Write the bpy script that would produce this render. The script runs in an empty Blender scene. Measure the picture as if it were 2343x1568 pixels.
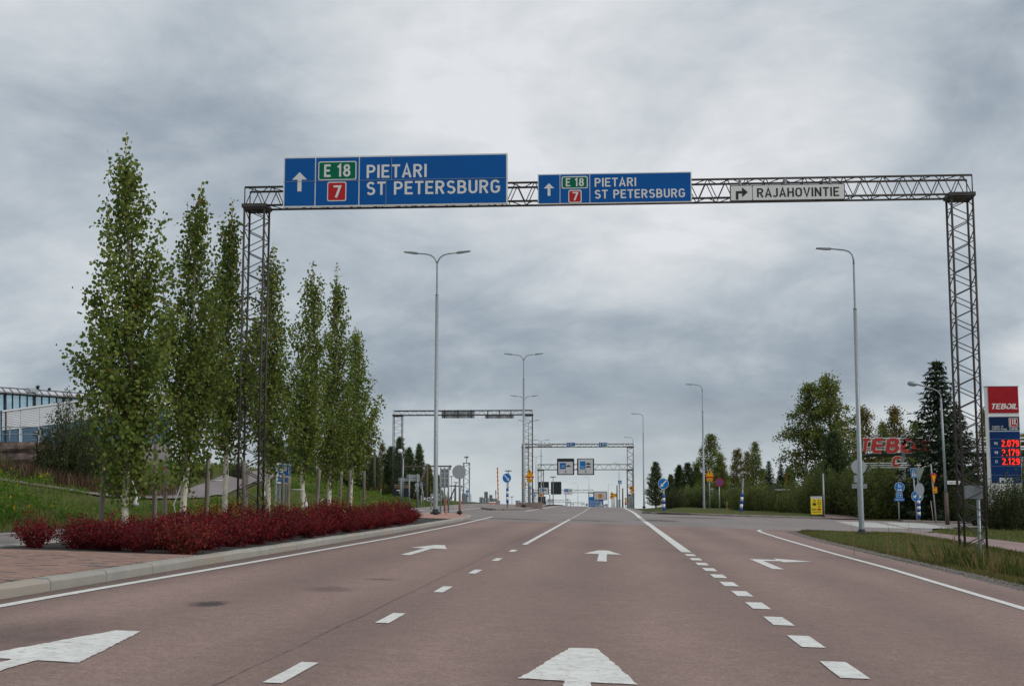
import bpy, math, random
import numpy as np
from mathutils import Vector, Matrix, Euler, noise

R = math.radians
random.seed(7)
SC = bpy.context.scene
COL = SC.collection

# ------------------------------------------------------------------ camera
FPX, CX, CY = 3140.0, 1171.0, 784.0          # focal length and centre in picture units (2342 x 1568)
PITCH = math.atan(379 / FPX)
YAW = math.atan(229 * math.cos(PITCH) / FPX)
cam = bpy.data.objects.new('camera', bpy.data.cameras.new('camera'))
COL.objects.link(cam)
cam.data.sensor_width = 36
cam.data.lens = 36 * FPX / 2342
cam.data.clip_start = 0.1
cam.data.clip_end = 12000
cam.location = (0, 0, 1.14)
cam.rotation_euler = (math.pi / 2 + PITCH, 0, YAW)
SC.camera = cam
CR = Euler(cam.rotation_euler).to_matrix()

def at(px, py, Y):
    """surveyed picture point -> world point at Y metres up the road"""
    d = CR @ Vector(((px - CX) / FPX, -(py - CY) / FPX, -1))
    t = Y / d.y
    return Vector((d.x * t, Y, 1.14 + d.z * t))

def m(px, Y):
    return px * Y / FPX

def survey(x0, y0, s):
    return lambda x, y: ((x0 + x / s) / 1.749, (y0 + y / s) / 1.749)
za, zb, zc = survey(0, 1400, 1.96), survey(900, 1500, 2.24), survey(1450, 1550, 2.851)
zd, ze, zf = survey(2000, 1650, 3.485), survey(2500, 1450, 2.24), survey(3000, 1400, 2.09)
zg, zh, zi = survey(3400, 1400, 1.5675), survey(0, 1500, 3.92), survey(1550, 1820, 5.8575)
zj, zk, zl = survey(1900, 1850, 5.8575), survey(2300, 1850, 7.467), survey(3200, 1850, 3.347)
zp = survey(3850, 1500, 3.484)

# ------------------------------------------------------------------ world, sun, exposure
SUN_AZ, SUN_EL = R(68), R(34)       # azimuth measured from -Y (behind the camera) towards +X
world = bpy.data.worlds.new('World')
SC.world = world
world.use_nodes = True
nt = world.node_tree
nt.nodes.clear()
def N(t, **kw):
    n = nt.nodes.new(t)
    for k, v in kw.items():
        setattr(n, k, v)
    return n
def L(a, b):
    nt.links.new(a, b)
def MATH(op, a, b=None, c=None, clamp=False):
    n = N('ShaderNodeMath', operation=op, use_clamp=clamp)
    for i, v in enumerate((a, b, c)):
        if v is None: continue
        if isinstance(v, (int, float)): n.inputs[i].default_value = v
        else: L(v, n.inputs[i])
    return n.outputs[0]
out = N('ShaderNodeOutputWorld')
sky = N('ShaderNodeTexSky', sky_type='NISHITA')
sky.sun_disc = False
sky.sun_elevation = SUN_EL
sky.sun_rotation = R(180) - SUN_AZ
bg_sky = N('ShaderNodeBackground'); bg_sky.inputs[1].default_value = 0.1
L(sky.outputs[0], bg_sky.inputs[0])
tc = N('ShaderNodeTexCoord')
sep = N('ShaderNodeSeparateXYZ'); L(tc.outputs['Generated'], sep.inputs[0])
zpos = MATH('MAXIMUM', sep.outputs[2], 0.0)
den = MATH('ADD', zpos, 0.36)
u = MATH('DIVIDE', sep.outputs[0], den)
v = MATH('DIVIDE', sep.outputs[1], den)
comb = N('ShaderNodeCombineXYZ'); L(u, comb.inputs[0]); L(v, comb.inputs[1])
comb.inputs[2].default_value = 3.7
def cnoise(scale, detail, rough, dist=0.0, off=(0, 0, 0)):
    mp = N('ShaderNodeMapping'); mp.inputs['Location'].default_value = off
    L(comb.outputs[0], mp.inputs[0])
    n = N('ShaderNodeTexNoise')
    n.inputs['Scale'].default_value = scale; n.inputs['Detail'].default_value = detail
    n.inputs['Roughness'].default_value = rough; n.inputs['Distortion'].default_value = dist
    L(mp.outputs[0], n.inputs['Vector'])
    return n.outputs[0]
n1 = cnoise(1.55, 9, 0.52, 0.0, (19.2, 17.44, 6.59))
n2 = cnoise(4.2, 10, 0.6, 0.3, (4.55, 6.61, 6.42))
nn = MATH('ADD', MATH('MULTIPLY', n1, 0.66), MATH('MULTIPLY', n2, 0.34))
nn = MATH('ADD', nn, MATH('MULTIPLY', MATH('MINIMUM', zpos, 0.45), 0.24))
ramp = N('ShaderNodeValToRGB'); L(nn, ramp.inputs[0])
cr = ramp.color_ramp
cr.elements[0].position = 0.40; cr.elements[0].color = (0.26, 0.31, 0.375, 1)
cr.elements[1].position = 0.69; cr.elements[1].color = (0.78, 0.795, 0.82, 1)
for p, c in ((0.475, (0.347, 0.403, 0.462)), (0.535, (0.458, 0.511, 0.562)), (0.605, (0.60, 0.641, 0.678))):
    e = cr.elements.new(p); e.color = (*c, 1)
# paler air low over the horizon
low = N('ShaderNodeMapRange'); L(zpos, low.inputs[0])
low.inputs[1].default_value = 0.0; low.inputs[2].default_value = 0.085
low.inputs[3].default_value = 0.75; low.inputs[4].default_value = 0.0
mixl = N('ShaderNodeMix', data_type='RGBA'); L(low.outputs[0], mixl.inputs[0])
L(ramp.outputs[0], mixl.inputs[6]); mixl.inputs[7].default_value = (0.62, 0.675, 0.69, 1)
bg_cl = N('ShaderNodeBackground'); L(mixl.outputs[2], bg_cl.inputs[0]); bg_cl.inputs[1].default_value = 1.0
mx = N('ShaderNodeMixShader'); mx.inputs[0].default_value = 0.94
L(bg_sky.outputs[0], mx.inputs[1]); L(bg_cl.outputs[0], mx.inputs[2]); L(mx.outputs[0], out.inputs[0])

sun = bpy.data.objects.new('sun', bpy.data.lights.new('sun', 'SUN'))
COL.objects.link(sun)
sun.data.energy = 1.45
sun.data.angle = R(14)
sun.data.color = (1, 0.95, 0.88)
sdir = Vector((math.sin(SUN_AZ) * math.cos(SUN_EL), -math.cos(SUN_AZ) * math.cos(SUN_EL), math.sin(SUN_EL)))
sun.rotation_euler = sdir.to_track_quat('Z', 'Y').to_euler()
sun.location = sdir * 60

SC.view_settings.view_transform = 'Standard'
SC.view_settings.look = 'None'
SC.view_settings.gamma = 1
SC.view_settings.use_curve_mapping = False
SC.view_settings.exposure = 0.0
SC.cycles.max_bounces = 5
SC.cycles.transparent_max_bounces = 12

# ------------------------------------------------------------------ materials
MATS = {}
def mat(name, col, rough=0.75, var=0.12, scale=3.0, col2=None, bump=0.0, bscale=60.0, metal=0.0,
        objrand=0.0, coord='P', emit=0.0, spec=0.4, detail=5, stretch=None):
    if name in MATS: return MATS[name]
    ma = bpy.data.materials.new(name); ma.use_nodes = True
    t = ma.node_tree; b = t.nodes['Principled BSDF']
    b.inputs['Roughness'].default_value = rough
    b.inputs['Metallic'].default_value = metal
    b.inputs['Specular IOR Level'].default_value = spec
    if coord == 'P':
        g = t.nodes.new('ShaderNodeNewGeometry'); co = g.outputs['Position']
    else:
        g = t.nodes.new('ShaderNodeTexCoord'); co = g.outputs['Object']
    if stretch:
        mp = t.nodes.new('ShaderNodeMapping'); mp.inputs['Scale'].default_value = stretch
        t.links.new(co, mp.inputs[0]); co = mp.outputs[0]
    n = t.nodes.new('ShaderNodeTexNoise'); n.inputs['Scale'].default_value = scale
    n.inputs['Detail'].default_value = detail; n.inputs['Roughness'].default_value = 0.6
    t.links.new(co, n.inputs['Vector'])
    r = t.nodes.new('ShaderNodeValToRGB'); t.links.new(n.outputs[0], r.inputs[0])
    c1 = [c * (1 - var) for c in col]
    c2 = col2 if col2 else [min(1, c * (1 + var)) for c in col]
    r.color_ramp.elements[0].position = 0.33; r.color_ramp.elements[0].color = (*c1, 1)
    r.color_ramp.elements[1].position = 0.67; r.color_ramp.elements[1].color = (*c2, 1)
    res = r.outputs[0]
    if objrand:
        oi = t.nodes.new('ShaderNodeObjectInfo')
        mr = t.nodes.new('ShaderNodeMapRange'); t.links.new(oi.outputs['Random'], mr.inputs[0])
        mr.inputs[3].default_value = 1 - objrand; mr.inputs[4].default_value = 1 + objrand
        hs = t.nodes.new('ShaderNodeHueSaturation'); t.links.new(res, hs.inputs['Color'])
        t.links.new(mr.outputs[0], hs.inputs['Value']); res = hs.outputs[0]
    t.links.new(res, b.inputs['Base Color'])
    if bump:
        bn = t.nodes.new('ShaderNodeTexNoise'); bn.inputs['Scale'].default_value = bscale; bn.inputs['Detail'].default_value = 4
        t.links.new(co, bn.inputs['Vector'])
        bp = t.nodes.new('ShaderNodeBump'); bp.inputs['Strength'].default_value = bump; bp.inputs['Distance'].default_value = 0.02
        t.links.new(bn.outputs[0], bp.inputs['Height']); t.links.new(bp.outputs[0], b.inputs['Normal'])
    if emit:
        t.links.new(res, b.inputs['Emission Color']); b.inputs['Emission Strength'].default_value = emit
    MATS[name] = ma
    return ma

def asphalt(name, col, tracks=False, speck=0.28):
    """road surface: broad stains, aggregate speckle, fine relief and polished wheel tracks"""
    ma = bpy.data.materials.new(name); ma.use_nodes = True
    t = ma.node_tree; b = t.nodes['Principled BSDF']; lk = t.links.new
    g = t.nodes.new('ShaderNodeNewGeometry'); co = g.outputs['Position']
    def nz(scale, det, rough=0.6, st=None):
        c = co
        if st:
            mp = t.nodes.new('ShaderNodeMapping'); mp.inputs['Scale'].default_value = st; lk(co, mp.inputs[0]); c = mp.outputs[0]
        n = t.nodes.new('ShaderNodeTexNoise'); n.inputs['Scale'].default_value = scale
        n.inputs['Detail'].default_value = det; n.inputs['Roughness'].default_value = rough; lk(c, n.inputs['Vector'])
        return n.outputs[0]
    def mr(v, a, bb, c, d):
        x = t.nodes.new('ShaderNodeMapRange'); lk(v, x.inputs[0])
        for i, q in enumerate((a, bb, c, d)): x.inputs[i + 1].default_value = q
        return x.outputs[0]
    def mul(a, bb):
        x = t.nodes.new('ShaderNodeMath'); x.operation = 'MULTIPLY'; lk(a, x.inputs[0]); lk(bb, x.inputs[1]); return x.outputs[0]
    f = mul(mr(nz(0.5, 4, 0.6, (1, 0.25, 1)), 0.3, 0.7, 0.86, 1.12), mr(nz(5, 6), 0.3, 0.7, 0.90, 1.10))
    f = mul(f, mr(nz(26, 4, 0.85), 0.3, 0.7, 1 - speck * 0.8, 1 + speck * 0.8))
    f = mul(f, mr(nz(75, 3, 0.8), 0.25, 0.75, 1 - speck, 1 + speck))
    f = mul(f, mr(nz(230, 2, 0.8), 0.3, 0.75, 1 - speck * 0.6, 1 + speck * 0.9))
    if tracks:
        sp = t.nodes.new('ShaderNodeSeparateXYZ'); lk(co, sp.inputs[0])
        w = t.nodes.new('ShaderNodeMath'); w.operation = 'SINE'
        k = t.nodes.new('ShaderNodeMath'); k.operation = 'MULTIPLY_ADD'; lk(sp.outputs[0], k.inputs[0])
        k.inputs[1].default_value = 2 * math.pi / 1.78; k.inputs[2].default_value = -0.35
        lk(k.outputs[0], w.inputs[0])
        f = mul(f, mr(w.outputs[0], -1, 1, 0.90, 1.08))
        # surface colour gets darker towards the left kerb
        gk = mr(sp.outputs[0], -5.7, -4.9, 0.66, 1.0)
        f = mul(f, gk)
    vm = t.nodes.new('ShaderNodeVectorMath'); vm.operation = 'SCALE'
    vm.inputs[0].default_value = col; lk(f, vm.inputs['Scale'])
    lk(vm.outputs[0], b.inputs['Base Color'])
    b.inputs['Roughness'].default_value = 0.82; b.inputs['Specular IOR Level'].default_value = 0.35
    bp = t.nodes.new('ShaderNodeBump'); bp.inputs['Strength'].default_value = 0.55; bp.inputs['Distance'].default_value = 0.006
    lk(nz(110, 3, 0.7), bp.inputs['Height']); lk(bp.outputs[0], b.inputs['Normal'])
    MATS[name] = ma
    return ma

def leafmat(name, col, var=0.25, trans=0.46, scale=9.0, objrand=0.12, gloss=0.0):
    if name in MATS: return MATS[name]
    ma = bpy.data.materials.new(name); ma.use_nodes = True
    t = ma.node_tree; t.nodes.clear(); lk = t.links.new
    o = t.nodes.new('ShaderNodeOutputMaterial')
    g = t.nodes.new('ShaderNodeNewGeometry')
    n = t.nodes.new('ShaderNodeTexNoise'); n.inputs['Scale'].default_value = scale; n.inputs['Detail'].default_value = 3
    lk(g.outputs['Position'], n.inputs['Vector'])
    oi = t.nodes.new('ShaderNodeObjectInfo')
    r1 = t.nodes.new('ShaderNodeMapRange'); lk(n.outputs[0], r1.inputs[0])
    r1.inputs[1].default_value = 0.3; r1.inputs[2].default_value = 0.7; r1.inputs[3].default_value = 1 - var; r1.inputs[4].default_value = 1 + var
    r2 = t.nodes.new('ShaderNodeMapRange'); lk(oi.outputs['Random'], r2.inputs[0]); r2.inputs[3].default_value = 1 - objrand; r2.inputs[4].default_value = 1 + objrand
    mu = t.nodes.new('ShaderNodeMath'); mu.operation = 'MULTIPLY'; lk(r1.outputs[0], mu.inputs[0]); lk(r2.outputs[0], mu.inputs[1])
    vm = t.nodes.new('ShaderNodeVectorMath'); vm.operation = 'SCALE'; vm.inputs[0].default_value = col; lk(mu.outputs[0], vm.inputs['Scale'])
    d = t.nodes.new('ShaderNodeBsdfPrincipled'); d.inputs['Roughness'].default_value = 0.55
    d.inputs['Specular IOR Level'].default_value = 0.16 + gloss
    tr = t.nodes.new('ShaderNodeBsdfTranslucent')
    lk(vm.outputs[0], d.inputs['Base Color']); lk(vm.outputs[0], tr.inputs[0])
    mxs = t.nodes.new('ShaderNodeMixShader'); mxs.inputs[0].default_value = trans
    lk(d.outputs[0], mxs.inputs[1]); lk(tr.outputs[0], mxs.inputs[2]); lk(mxs.outputs[0], o.inputs[0])
    MATS[name] = ma
    return ma

red_asphalt = asphalt('red asphalt', (0.230, 0.156, 0.135), tracks=True, speck=0.42)
grey_asphalt = asphalt('grey asphalt', (0.222, 0.193, 0.185), speck=0.22)
path_asphalt = asphalt('path asphalt', (0.27, 0.19, 0.178), speck=0.2)
drive_asphalt = asphalt('drive asphalt', (0.19, 0.165, 0.165), speck=0.2)
paint = mat('road paint', (0.68, 0.69, 0.66), 0.65, 0.12, 7, bump=0.4, bscale=90)
def wear(ma):
    t = ma.node_tree; b = t.nodes['Principled BSDF']; src = b.inputs['Base Color'].links[0].from_socket
    g = t.nodes.new('ShaderNodeNewGeometry'); n = t.nodes.new('ShaderNodeTexNoise'); n.inputs['Scale'].default_value = 16; n.inputs['Detail'].default_value = 9; n.inputs['Roughness'].default_value = 0.75
    t.links.new(g.outputs['Position'], n.inputs['Vector'])
    r = t.nodes.new('ShaderNodeValToRGB'); t.links.new(n.outputs[0], r.inputs[0])
    r.color_ramp.elements[0].position = 0.33; r.color_ramp.elements[0].color = (1, 1, 1, 1); r.color_ramp.elements[1].position = 0.47; r.color_ramp.elements[1].color = (0, 0, 0, 1)
    mx_ = t.nodes.new('ShaderNodeMix'); mx_.data_type = 'RGBA'; t.links.new(r.outputs[0], mx_.inputs[0]); t.links.new(src, mx_.inputs[6]); mx_.inputs[7].default_value = (0.33, 0.28, 0.26, 1)
    t.links.new(mx_.outputs[2], b.inputs['Base Color'])
wear(paint)
granite = mat('granite', (0.33, 0.33, 0.31), 0.75, 0.12, 2.6, col2=(0.37, 0.345, 0.30), bump=0.6, bscale=55, objrand=0.05, detail=9)
rust_gran = mat('stained granite', (0.34, 0.335, 0.315), 0.75, 0.12, 3.0, col2=(0.36, 0.30, 0.235), bump=0.6, bscale=55, objrand=0.05, detail=9)
brick_m = [mat('brick red', (0.255, 0.16, 0.128), 0.85, 0.12, 8, bump=0.3), mat('brick pale', (0.30, 0.19, 0.152), 0.85, 0.12, 8, bump=0.3),
           mat('brick dark', (0.115, 0.092, 0.095), 0.85, 0.15, 8, bump=0.3)]
paver_m = mat('red pavers', (0.38, 0.215, 0.175), 0.85, 0.2, 6, bump=0.4)
soil = mat('bark mulch', (0.035, 0.032, 0.03), 0.95, 0.5, 30, bump=1.0, bscale=60)
gravel_m = mat('gravel', (0.13, 0.115, 0.11), 0.95, 0.55, 28, bump=1.0, bscale=40)
steel_dark = mat('weathered brown steel', (0.062, 0.056, 0.054), 0.6, 0.25, 6, metal=0.3)
galv = mat('galvanised steel', (0.29, 0.325, 0.345), 0.5, 0.15, 14, metal=0.45)
galv_d = mat('grey galvanised steel', (0.23, 0.25, 0.265), 0.55, 0.12, 10, metal=0.35)
sign_back = mat('sign back grey', (0.31, 0.345, 0.365), 0.6, 0.06, 3)
black = mat('black rubber', (0.02, 0.02, 0.022), 0.7)
dark = mat('dark panel', (0.018, 0.024, 0.03), 0.5)
white = mat('white film', (0.72, 0.73, 0.72), 0.65, 0.03, 2)
offwhite = mat('white sign film', (0.70, 0.71, 0.70), 0.65, 0.04, 2, spec=0.15)
blue = mat('blue sign film', (0.004, 0.095, 0.34), 0.65, 0.06, 1.5, spec=0.15)
blue2 = mat('light blue sign film', (0.012, 0.165, 0.47), 0.65, 0.06, 2, spec=0.15)
green = mat('green sign film', (0.0, 0.145, 0.075), 0.65, 0.05, 2, spec=0.15)
red = mat('red sign film', (0.47, 0.022, 0.028), 0.65, 0.05, 2, spec=0.15)
yellow = mat('yellow sign film', (0.78, 0.37, 0.012), 0.65, 0.05, 2, spec=0.15)
orange_p = mat('orange plastic', (0.72, 0.10, 0.03), 0.5)
wood = mat('grey weathered wood', (0.20, 0.175, 0.155), 0.9, 0.3, 12, bump=0.6, bscale=40, coord='O', stretch=(1, 1, 0.12), objrand=0.15)
dwood = mat('brown pole wood', (0.11, 0.085, 0.07), 0.9, 0.25, 12, coord='O', stretch=(1, 1, 0.1))
bark_w = mat('aspen bark', (0.56, 0.54, 0.44), 0.8, 0.2, 9, bump=0.4, bscale=30, coord='O')
bark_b = mat('dark bark', (0.06, 0.05, 0.042), 0.9, 0.3, 10)
twig_m = mat('twig bark', (0.10, 0.075, 0.055), 0.9, 0.3, 10)
tape = mat('white tie tape', (0.62, 0.62, 0.62), 0.6)

# ------------------------------------------------------------------ mesh helpers
class MB:
    def __init__(s): s.v, s.f, s.mi = [], [], []
    def poly(s, pts, mi=0):
        b = len(s.v); s.v += [tuple(p) for p in pts]; s.f.append(tuple(range(b, b + len(pts)))); s.mi.append(mi); return s
    def box(s, x0, x1, y0, y1, z0, z1, mi=0):
        b = len(s.v)
        s.v += [(x0, y0, z0), (x1, y0, z0), (x1, y1, z0), (x0, y1, z0), (x0, y0, z1), (x1, y0, z1), (x1, y1, z1), (x0, y1, z1)]
        for q in ((0, 3, 2, 1), (4, 5, 6, 7), (0, 1, 5, 4), (1, 2, 6, 5), (2, 3, 7, 6), (3, 0, 4, 7)):
            s.f.append(tuple(b + i for i in q)); s.mi.append(mi)
        return s
    def cbox(s, c, sx, sy, sz, mi=0):
        return s.box(c[0] - sx / 2, c[0] + sx / 2, c[1] - sy / 2, c[1] + sy / 2, c[2] - sz / 2, c[2] + sz / 2, mi)
    def tube(s, pts, r, n=8, mi=0, cap=True):
        pts = [Vector(p) for p in pts]; k = len(pts)
        rs = r if isinstance(r, (list, tuple)) else [r] * k
        b = len(s.v); ref = None
        for i, p in enumerate(pts):
            d = (pts[min(i + 1, k - 1)] - pts[max(i - 1, 0)])
            if d.length < 1e-9: d = Vector((0, 0, 1))
            d.normalize()
            if ref is None:
                ref = Vector((1, 0, 0)) if abs(d.x) < 0.8 else Vector((0, 1, 0))
            a = (ref - d * ref.dot(d))
            if a.length < 1e-6: a = d.orthogonal()
            a.normalize(); ref = a; c = d.cross(a)
            for j in range(n):
                th = 2 * math.pi * j / n
                q = p + (a * math.cos(th) + c * math.sin(th)) * rs[i]
                s.v.append(tuple(q))
        for i in range(k - 1):
            for j in range(n):
                s.f.append((b + i * n + j, b + i * n + (j + 1) % n, b + (i + 1) * n + (j + 1) % n, b + (i + 1) * n + j)); s.mi.append(mi)
        if cap:
            s.f.append(tuple(b + j for j in reversed(range(n)))); s.mi.append(mi)
            s.f.append(tuple(b + (k - 1) * n + j for j in range(n))); s.mi.append(mi)
        return s
    def prism(s, pl, y0, y1, mi=0):
        """outline in x,z extruded from y0 (front, towards -Y) to y1"""
        a = sum(pl[i][0] * pl[(i + 1) % len(pl)][1] - pl[(i + 1) % len(pl)][0] * pl[i][1] for i in range(len(pl)))
        if a < 0: pl = pl[::-1]
        n = len(pl); b = len(s.v)
        s.v += [(x, y0, z) for x, z in pl] + [(x, y1, z) for x, z in pl]
        s.f.append(tuple(range(b, b + n))); s.mi.append(mi)
        s.f.append(tuple(range(b + 2 * n - 1, b + n - 1, -1))); s.mi.append(mi)
        for i in range(n):
            j = (i + 1) % n
            s.f.append((b + j, b + i, b + n + i, b + n + j)); s.mi.append(mi)
        return s
    def mesh(s, name, mats):
        me = bpy.data.meshes.new(name); me.from_pydata(s.v, [], s.f)
        for q in (mats if isinstance(mats, (list, tuple)) else [mats]): me.materials.append(q)
        if any(s.mi): me.polygons.foreach_set('material_index', s.mi)
        me.update(); return me
    def build(s, name, mats, parent=None, smooth=False, loc=(0, 0, 0), rz=0):
        me = s.mesh(name, mats)
        if smooth: me.polygons.foreach_set('use_smooth', [True] * len(me.polygons))
        return put(name, me, parent, loc, rz)

def put(name, me, parent=None, loc=(0, 0, 0), rz=0, scale=None):
    o = bpy.data.objects.new(name, me); COL.objects.link(o)
    o.location = loc; o.rotation_euler = (0, 0, rz)
    if scale: o.scale = scale if isinstance(scale, (tuple, list)) else (scale,) * 3
    if parent: o.parent = parent
    return o
def tag(o, label=None, cat=None, group=None, kind=None):
    if label: o['label'] = label
    if cat: o['category'] = cat
    if group: o['group'] = group
    if kind: o['kind'] = kind
    return o
def thing(name, label, cat, loc, rz=0, group=None):
    o = bpy.data.objects.new(name, None); COL.objects.link(o); o.empty_display_size = 0.2
    o.location = loc; o.rotation_euler = (0, 0, rz)
    return tag(o, label, cat, group)
def copy_tree(o, parent=None):
    c = o.copy(); COL.objects.link(c); c.parent = parent
    for ch in list(o.children): copy_tree(ch, c)
    return c

def cloud(name, V, k, mi, mats):
    """many k-sided faces at once: V is (n*k,3)"""
    n = len(V) // k
    me = bpy.data.meshes.new(name)
    me.vertices.add(n * k); me.vertices.foreach_set('co', np.asarray(V, dtype=np.float32).ravel())
    me.loops.add(n * k); me.loops.foreach_set('vertex_index', np.arange(n * k, dtype=np.int32))
    me.polygons.add(n); me.polygons.foreach_set('loop_start', np.arange(0, n * k, k, dtype=np.int32))
    me.polygons.foreach_set('loop_total', np.full(n, k, dtype=np.int32))
    for q in mats: me.materials.append(q)
    if mi is not None: me.polygons.foreach_set('material_index', np.asarray(mi, dtype=np.int32))
    me.update(calc_edges=True); me.validate()
    return me
LEAF = {4: np.array([(0, 0), (0.5, 0.42), (0, 1), (-0.5, 0.42)]),
        6: np.array([(0, 0), (0.42, 0.18), (0.5, 0.55), (0.0, 1.0), (-0.5, 0.55), (-0.42, 0.18)])}
def leaves(C, size, rng, k=4, aspect=1.0, axis=None, spread=1.0):
    """leaf polygons at centres C; axis: preferred growing direction per leaf"""
    n = len(C)
    a = rng.normal(size=(n, 3))
    if axis is not None: a = axis + a * spread
    a /= np.linalg.norm(a, axis=1)[:, None] + 1e-9
    b = rng.normal(size=(n, 3)); b -= a * (a * b).sum(1)[:, None]; b /= np.linalg.norm(b, axis=1)[:, None] + 1e-9
    sz = size * rng.uniform(0.7, 1.25, n)
    T = LEAF[k]
    V = C[:, None, :] + b[:, None, :] * (T[None, :, 0, None] * sz[:, None, None] * aspect) + a[:, None, :] * ((T[None, :, 1, None] - 0.5) * sz[:, None, None])
    return V.reshape(-1, 3)

# ------------------------------------------------------------------ lie of the land
SLOPE, CROSS = 0.0089, 0.03
def base(Y):
    if Y < 130: return SLOPE * Y
    z = SLOPE * 130
    if Y < 190:
        t = Y - 130; return z + SLOPE * t - 0.5 * (SLOPE + 0.005) / 60 * t * t
    z += SLOPE * 60 - 0.5 * (SLOPE + 0.005) / 60 * 3600
    return z - 0.005 * (Y - 190)
def zr(X, Y):
    return base(Y) - CROSS * max(-16.0, min(38.0, X))
def ss(a, b, x):
    t = max(0.0, min(1.0, (x - a) / (b - a))); return t * t * (3 - 2 * t)
def left_edge(Y):                    # left edge of the far carriageway
    return -12.9 - 1.4 * ss(80, 150, Y)
SIDE_NEAR = [(5.5, 56), (9, 57.6), (11.5, 58.5), (13.8, 61), (16, 71), (19, 78), (30, 91), (45, 101), (80, 122)]
def interp(tab, x):
    if x <= tab[0][0]: return tab[0][1]
    for (a, b), (c, d) in zip(tab, tab[1:]):
        if x <= c: return b + (d - b) * (x - a) / (c - a)
    return tab[-1][1]
def side_near(X): return interp(SIDE_NEAR, X)
def side_far(X): return interp([(2.0, 97.5), (16, 98.5), (24, 100), (32, 105), (45, 115), (80, 138)], X)
def bank(X, Y):
    """height of the ground over the road plane"""
    le = left_edge(Y)
    if X < le - 0.3:
        uu = le - 0.3 - X
        amp = 1 - 0.80 * ss(82, 128, Y)
        amp *= 0.35 + 0.65 * ss(8, 30, Y)
        h = (0.165 + 0.10 * ss(52, 74, Y)) * min(uu, 9.0) + 0.03 * max(0, min(uu - 9.0, 30))
        h = h * amp + 0.12 * noise.noise((X * 0.35, Y * 0.25, 1.3)) * ss(0, 3, uu)
        return h
    if X > 6.0 and Y < side_near(X) - 0.5:
        k = ss(6.0, 7.5, X) * (1 - ss(9.6, 11.0, X)) * (1 - ss(46, 54, Y))
        bump_ = 0.06 * noise.noise((X * 0.8, Y * 0.5, 4)) * ss(6.1, 7, X) * (1 - ss(10, 11, X))
        far = ss(13.8, 16, X) * 0.05 * noise.noise((X * 0.4, Y * 0.3, 2))
        return -0.16 * k + bump_ + far
    if X > 2.0 and Y > side_far(X) + 2.5:
        return 0.28 * ss(2.5, 9, Y - side_far(X)) * ss(3, 7, X) * (1 - ss(18, 26, X)) + 0.1 * noise.noise((X * 0.3, Y * 0.2, 7))
    return 0.0
def paved(X, Y):
    if left_edge(Y) - 0.2 < X < 5.7 + 0.012 * max(0, 40 - Y) * 0: return True
    if X >= 5.0 and side_near(X) - 0.8 < Y < side_far(X) + 2.2: return True
    if 10.4 < X < 14.0 and Y < 62: return True
    return False
def gz(X, Y):
    return zr(X, Y) + bank(X, Y)

def sheet(rows, off, name, ma, parent=None, zf=zr):
    """strip surface: rows = list of lists of (X, Y), all rows equally long"""
    b = MB()
    for r in rows: b.v += [(x, y, zf(x, y) + off) for x, y in r]
    k = len(rows[0])
    for i in range(len(rows) - 1):
        for j in range(k - 1):
            b.f.append((i * k + j, i * k + j + 1, (i + 1) * k + j + 1, (i + 1) * k + j)); b.mi.append(0)
    return b.build(name, ma, parent)
def lin(a, b, n): return [a + (b - a) * i / (n - 1) for i in range(n)]
# ------------------------------------------------------------------ ground
def grow(a, b, step, far):
    r = list(np.arange(a, b + 1e-6, step)); s = step; x = b; y = a; hi, lo = [], []
    while x < far: s *= 1.28; x += s; y -= s; hi.append(x); lo.append(y)
    return lo[::-1] + r + hi
XS = grow(-45, 45, 0.75, 2600)
YS = [q for q in grow(-20, 210, 1.0, 5000) if q > -160]
def ground_mat():
    ma = bpy.data.materials.new('rough grass ground'); ma.use_nodes = True
    t = ma.node_tree; b = t.nodes['Principled BSDF']; lk = t.links.new
    g = t.nodes.new('ShaderNodeNewGeometry'); co = g.outputs['Position']
    def nz(s, d, r=0.6):
        n = t.nodes.new('ShaderNodeTexNoise'); n.inputs['Scale'].default_value = s; n.inputs['Detail'].default_value = d
        n.inputs['Roughness'].default_value = r; lk(co, n.inputs['Vector']); return n.outputs[0]
    r1 = t.nodes.new('ShaderNodeValToRGB'); lk(nz(0.55, 6, 0.7), r1.inputs[0])
    r1.color_ramp.elements[0].position = 0.32; r1.color_ramp.elements[0].color = (0.115, 0.088, 0.045, 1)
    r1.color_ramp.elements[1].position = 0.62; r1.color_ramp.elements[1].color = (0.085, 0.125, 0.028, 1)
    e = r1.color_ramp.elements.new(0.46); e.color = (0.095, 0.098, 0.034, 1)
    r2 = t.nodes.new('ShaderNodeMapRange'); lk(nz(14, 6, 0.8), r2.inputs[0])
    r2.inputs[1].default_value = 0.3; r2.inputs[2].default_value = 0.7; r2.inputs[3].default_value = 0.45; r2.inputs[4].default_value = 1.35
    vm = t.nodes.new('ShaderNodeVectorMath'); vm.operation = 'SCALE'; lk(r1.outputs[0], vm.inputs[0]); lk(r2.outputs[0], vm.inputs['Scale'])
    lk(vm.outputs[0], b.inputs['Base Color']); b.inputs['Roughness'].default_value = 0.95; b.inputs['Specular IOR Level'].default_value = 0.1
    bp = t.nodes.new('ShaderNodeBump'); bp.inputs['Strength'].default_value = 0.9; bp.inputs['Distance'].default_value = 0.06
    lk(nz(18, 5, 0.7), bp.inputs['Height']); lk(bp.outputs[0], b.inputs['Normal'])
    return ma
gb = MB()
for y in YS:
    for x in XS:
        z = gz(x, y)
        if paved(x, y): z -= 0.09
        gb.v.append((x, y, z))
nx = len(XS)
for i in range(len(YS) - 1):
    for j in range(nx - 1):
        gb.f.append((i * nx + j, i * nx + j + 1, (i + 1) * nx + j + 1, (i + 1) * nx + j)); gb.mi.append(0)
ground = gb.build('ground', ground_mat(), smooth=True)
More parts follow.
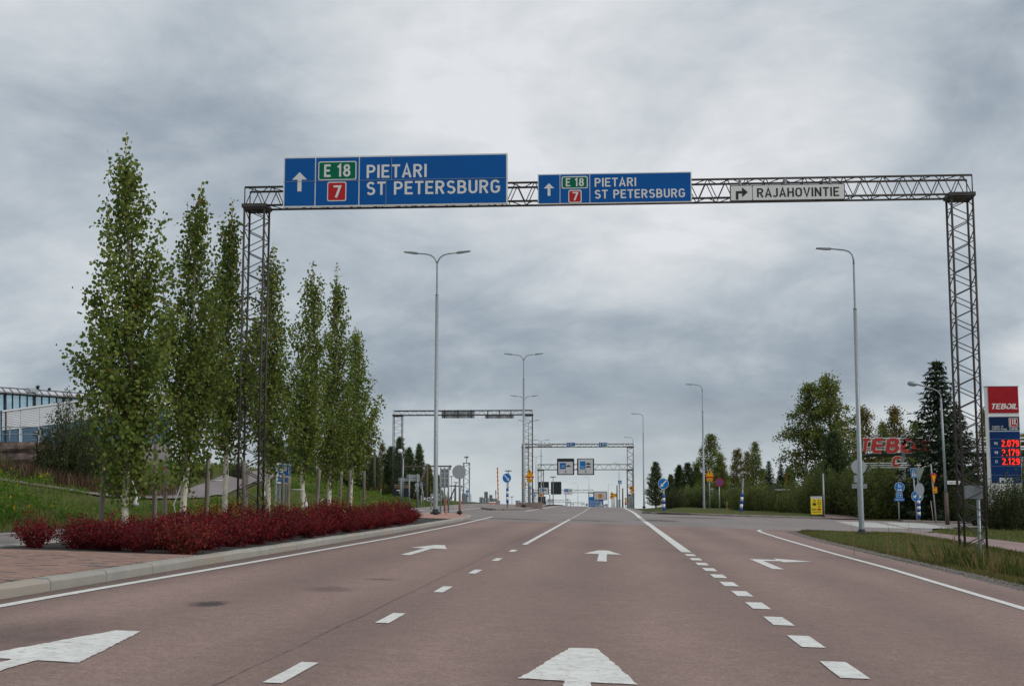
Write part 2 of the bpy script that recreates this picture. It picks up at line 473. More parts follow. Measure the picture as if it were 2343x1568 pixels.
tag(ground, 'rough grassy ground on both sides of the road', 'ground', kind='structure')

# ------------------------------------------------------------------ roads
EDGE_R = [(-14, 5.5), (15.6, 5.57), (25, 5.82), (33, 5.9), (44, 6.1), (52, 6.45), (55, 7.0), (57, 8.2)]
def kerb_x(Y): return interp([(-14, -5.8), (40, -5.78), (54, -5.9), (61, -6.3), (65.5, -7.1)], Y)
rows = [[(x, y) for x in lin(-5.9 if y < 50 else -7.6, interp(EDGE_R, y), 9)] for y in lin(-14, 57, 48)]
road = tag(sheet(rows, 0.0, 'main_road', red_asphalt), 'reddish asphalt carriageway with three marked lanes', 'road', kind='structure')
rows = []
for y in lin(57, 98, 30):
    rows.append([(x, y) for x in lin(left_edge(y), 5.7, 12)])
cross = tag(sheet(rows, 0.0, 'intersection_road', grey_asphalt), 'grey asphalt of the wide crossing ahead', 'road', kind='structure')
def far_right(Y): return interp([(98, 3.4), (112, 2.6), (135, 2.2), (170, 1.9), (400, 1.9)], Y)
rows = [[(x, y) for x in lin(left_edge(y), far_right(y), 8)] for y in list(np.arange(98, 240, 4.0)) + [280, 340, 430]]
farroad = tag(sheet(rows, 0.0, 'far_road', grey_asphalt), 'grey asphalt road running up to the crest', 'road', kind='structure')
rows = [[(x, y) for x in lin(left_edge(y), -9.2, 4)] for y in lin(-14, 57, 30)]
opp = tag(sheet(rows, 0.0, 'opposite_road', grey_asphalt), 'grey asphalt lane behind the planted island', 'road', kind='structure')
rows = []
for k in range(9):
    t = k / 8
    rows.append([(x, side_near(x) + (side_far(x) - side_near(x)) * t) for x in list(lin(5.7, 20, 16)) + [24, 30, 38, 50, 80]])
side = tag(sheet(rows, 0.0, 'side_street', grey_asphalt), 'grey asphalt side street leading off to the right', 'road', kind='structure')
PN = [(-14, 9.9), (20, 10.0), (34, 10.4), (41, 11.0), (51, 11.7), (59.5, 12.0)]
rows = [[(x, y) for x in lin(interp(PN, y), 13.6, 5)] for y in lin(-14, 59.5, 40)]
tag(sheet(rows, 0.012, 'cycle_path', path_asphalt), 'reddish cycle path behind the grass verge on the right', 'path', kind='structure')
def ribbon(name, pts, w, off, ma, zf=gz, n=40, parent=None, wob=0.0):
    """strip of width w along a polyline of (X, Y)"""
    P = [Vector((a, b_)) for a, b_ in pts]; seg = [0]
    for a, b_ in zip(P, P[1:]): seg.append(seg[-1] + (b_ - a).length)
    rows = []
    for i in range(n):
        s = seg[-1] * i / (n - 1); k = 0
        while k < len(seg) - 2 and seg[k + 1] < s: k += 1
        t = (s - seg[k]) / max(1e-6, seg[k + 1] - seg[k]); p = P[k].lerp(P[k + 1], t)
        d = (P[k + 1] - P[k]).normalized(); nrm = Vector((d.y, -d.x))
        h = w / 2
        j1 = random.uniform(-wob, wob); j2 = random.uniform(-wob, wob)
        rows.append([(p.x - nrm.x * (h + j1), p.y - nrm.y * (h + j1)), (p.x + nrm.x * (h + j2), p.y + nrm.y * (h + j2))])
    return sheet(rows, off, name, ma, parent, zf)
tag(ribbon('bank_path', [(-24, 44.5), (-19.5, 45.2), (-17.3, 47), (-16.9, 52), (-17.7, 59), (-19.3, 72), (-21.5, 88)], 1.5, 0.06, drive_asphalt, n=60),
    'grey path climbing the grassy bank behind the aspens', 'path', kind='structure')
tag(ribbon('far_path', [(17.2, 100.6), (16.6, 107), (15.9, 116), (14.6, 132), (13.2, 150)], 2.4, 0.05, path_asphalt, n=50),
    'reddish path leading away beside the far trees', 'path', kind='structure')

# ------------------------------------------------------------------ painted markings 
def stripe(pts, w, parent, name='lane_line', wob=0.004, off=0.006):
    ln = sum(math.hypot(b_[0] - a[0], b_[1] - a[1]) for a, b_ in zip(pts, pts[1:]))
    return ribbon(name, pts, w, off, paint, zr, max(3, int(ln / 0.7) + 2), parent, wob)
LEFT_LINE = [(-5.5, -10), (-5.48, 13.5), (-5.37, 22), (-5.27, 33), (-5.36, 48), (-5.72, 66)]
stripe(LEFT_LINE, 0.12, road)
stripe([(4.55, -10), (4.67, 15.6), (4.77, 19.5), (4.93, 25), (5.0, 33.2), (5.22, 44.3), (5.42, 51), (5.6, 54), (5.95, 55.8), (6.6, 56.5), (8.2, 56.8)], 0.13, road)
for k in range(-2, 6):
    yc = 8.55 + 3.82 * k
    stripe([(-1.98, yc - 0.5), (-1.98, yc + 0.5)], 0.115, road, 'lane_dash')
stripe([(-1.98, 31.2), (-1.99, 50), (-2.0, 57)], 0.115, road)
stripe([(-2.0, 57), (-2.0, 66)], 0.115, cross)
for k in range(-4, 11):
    yc = 9.78 + 1.862 * k
    stripe([(1.576, yc - 0.46), (1.576, yc + 0.46)], 0.19, road, 'lane_dash')
stripe([(1.576, 29.8), (1.57, 57)], 0.22, road)
stripe([(1.57, 57), (1.55, 66)], 0.24, cross)
for k in range(4): stripe([(1.55, 67.2 + 2 * k), (1.55, 68.2 + 2 * k)], 0.24, cross, 'lane_dash')
stripe([(1.55, 76), (1.6, 98)], 0.24, cross)
stripe([(1.6, 98), (1.55, 112), (1.35, 130), (1.2, 165)], 0.24, farroad)
for k in range(11): stripe([(-2.0, 69 + 2.9 * k), (-2.0, 70.4 + 2.9 * k)], 0.12, cross if k < 10 else farroad, 'lane_dash')
for k in range(16): stripe([(-2.03 - 0.02 * k, 102 + 4 * k), (-2.03 - 0.02 * k, 104 + 4 * k)], 0.14, farroad, 'lane_dash')
stripe([(-5.75, 91.5), (-5.7, 98)], 0.16, cross); stripe([(-5.7, 98), (-5.6, 130), (-5.5, 175)], 0.16, farroad)
stripe([(-9.45, -10), (-9.45, 57)], 0.11, opp)
stripe([(-12.55, -10), (-12.55, 57)], 0.11, opp)
stripe([(-9.4, 64), (-9.5, 80), (-9.75, 98)], 0.14, cross); stripe([(-9.75, 98), (-9.9, 125), (-10.1, 170)], 0.14, farroad)
stripe([(-12.55, 57), (-12.55, 80), (-12.9, 98)], 0.12, cross); stripe([(-12.9, 98), (-13.6, 125), (-13.95, 170)], 0.12, farroad)
for y in (68, 79, 90): stripe([(-11.2, y), (-11.25, y + 3.5)], 0.13, cross, 'lane_dash')
for y in (101, 112, 123, 134): stripe([(-11.6, y), (-11.65, y + 4)], 0.13, farroad, 'lane_dash')
for k in range(8):                      # two zebra crossings over the side street
    y = 70.2 + 2.35 * k; xc = 13.4 + 0.235 * k
    stripe([(xc - 1.2, y), (xc + 1.2, y + 0.1)], 1.55, side, 'zebra_bar', 0.01)
    y = 73 + 2.35 * k; xc = 16.4 + 0.30 * k
    stripe([(xc - 1.3, y), (xc + 1.3, y + 0.1)], 1.55, side, 'zebra_bar', 0.01)
stripe([(19.2, 79.2), (24, 85), (40, 98)], 0.14, side)
def arrow(parent, outline, X, Y, sx=1.0):
    """painted arrow: outline in metres (right, ahead), ragged edges"""
    pts = []
    for (a, b_), (c, d) in zip(outline, outline[1:] + outline[:1]):
        k = max(2, int(math.hypot(c - a, d - b_) / 0.05))
        for i in range(k):
            t = i / k
            pts.append((a + (c - a) * t + random.uniform(-.008, .008), b_ + (d - b_) * t + random.uniform(-.014, .014)))
    b = MB(); b.poly([(X + sx * a, Y + c, zr(X + sx * a, Y + c) + 0.006) for a, c in pts])
    return b.build('arrow_marking', paint, parent)
ST = [(-0.085, -3.2), (0.085, -3.2), (0.08, -0.12), (0.37, -0.16), (0.10, 1.75), (-0.10, 1.75), (-0.37, -0.08), (-0.08, -0.12)]
arrow(road, ST, -0.22, 8.75); arrow(road, ST, -0.19, 27.6)
arrow(road, ST, -3.72, 8.75); arrow(road, ST, -3.66, 27.6)
TR = [(-0.09, -3.6), (0.10, -3.6), (0.08, -0.55), (0.42, -0.45), (0.42, -0.85), (1.05, -0.15), (0.42, 0.75), (0.42, 0.15), (-0.11, 0.1)]
arrow(road, TR, 2.78, 27.3); arrow(road, TR, 2.72, 8.55)
arrow(cross, [(a, -c) for a, c in ST], -7.9 - 3.2, 72)
# worn marks: repair seam and stains with their own shape
seam = mat('bitumen seam', (0.15, 0.10, 0.088), 0.85, 0.25, 2.2, col2=(0.235, 0.156, 0.132))
def wander(x0, y0, y1, amp, step=0.45):
    y, r = y0, []
    while y < y1: r.append((x0 + amp * noise.noise((y * 0.45, x0, 0)) + amp * 0.5 * noise.noise((y * 2.3, x0, 3)), y)); y += step
    return r
ribbon('asphalt_seam', wander(-2.27, 6, 30, 0.03), 0.008, 0.004, seam, zr, 160, road, 0.006)
ribbon('asphalt_seam', wander(-2.33, 30, 57, 0.05), 0.022, 0.004, seam, zr, 90, road, 0.012)
def stain(x, y, rx, ry, parent, dens=0.5):
    ma = MATS.get('oil stain %.2f' % dens)
    if not ma:
        ma = bpy.data.materials.new('oil stain %.2f' % dens); ma.use_nodes = True; MATS[ma.name] = ma
        t = ma.node_tree; b = t.nodes['Principled BSDF']; lk = t.links.new
        b.inputs['Base Color'].default_value = (0.035, 0.027, 0.026, 1); b.inputs['Roughness'].default_value = 0.6
        c = t.nodes.new('ShaderNodeTexCoord'); gr = t.nodes.new('ShaderNodeTexGradient'); gr.gradient_type = 'SPHERICAL'
        lk(c.outputs['Object'], gr.inputs[0])
        n = t.nodes.new('ShaderNodeTexNoise'); n.inputs['Scale'].default_value = 3; n.inputs['Detail'].default_value = 6; lk(c.outputs['Object'], n.inputs['Vector'])
        mu = t.nodes.new('ShaderNodeMath'); mu.operation = 'MULTIPLY'; lk(gr.outputs[0], mu.inputs[0]); lk(n.outputs[0], mu.inputs[1])
        mr = t.nodes.new('ShaderNodeMapRange'); lk(mu.outputs[0], mr.inputs[0]); mr.inputs[1].default_value = 0.06; mr.inputs[2].default_value = 0.4
        mr.inputs[4].default_value = dens; lk(mr.outputs[0], b.inputs['Alpha'])
    b = MB(); b.poly([(-1, -1, 0), (1, -1, 0), (1, 1, 0), (-1, 1, 0)])
    o = b.build('oil_stain', ma, parent, loc=(x, y, zr(x, y) + 0.005))
    o.rotation_euler = (SLOPE, CROSS, 0); o.scale = (rx, ry, 1)
stain(-3.87, 13.15, 0.22, 0.50, road, 0.75); stain(-3.2, 15.6, 0.4, 0.7, road, 0.25); stain(-2.95, 17.6, 0.3, 0.3, road, 0.32)
stain(-4.4, 10.0, 0.7, 2.0, road, 0.25); stain(2.3, 70, 1.6, 4.5, cross, 0.5); stain(-4.5, 62, 2.5, 3.0, cross, 0.32)
stain(-0.9, 64, 2.4, 2.2, cross, 0.32); stain(5.2, 84, 3.0, 3.2, cross, 0.5)

# ------------------------------------------------------------------ planted island: kerb stones, bricks, bed
TOP = 0.125
isl = MB()
isl_rows_r = [(kerb_x(y) - 0.05, y) for y in lin(-14, 65.5, 50)]
rows = [[(x, y) for x in lin(-9.25 + 1.0 * ss(58, 66, y), kerb_x(y) - 0.02, 6)] for y in lin(52, 66.2, 14)]
pav = tag(sheet(rows, TOP - 0.002, 'pavement', paver_m), 'red paved tip and brick pavement of the planted island', 'pavement', kind='structure')
rows = [[(x, y) for x in lin(-9.25, kerb_x(y) - 0.02, 5)] for y in lin(19.7, 52, 34)]
tag(sheet(rows, TOP - 0.02, 'planting_bed', soil), 'dark mulch bed under the red shrubs', 'planting bed', kind='structure')
rows = [[(x, y) for x in lin(-9.25, kerb_x(y) - 0.02, 4)] for y in lin(-14, 19.7, 24)]
sheet(rows, TOP - 0.022, 'brick_bedding', mat('joint sand', (0.10, 0.075, 0.065), 0.95, 0.3, 20), pav)
def kerb_mesh(seed, ma, l=0.985, w=0.17, h=0.28):
    rg = random.Random(seed); b = MB(); n = 5
    prof = [(-w / 2, -h), (w / 2, -h), (w / 2, -0.035), (w / 2 - 0.03, 0), (-w / 2, 0)]
    for i in range(n):
        y = -l / 2 + l * i / (n - 1)
        for k, (x, z) in enumerate(prof):
            j = 0.004 if z > -0.2 else 0
            b.v.append((x + rg.uniform(-j, j), y, z + rg.uniform(-j, j)))
    for i in range(n - 1):
        for k in range(5):
            q = (k + 1) % 5
            b.f.append((i * 5 + k, i * 5 + q, (i + 1) * 5 + q, (i + 1) * 5 + k)); b.mi.append(0)
    b.f.append((4, 3, 2, 1, 0)); b.f.append(tuple((n - 1) * 5 + k for k in range(5))); b.mi += [0, 0]
    return b.mesh('kerb_stone', ma)
KM = [kerb_mesh(s, rust_gran if s in (1, 4) else granite, l=0.994) for s in range(7)]
def lay_kerb(pts, parent, step=1.0, top=TOP, meshes=KM, zf=zr):
    P = [Vector(p) for p in pts]; seg = [0]
    for a, b_ in zip(P, P[1:]): seg.append(seg[-1] + (b_ - a).length)
    n = int(seg[-1] / step)
    for i in range(n):
        s = (i + 0.5) * step; k = 0
        while k < len(seg) - 2 and seg[k + 1] < s: k += 1
        t = (s - seg[k]) / (seg[k + 1] - seg[k]); p = P[k].lerp(P[k + 1], t); d = P[k + 1] - P[k]
        o = put('kerb_stone', meshes[i % len(meshes)], parent, (p.x, p.y, zf(p.x, p.y) + top + random.uniform(-.004, .004)))
        rz = math.atan2(-d.x, d.y); o.rotation_euler = (SLOPE + random.uniform(-.003, .003), CROSS * math.cos(rz), rz + random.uniform(-.004, .004))
        o.scale = (1, step * 1.0, 1)
NOSE = [(-6.3, 61), (-6.65, 63.6), (-7.1, 65.5), (-7.75, 66.6), (-8.3, 66.2), (-8.75, 64), (-9.3, 58), (-9.34, 40)]
lay_kerb([(-5.88, 6.0), (-5.87, 40), (-5.98, 54)], pav, 1.6)
lay_kerb([(-5.98, 54)] + NOSE[:4], pav, 1.0)
lay_kerb([(-9.34, 14), (-9.34, 40), (-9.3, 58), (-8.75, 64), (-8.3, 66.2), (-7.75, 66.6)], pav)
# bricks, laid across the island in running bond
BL, BW = 0.212, 0.106
cand = []
for r_ in range(0, int((19.65 - 10.4) / BW)):
    y = 10.4 + (r_ + 0.5) * BW
    xl, xr = -9.2, kerb_x(y) - 0.19
    x = xr - (r_ % 2) * BL / 2 - BL / 2
    while x > xl:
        cand.append((x, y)); x -= BL
def in_view(x, y):
    d = CR.transposed() @ (Vector((x, y, zr(x, y) + TOP)) - cam.location)
    px = CX + FPX * d.x / -d.z; py = CY - FPX * d.y / -d.z
    return -20 < px < 2362 and py < 1590
cand.sort(key=lambda p: (not in_view(*p), p[1] - 0.3 * p[0] * 0 + abs(p[0]) * 0.2))
def brick_mesh(mi):
    b = MB(); l, w, e = BL / 2 - 0.003, BW / 2 - 0.003, 0.004
    b.v = [(-l, -w, -0.05), (l, -w, -0.05), (l, w, -0.05), (-l, w, -0.05), (-l, -w, -e), (l, -w, -e), (l, w, -e), (-l, w, -e),
           (-l + e, -w + e, 0), (l - e, -w + e, 0), (l - e, w - e, 0), (-l + e, w - e, 0)]
    for k in range(4):
        q = (k + 1) % 4; b.f += [(k, q, 4 + q, 4 + k), (4 + k, 4 + q, 8 + q, 8 + k)]; b.mi += [0, 0]
    b.f.append((8, 9, 10, 11)); b.mi.append(0)
    return b.mesh('brick', brick_m[mi])
BM = [brick_mesh(i) for i in range(3)]
rest = MB()
for i, (x, y) in enumerate(cand):
    rr = random.random(); mi = 2 if rr < 0.07 else (1 if rr < 0.4 else 0)
    dz = random.uniform(-0.0025, 0.0025)
    if i < 300:
        o = put('brick', BM[mi], pav, (x, y, zr(x, y) + TOP + dz)); o.rotation_euler = (SLOPE, CROSS, random.uniform(-.01, .01))
    else:
        b0 = len(rest.v); src = BM[mi]
        for q in src.vertices: rest.v.append((x + q.co.x, y + q.co.y, zr(x + q.co.x, y + q.co.y) + TOP + dz + q.co.z))
        for p in src.polygons: rest.f.append(tuple(b0 + k for k in p.vertices)); rest.mi.append(mi)
rest.build('brick_field', brick_m, pav)['kind'] = 'stuff'

# ------------------------------------------------------------------ other islands
cob = mat('worn cobbles', (0.25, 0.205, 0.185), 0.9, 0.3, 7, bump=1.0, bscale=14)
far_isl = [[(x, y) for x in lin(-9.15 + 1.1 * (1 - ss(90.5, 97, y)), -6.35 - 1.3 * (1 - ss(90.5, 99, y)), 4)] for y in [90.6, 91.5, 93, 95, 98, 102, 108, 116, 126, 140, 155, 175, 200, 260]]
isl2 = tag(sheet(far_isl, 0.12, 'median_island', cob), 'worn paved median island with the blue marker post', 'pavement', kind='structure')
KD = [kerb_mesh(20 + s, mat('dark kerb granite', (0.20, 0.175, 0.16), 0.85, 0.25, 10, bump=0.5, objrand=0.1), w=0.2) for s in range(3)]
lay_kerb([(-7.75, 90.6), (-7.2, 92.5), (-6.6, 96), (-6.3, 99), (-6.25, 110), (-6.25, 128)], isl2, 1.5, 0.12, KD)
lay_kerb([(-7.75, 90.6), (-8.4, 92.5), (-9.0, 96), (-9.2, 105), (-9.2, 128)], isl2, 1.5, 0.12, KD)
rows = [[(x, side_far(x) + t) for x in lin(3.2, 16.6, 14)] for t in (0.0, 0.5, 1.2, 2.0, 2.5)]
isl3 = tag(sheet(rows, 0.12, 'corner_pavement', cob), 'grey paved strip behind the dark kerb across the junction', 'pavement', kind='structure')
lay_kerb([(2.3, 101), (2.5, 99), (3.2, 97.9), (8, 97.9), (16.6, 98.6)], isl3, 1.4, 0.13, KD)
rows = [[(x, y) for x in lin(19.6, 24.6, 5)] for y in (95.5, 96, 96.8, 97.3)]
isl4 = tag(sheet(rows, 0.13, 'traffic_island', cob), 'small concrete edged island in the side street', 'pavement', kind='structure')
lay_kerb([(19.6, 95.4), (24.6, 95.5)], isl4, 1.2, 0.14, KD)
# gravel shoulder and loose stones
rows = [[(x, y) for x in lin(interp(EDGE_R, y) - 0.02, interp(EDGE_R, y) + 0.42 + 0.1 * noise.noise((y, 0, 0)), 4)] for y in lin(6, 56, 100)]
shoulder = tag(sheet(rows, -0.006, 'gravel_shoulder', gravel_m), 'dark gravel shoulder between asphalt and grass', 'shoulder', kind='structure')
st = MB(); rg = random.Random(3)
for i in range(2600):
    y = 13 + 40 * rg.random() ** 1.6; x = interp(EDGE_R, y) + rg.gauss(0.2, 0.13); s = rg.uniform(0.008, 0.022)
    z = zr(x, y) + 0.002
    a = rg.random() * 6.3; c_, s_ = math.cos(a) * s, math.sin(a) * s
    b0 = len(st.v)
    st.v += [(x + c_, y + s_, z), (x - s_, y + c_, z), (x - c_, y - s_, z), (x + s_, y - c_, z), (x + rg.uniform(-.3, .3) * s, y + rg.uniform(-.3, .3) * s, z + s * 0.9)]
    for k in range(4): st.f.append((b0 + k, b0 + (k + 1) % 4, b0 + 4)); st.mi.append(0)
so = st.build('gravel_stones', mat('stone chips', (0.20, 0.18, 0.17), 0.9, 0.4, 40)); tag(so, 'loose stone chips along the road edge', 'gravel', kind='stuff')
# ------------------------------------------------------------------ aspens
G1, G2, G3 = leafmat('aspen leaf dark', (0.108, 0.158, 0.034)), leafmat('aspen leaf mid', (0.180, 0.232, 0.048)), leafmat('aspen leaf light', (0.285, 0.32, 0.08))
G4 = leafmat('aspen leaf turning', (0.30, 0.15, 0.04))
def aspen(seed, H, W, z0, lean, nb, per, extra=()):
    """trunk, limbs and crown of a narrow upright aspen; extra = (height, azimuth, reach, length) of stray limbs"""
    rg = np.random.default_rng(seed); rd = random.Random(seed)
    n = 12
    def axis(t): return Vector((lean * t ** 1.3 + 0.05 * math.sin(t * 7 + seed), 0.05 * math.sin(t * 5 + seed * 2), H * t))
    tr = MB(); tr.tube([axis(i / n) - Vector((0, 0, 0.15 if i == 0 else 0)) for i in range(n + 1)], [0.062 * (1 - 0.93 * i / n) + 0.004 for i in range(n + 1)], 9)
    lb = MB(); C = []; A = []
    limbs = []
    for k in range(nb):
        t = z0 / H + (0.86 - z0 / H) * (k + rd.random()) / nb
        az = k * 2.399 + rd.uniform(-.4, .4)
        ln = (0.42 + 1.25 * (1 - t)) * rd.uniform(0.75, 1.25); tp_ = (t + ln * 0.75 / H - z0 / H) / (1 - z0 / H)
        prof = min(1, 0.55 + 1.5 * tp_) * (1 - min(1, max(0, (tp_ - 0.47) / 0.52)) ** 0.95)
        limbs.append((t, az, (W * 0.98 * prof + 0.04) * rd.uniform(0.4, 1.35), ln))
    for h, az, reach, ln in extra: limbs.append((h / H, az, reach, ln))
    for t, az, reach, ln in limbs:
        p0 = axis(t); ca, sa = math.cos(az), math.sin(az)
        pts = []
        for i in range(6):
            s = i / 5
            ro = reach * (1 - (1 - s) ** 1.7)
            pts.append(p0 + Vector((ca * ro, sa * ro, ln * s)))
        lb.tube(pts, [0.014 * (1 - t * 0.5) * (1 - 0.8 * i / 5) + 0.002 for i in range(6)], 4)
        m_ = int(per * (0.55 + ln * 0.5) * (1.05 if t < 0.45 else 0.72 if t < 0.62 else 0.45))
        for _ in range(m_):
            s = rd.random() ** 0.8; i = min(4, int(s * 5)); q = pts[i].lerp(pts[i + 1], s * 5 - i)
            spread = 0.13 * (1 - 0.45 * t)
            C.append((q.x + rd.gauss(0, spread), q.y + rd.gauss(0, spread), q.z + rd.gauss(0, 0.10)))
    for _ in range(int(per * 0.5)):            # leader
        s = 1 - 0.18 * rd.random() ** 0.7; q = axis(s); C.append((q.x + rd.gauss(0, .05), q.y + rd.gauss(0, .05), q.z + rd.gauss(0, .05)))
    C = np.array(C)
    V = leaves(C, 0.066, rg, 6, 0.95, np.array([[0, 0, -0.9]]), 0.75)
    r = rg.random(len(C)); hgt = C[:, 2] / H
    mi = np.where(r < 0.5, 0, np.where(r < 0.86, 1, 2)); mi = np.where(rg.random(len(C)) < 0.006 + 0.05 * np.clip(hgt - 0.85, 0, 1) * 6, 3, mi)
    return tr, lb, cloud('crown', V, 6, mi, [G1, G2, G3, G4])
bmark = mat('bark scar', (0.03, 0.027, 0.025), 0.9)
ASP = [  # base px, Y, top px, half width, clear stem, limbs, leaves per limb, label
    (293, 23.2, (292, 305), 0.72, 0.55, 60, 225, 'tallest aspen nearest the camera, with a stray limb on its left', [(2.55, 3.3, 1.0, 0.75), (2.4, 2.9, 0.85, 0.7), (4.0, 0.2, 0.75, 0.95), (3.9, -0.3, 0.6, 0.9), (3.4, 3.0, 0.75, 0.8), (0.7, 2.6, 0.6, 0.5), (0.8, 0.4, 0.6, 0.4)]),
    (418, 26.2, (463, 420), 0.64, 0.85, 54, 205, 'second aspen from the left, its pale stem leaning right', [(3.6, 3.1, 0.6, 1.0), (3.0, 3.3, 0.65, 0.9)]),
    (507, 28.8, (530, 465), 0.60, 1.35, 54, 205, 'dense aspen just left of the lattice gantry leg', []),
    (609, 32.5, (620, 560), 0.58, 1.05, 52, 195, 'aspen just right of the near lattice gantry leg', []),
    (691, 36.3, (715, 605), 0.62, 1.0, 52, 195, 'aspen tied to a leaning stake beside the blue sign', []),
    (754, 39.9, (775, 612), 0.60, 0.9, 52, 195, 'second last aspen at the far end of the row', []),
    (803, 43.1, (820, 745), 0.58, 1.1, 46, 195, 'shortest and farthest aspen of the row', [(2.6, 0.1, 0.75, 1.3), (1.6, 0.3, 0.8, 1.2)]),
]
for i, (px, Y, tp, W, z0, nb, per, lab, ex) in enumerate(ASP):
    b0 = at(px, 1200, Y); X = b0.x; zb_ = zr(X, Y) + TOP - 0.02
    top = at(tp[0], tp[1] - 8, Y); H = top.z - zb_
    tr, lb, cm = aspen(11 + i, H, W, z0, top.x - X, nb, per, ex)
    t = thing('aspen_tree', lab, 'tree', (X, Y, zb_), 0, 'young aspens in the planted island')
    trk = tr.build('trunk', bark_w, t, True)
    sc = MB(); rd = random.Random(i)
    for _ in range(7):
        z = rd.uniform(0.25, 1.9); a = -math.pi / 2 + rd.uniform(-1.1, 1.1); r_ = 0.062 * (1 - 0.93 * z / H) + 0.006
        sc.cbox(((top.x - X) * (z / H) ** 1.3 + 0.05 * math.sin(z / H * 7 + 11 + i) + math.cos(a) * r_, 0.05 * math.sin(z / H * 5 + 22 + 2 * i) + math.sin(a) * r_, z), 0.022, 0.012, rd.choice([0.02, 0.03, 0.09]))
    sc.build('bark_scar', bmark, trk)['kind'] = 'stuff'
    lb.build('limbs', twig_m, t)
    put('crown', cm, t)

# ------------------------------------------------------------------ stakes and ties
STK = [(za(785, 1370), za(835, 760), 23.6, 'dark leaning stake left of the nearest aspen'),
       (za(1210, 1310), za(1225, 735), 24.4, 'tall grey stake just right of the nearest aspen'),
       (za(1292, 1335), za(1300, 890), 27.0, 'split grey stake left of the second aspen'),
       (za(1615, 1340), za(1635, 800), 26.6, 'grey stake between the second and third aspens'),
       (za(1912, 1320), za(1915, 865), 28.3, 'grey stake in front of the lattice gantry leg'),
       (zb(188, 1230), zb(195, 800), 31.0, 'dark stake behind the lattice gantry leg'),
       (zb(512, 1270), zb(522, 880), 33.0, 'grey stake overlapping the blue sign posts'),
       (zb(560, 1240), zb(578, 920), 36.0, 'dark leaning stake tied to the fifth aspen'),
       (zb(818, 1250), zb(848, 845), 36.8, 'leaning grey stake between the fifth and sixth aspens'),
       (zb(1028, 1160), zb(1045, 860), 41.5, 'thin stake behind the sixth aspen'),
       (zb(1102, 1185), zb(1122, 850), 40.6, 'pale stake just left of the farthest aspen'),
       (zb(1243, 1170), zb(1248, 858), 44.0, 'last stake at the right end of the row')]
for pb, pt, Y, lab in STK:
    A_, B_ = at(*pb, Y), at(*pt, Y)
    g = zr(A_.x, Y) + TOP - 0.1; d = (B_ - A_).normalized(); A_ = A_ + d * ((g - A_.z) / d.z)
    L_ = (B_ - A_)
    b = MB(); nn_ = 6
    b.tube([L_ * (i / nn_) + Vector((random.uniform(-.004, .004), random.uniform(-.004, .004), 0)) for i in range(nn_ + 1)], [0.047 - 0.004 * i / nn_ for i in range(nn_ + 1)], 9)
    o = b.build('wooden_stake', wood, None, True, A_); tag(o, lab, 'stake', 'wooden stakes beside the aspens')
def tie(pts, Y, lab, bag=False, w=0.012):
    P = [at(*p, Y - 0.08) for p in pts]; o0 = P[0]
    b = MB(); b.tube([p - o0 for p in P], w, 5)
    if bag:
        e = P[-1] - o0
        b.tube([e + Vector((0, 0, 0.03)), e, e - Vector((0.005, 0, 0.05)), e - Vector((0.01, 0, 0.10)), e - Vector((0, 0, 0.13))], [0.012, 0.022, 0.045, 0.05, 0.03], 7)
    o = b.build('tree_tie', tape, None, True, o0); tag(o, lab, 'tree tie', 'white tape ties on the aspens')
tie([za(1035, 1020), za(1050, 1060), za(1068, 1120), za(1072, 1160)], 23.2, 'white tape with a bagged end right of the nearest stem', True)
tie([za(1445, 1010), za(1415, 1070), za(1385, 1150), za(1362, 1210), za(1375, 1275)], 26.2, 'long loose white tape hanging from the second aspen')
tie([za(1645, 1022), za(1690, 1022), za(1745, 1018)], 27.6, 'taut white tape joining a stake to the third aspen')
tie([zb(365, 920), zb(358, 980), zb(350, 1040)], 32.5, 'white tape with a bagged end left of the fourth stem', True)
tie([zb(575, 1020), zb(640, 1025), zb(705, 1022)], 36.1, 'white tape between the leaning stake and the fifth aspen')
tie([zb(708, 1045), zb(720, 1080), zb(730, 1140)], 36.1, 'white tape with a bagged end right of the fifth stem', True)
tie([zb(885, 1105), zb(860, 1125), zb(842, 1140)], 38.5, 'short white tape below the sixth aspen')

# ------------------------------------------------------------------ red shrubs
RS = [leafmat('red shrub leaf', (0.195, 0.013, 0.020), 0.4, 0.3, 14, 0.25), leafmat('dark red shrub leaf', (0.085, 0.008, 0.014), 0.4, 0.3, 14, 0.25), leafmat('rust shrub leaf', (0.24, 0.040, 0.024), 0.35, 0.3, 14, 0.2)]
def shrub(seed, nleaf=2600, rust=0.12):
    rg = np.random.default_rng(seed); rd = random.Random(seed)
    C = []; A = []
    st_ = MB(); k = 46
    per = nleaf // k
    for i in range(k):
        az = i * 2.399; rr = math.sqrt((i + 0.5) / 46)
        out_ = 0.40 * rr * rd.uniform(0.85, 1.15); h = (0.44 - 0.20 * rr ** 2) * rd.uniform(0.7, 1.35)
        p0 = Vector((0.06 * math.cos(az), 0.06 * math.sin(az), 0)); p1 = Vector((out_ * math.cos(az), out_ * math.sin(az), h))
        st_.tube([p0, p0.lerp(p1, 0.5) + Vector((0, 0, 0.04)), p1], [0.006, 0.004, 0.002], 3, cap=False)
        for _ in range(per):
            s = rd.random() ** 0.6; q = p0.lerp(p1, s)
            C.append((q.x + rd.gauss(0, 0.042), q.y + rd.gauss(0, 0.042), max(0.02, q.z + rd.gauss(0, 0.035)))); A.append((math.cos(az) * .5, math.sin(az) * .5, 0.7))
    C = np.array(C); V = leaves(C, 0.031, rg, 4, 0.75, np.array(A), 0.7)
    r = rg.random(len(C)); mi = np.where(r < rust, 2, np.where(r < 0.35 + rust, 1, 0))
    return st_.mesh('stems', twig_m), cloud('foliage', V, 4, mi, RS)
SH = [shrub(s, 3000, (0.05, 0.05, 0.1, 0.6)[s % 4]) for s in range(8)]
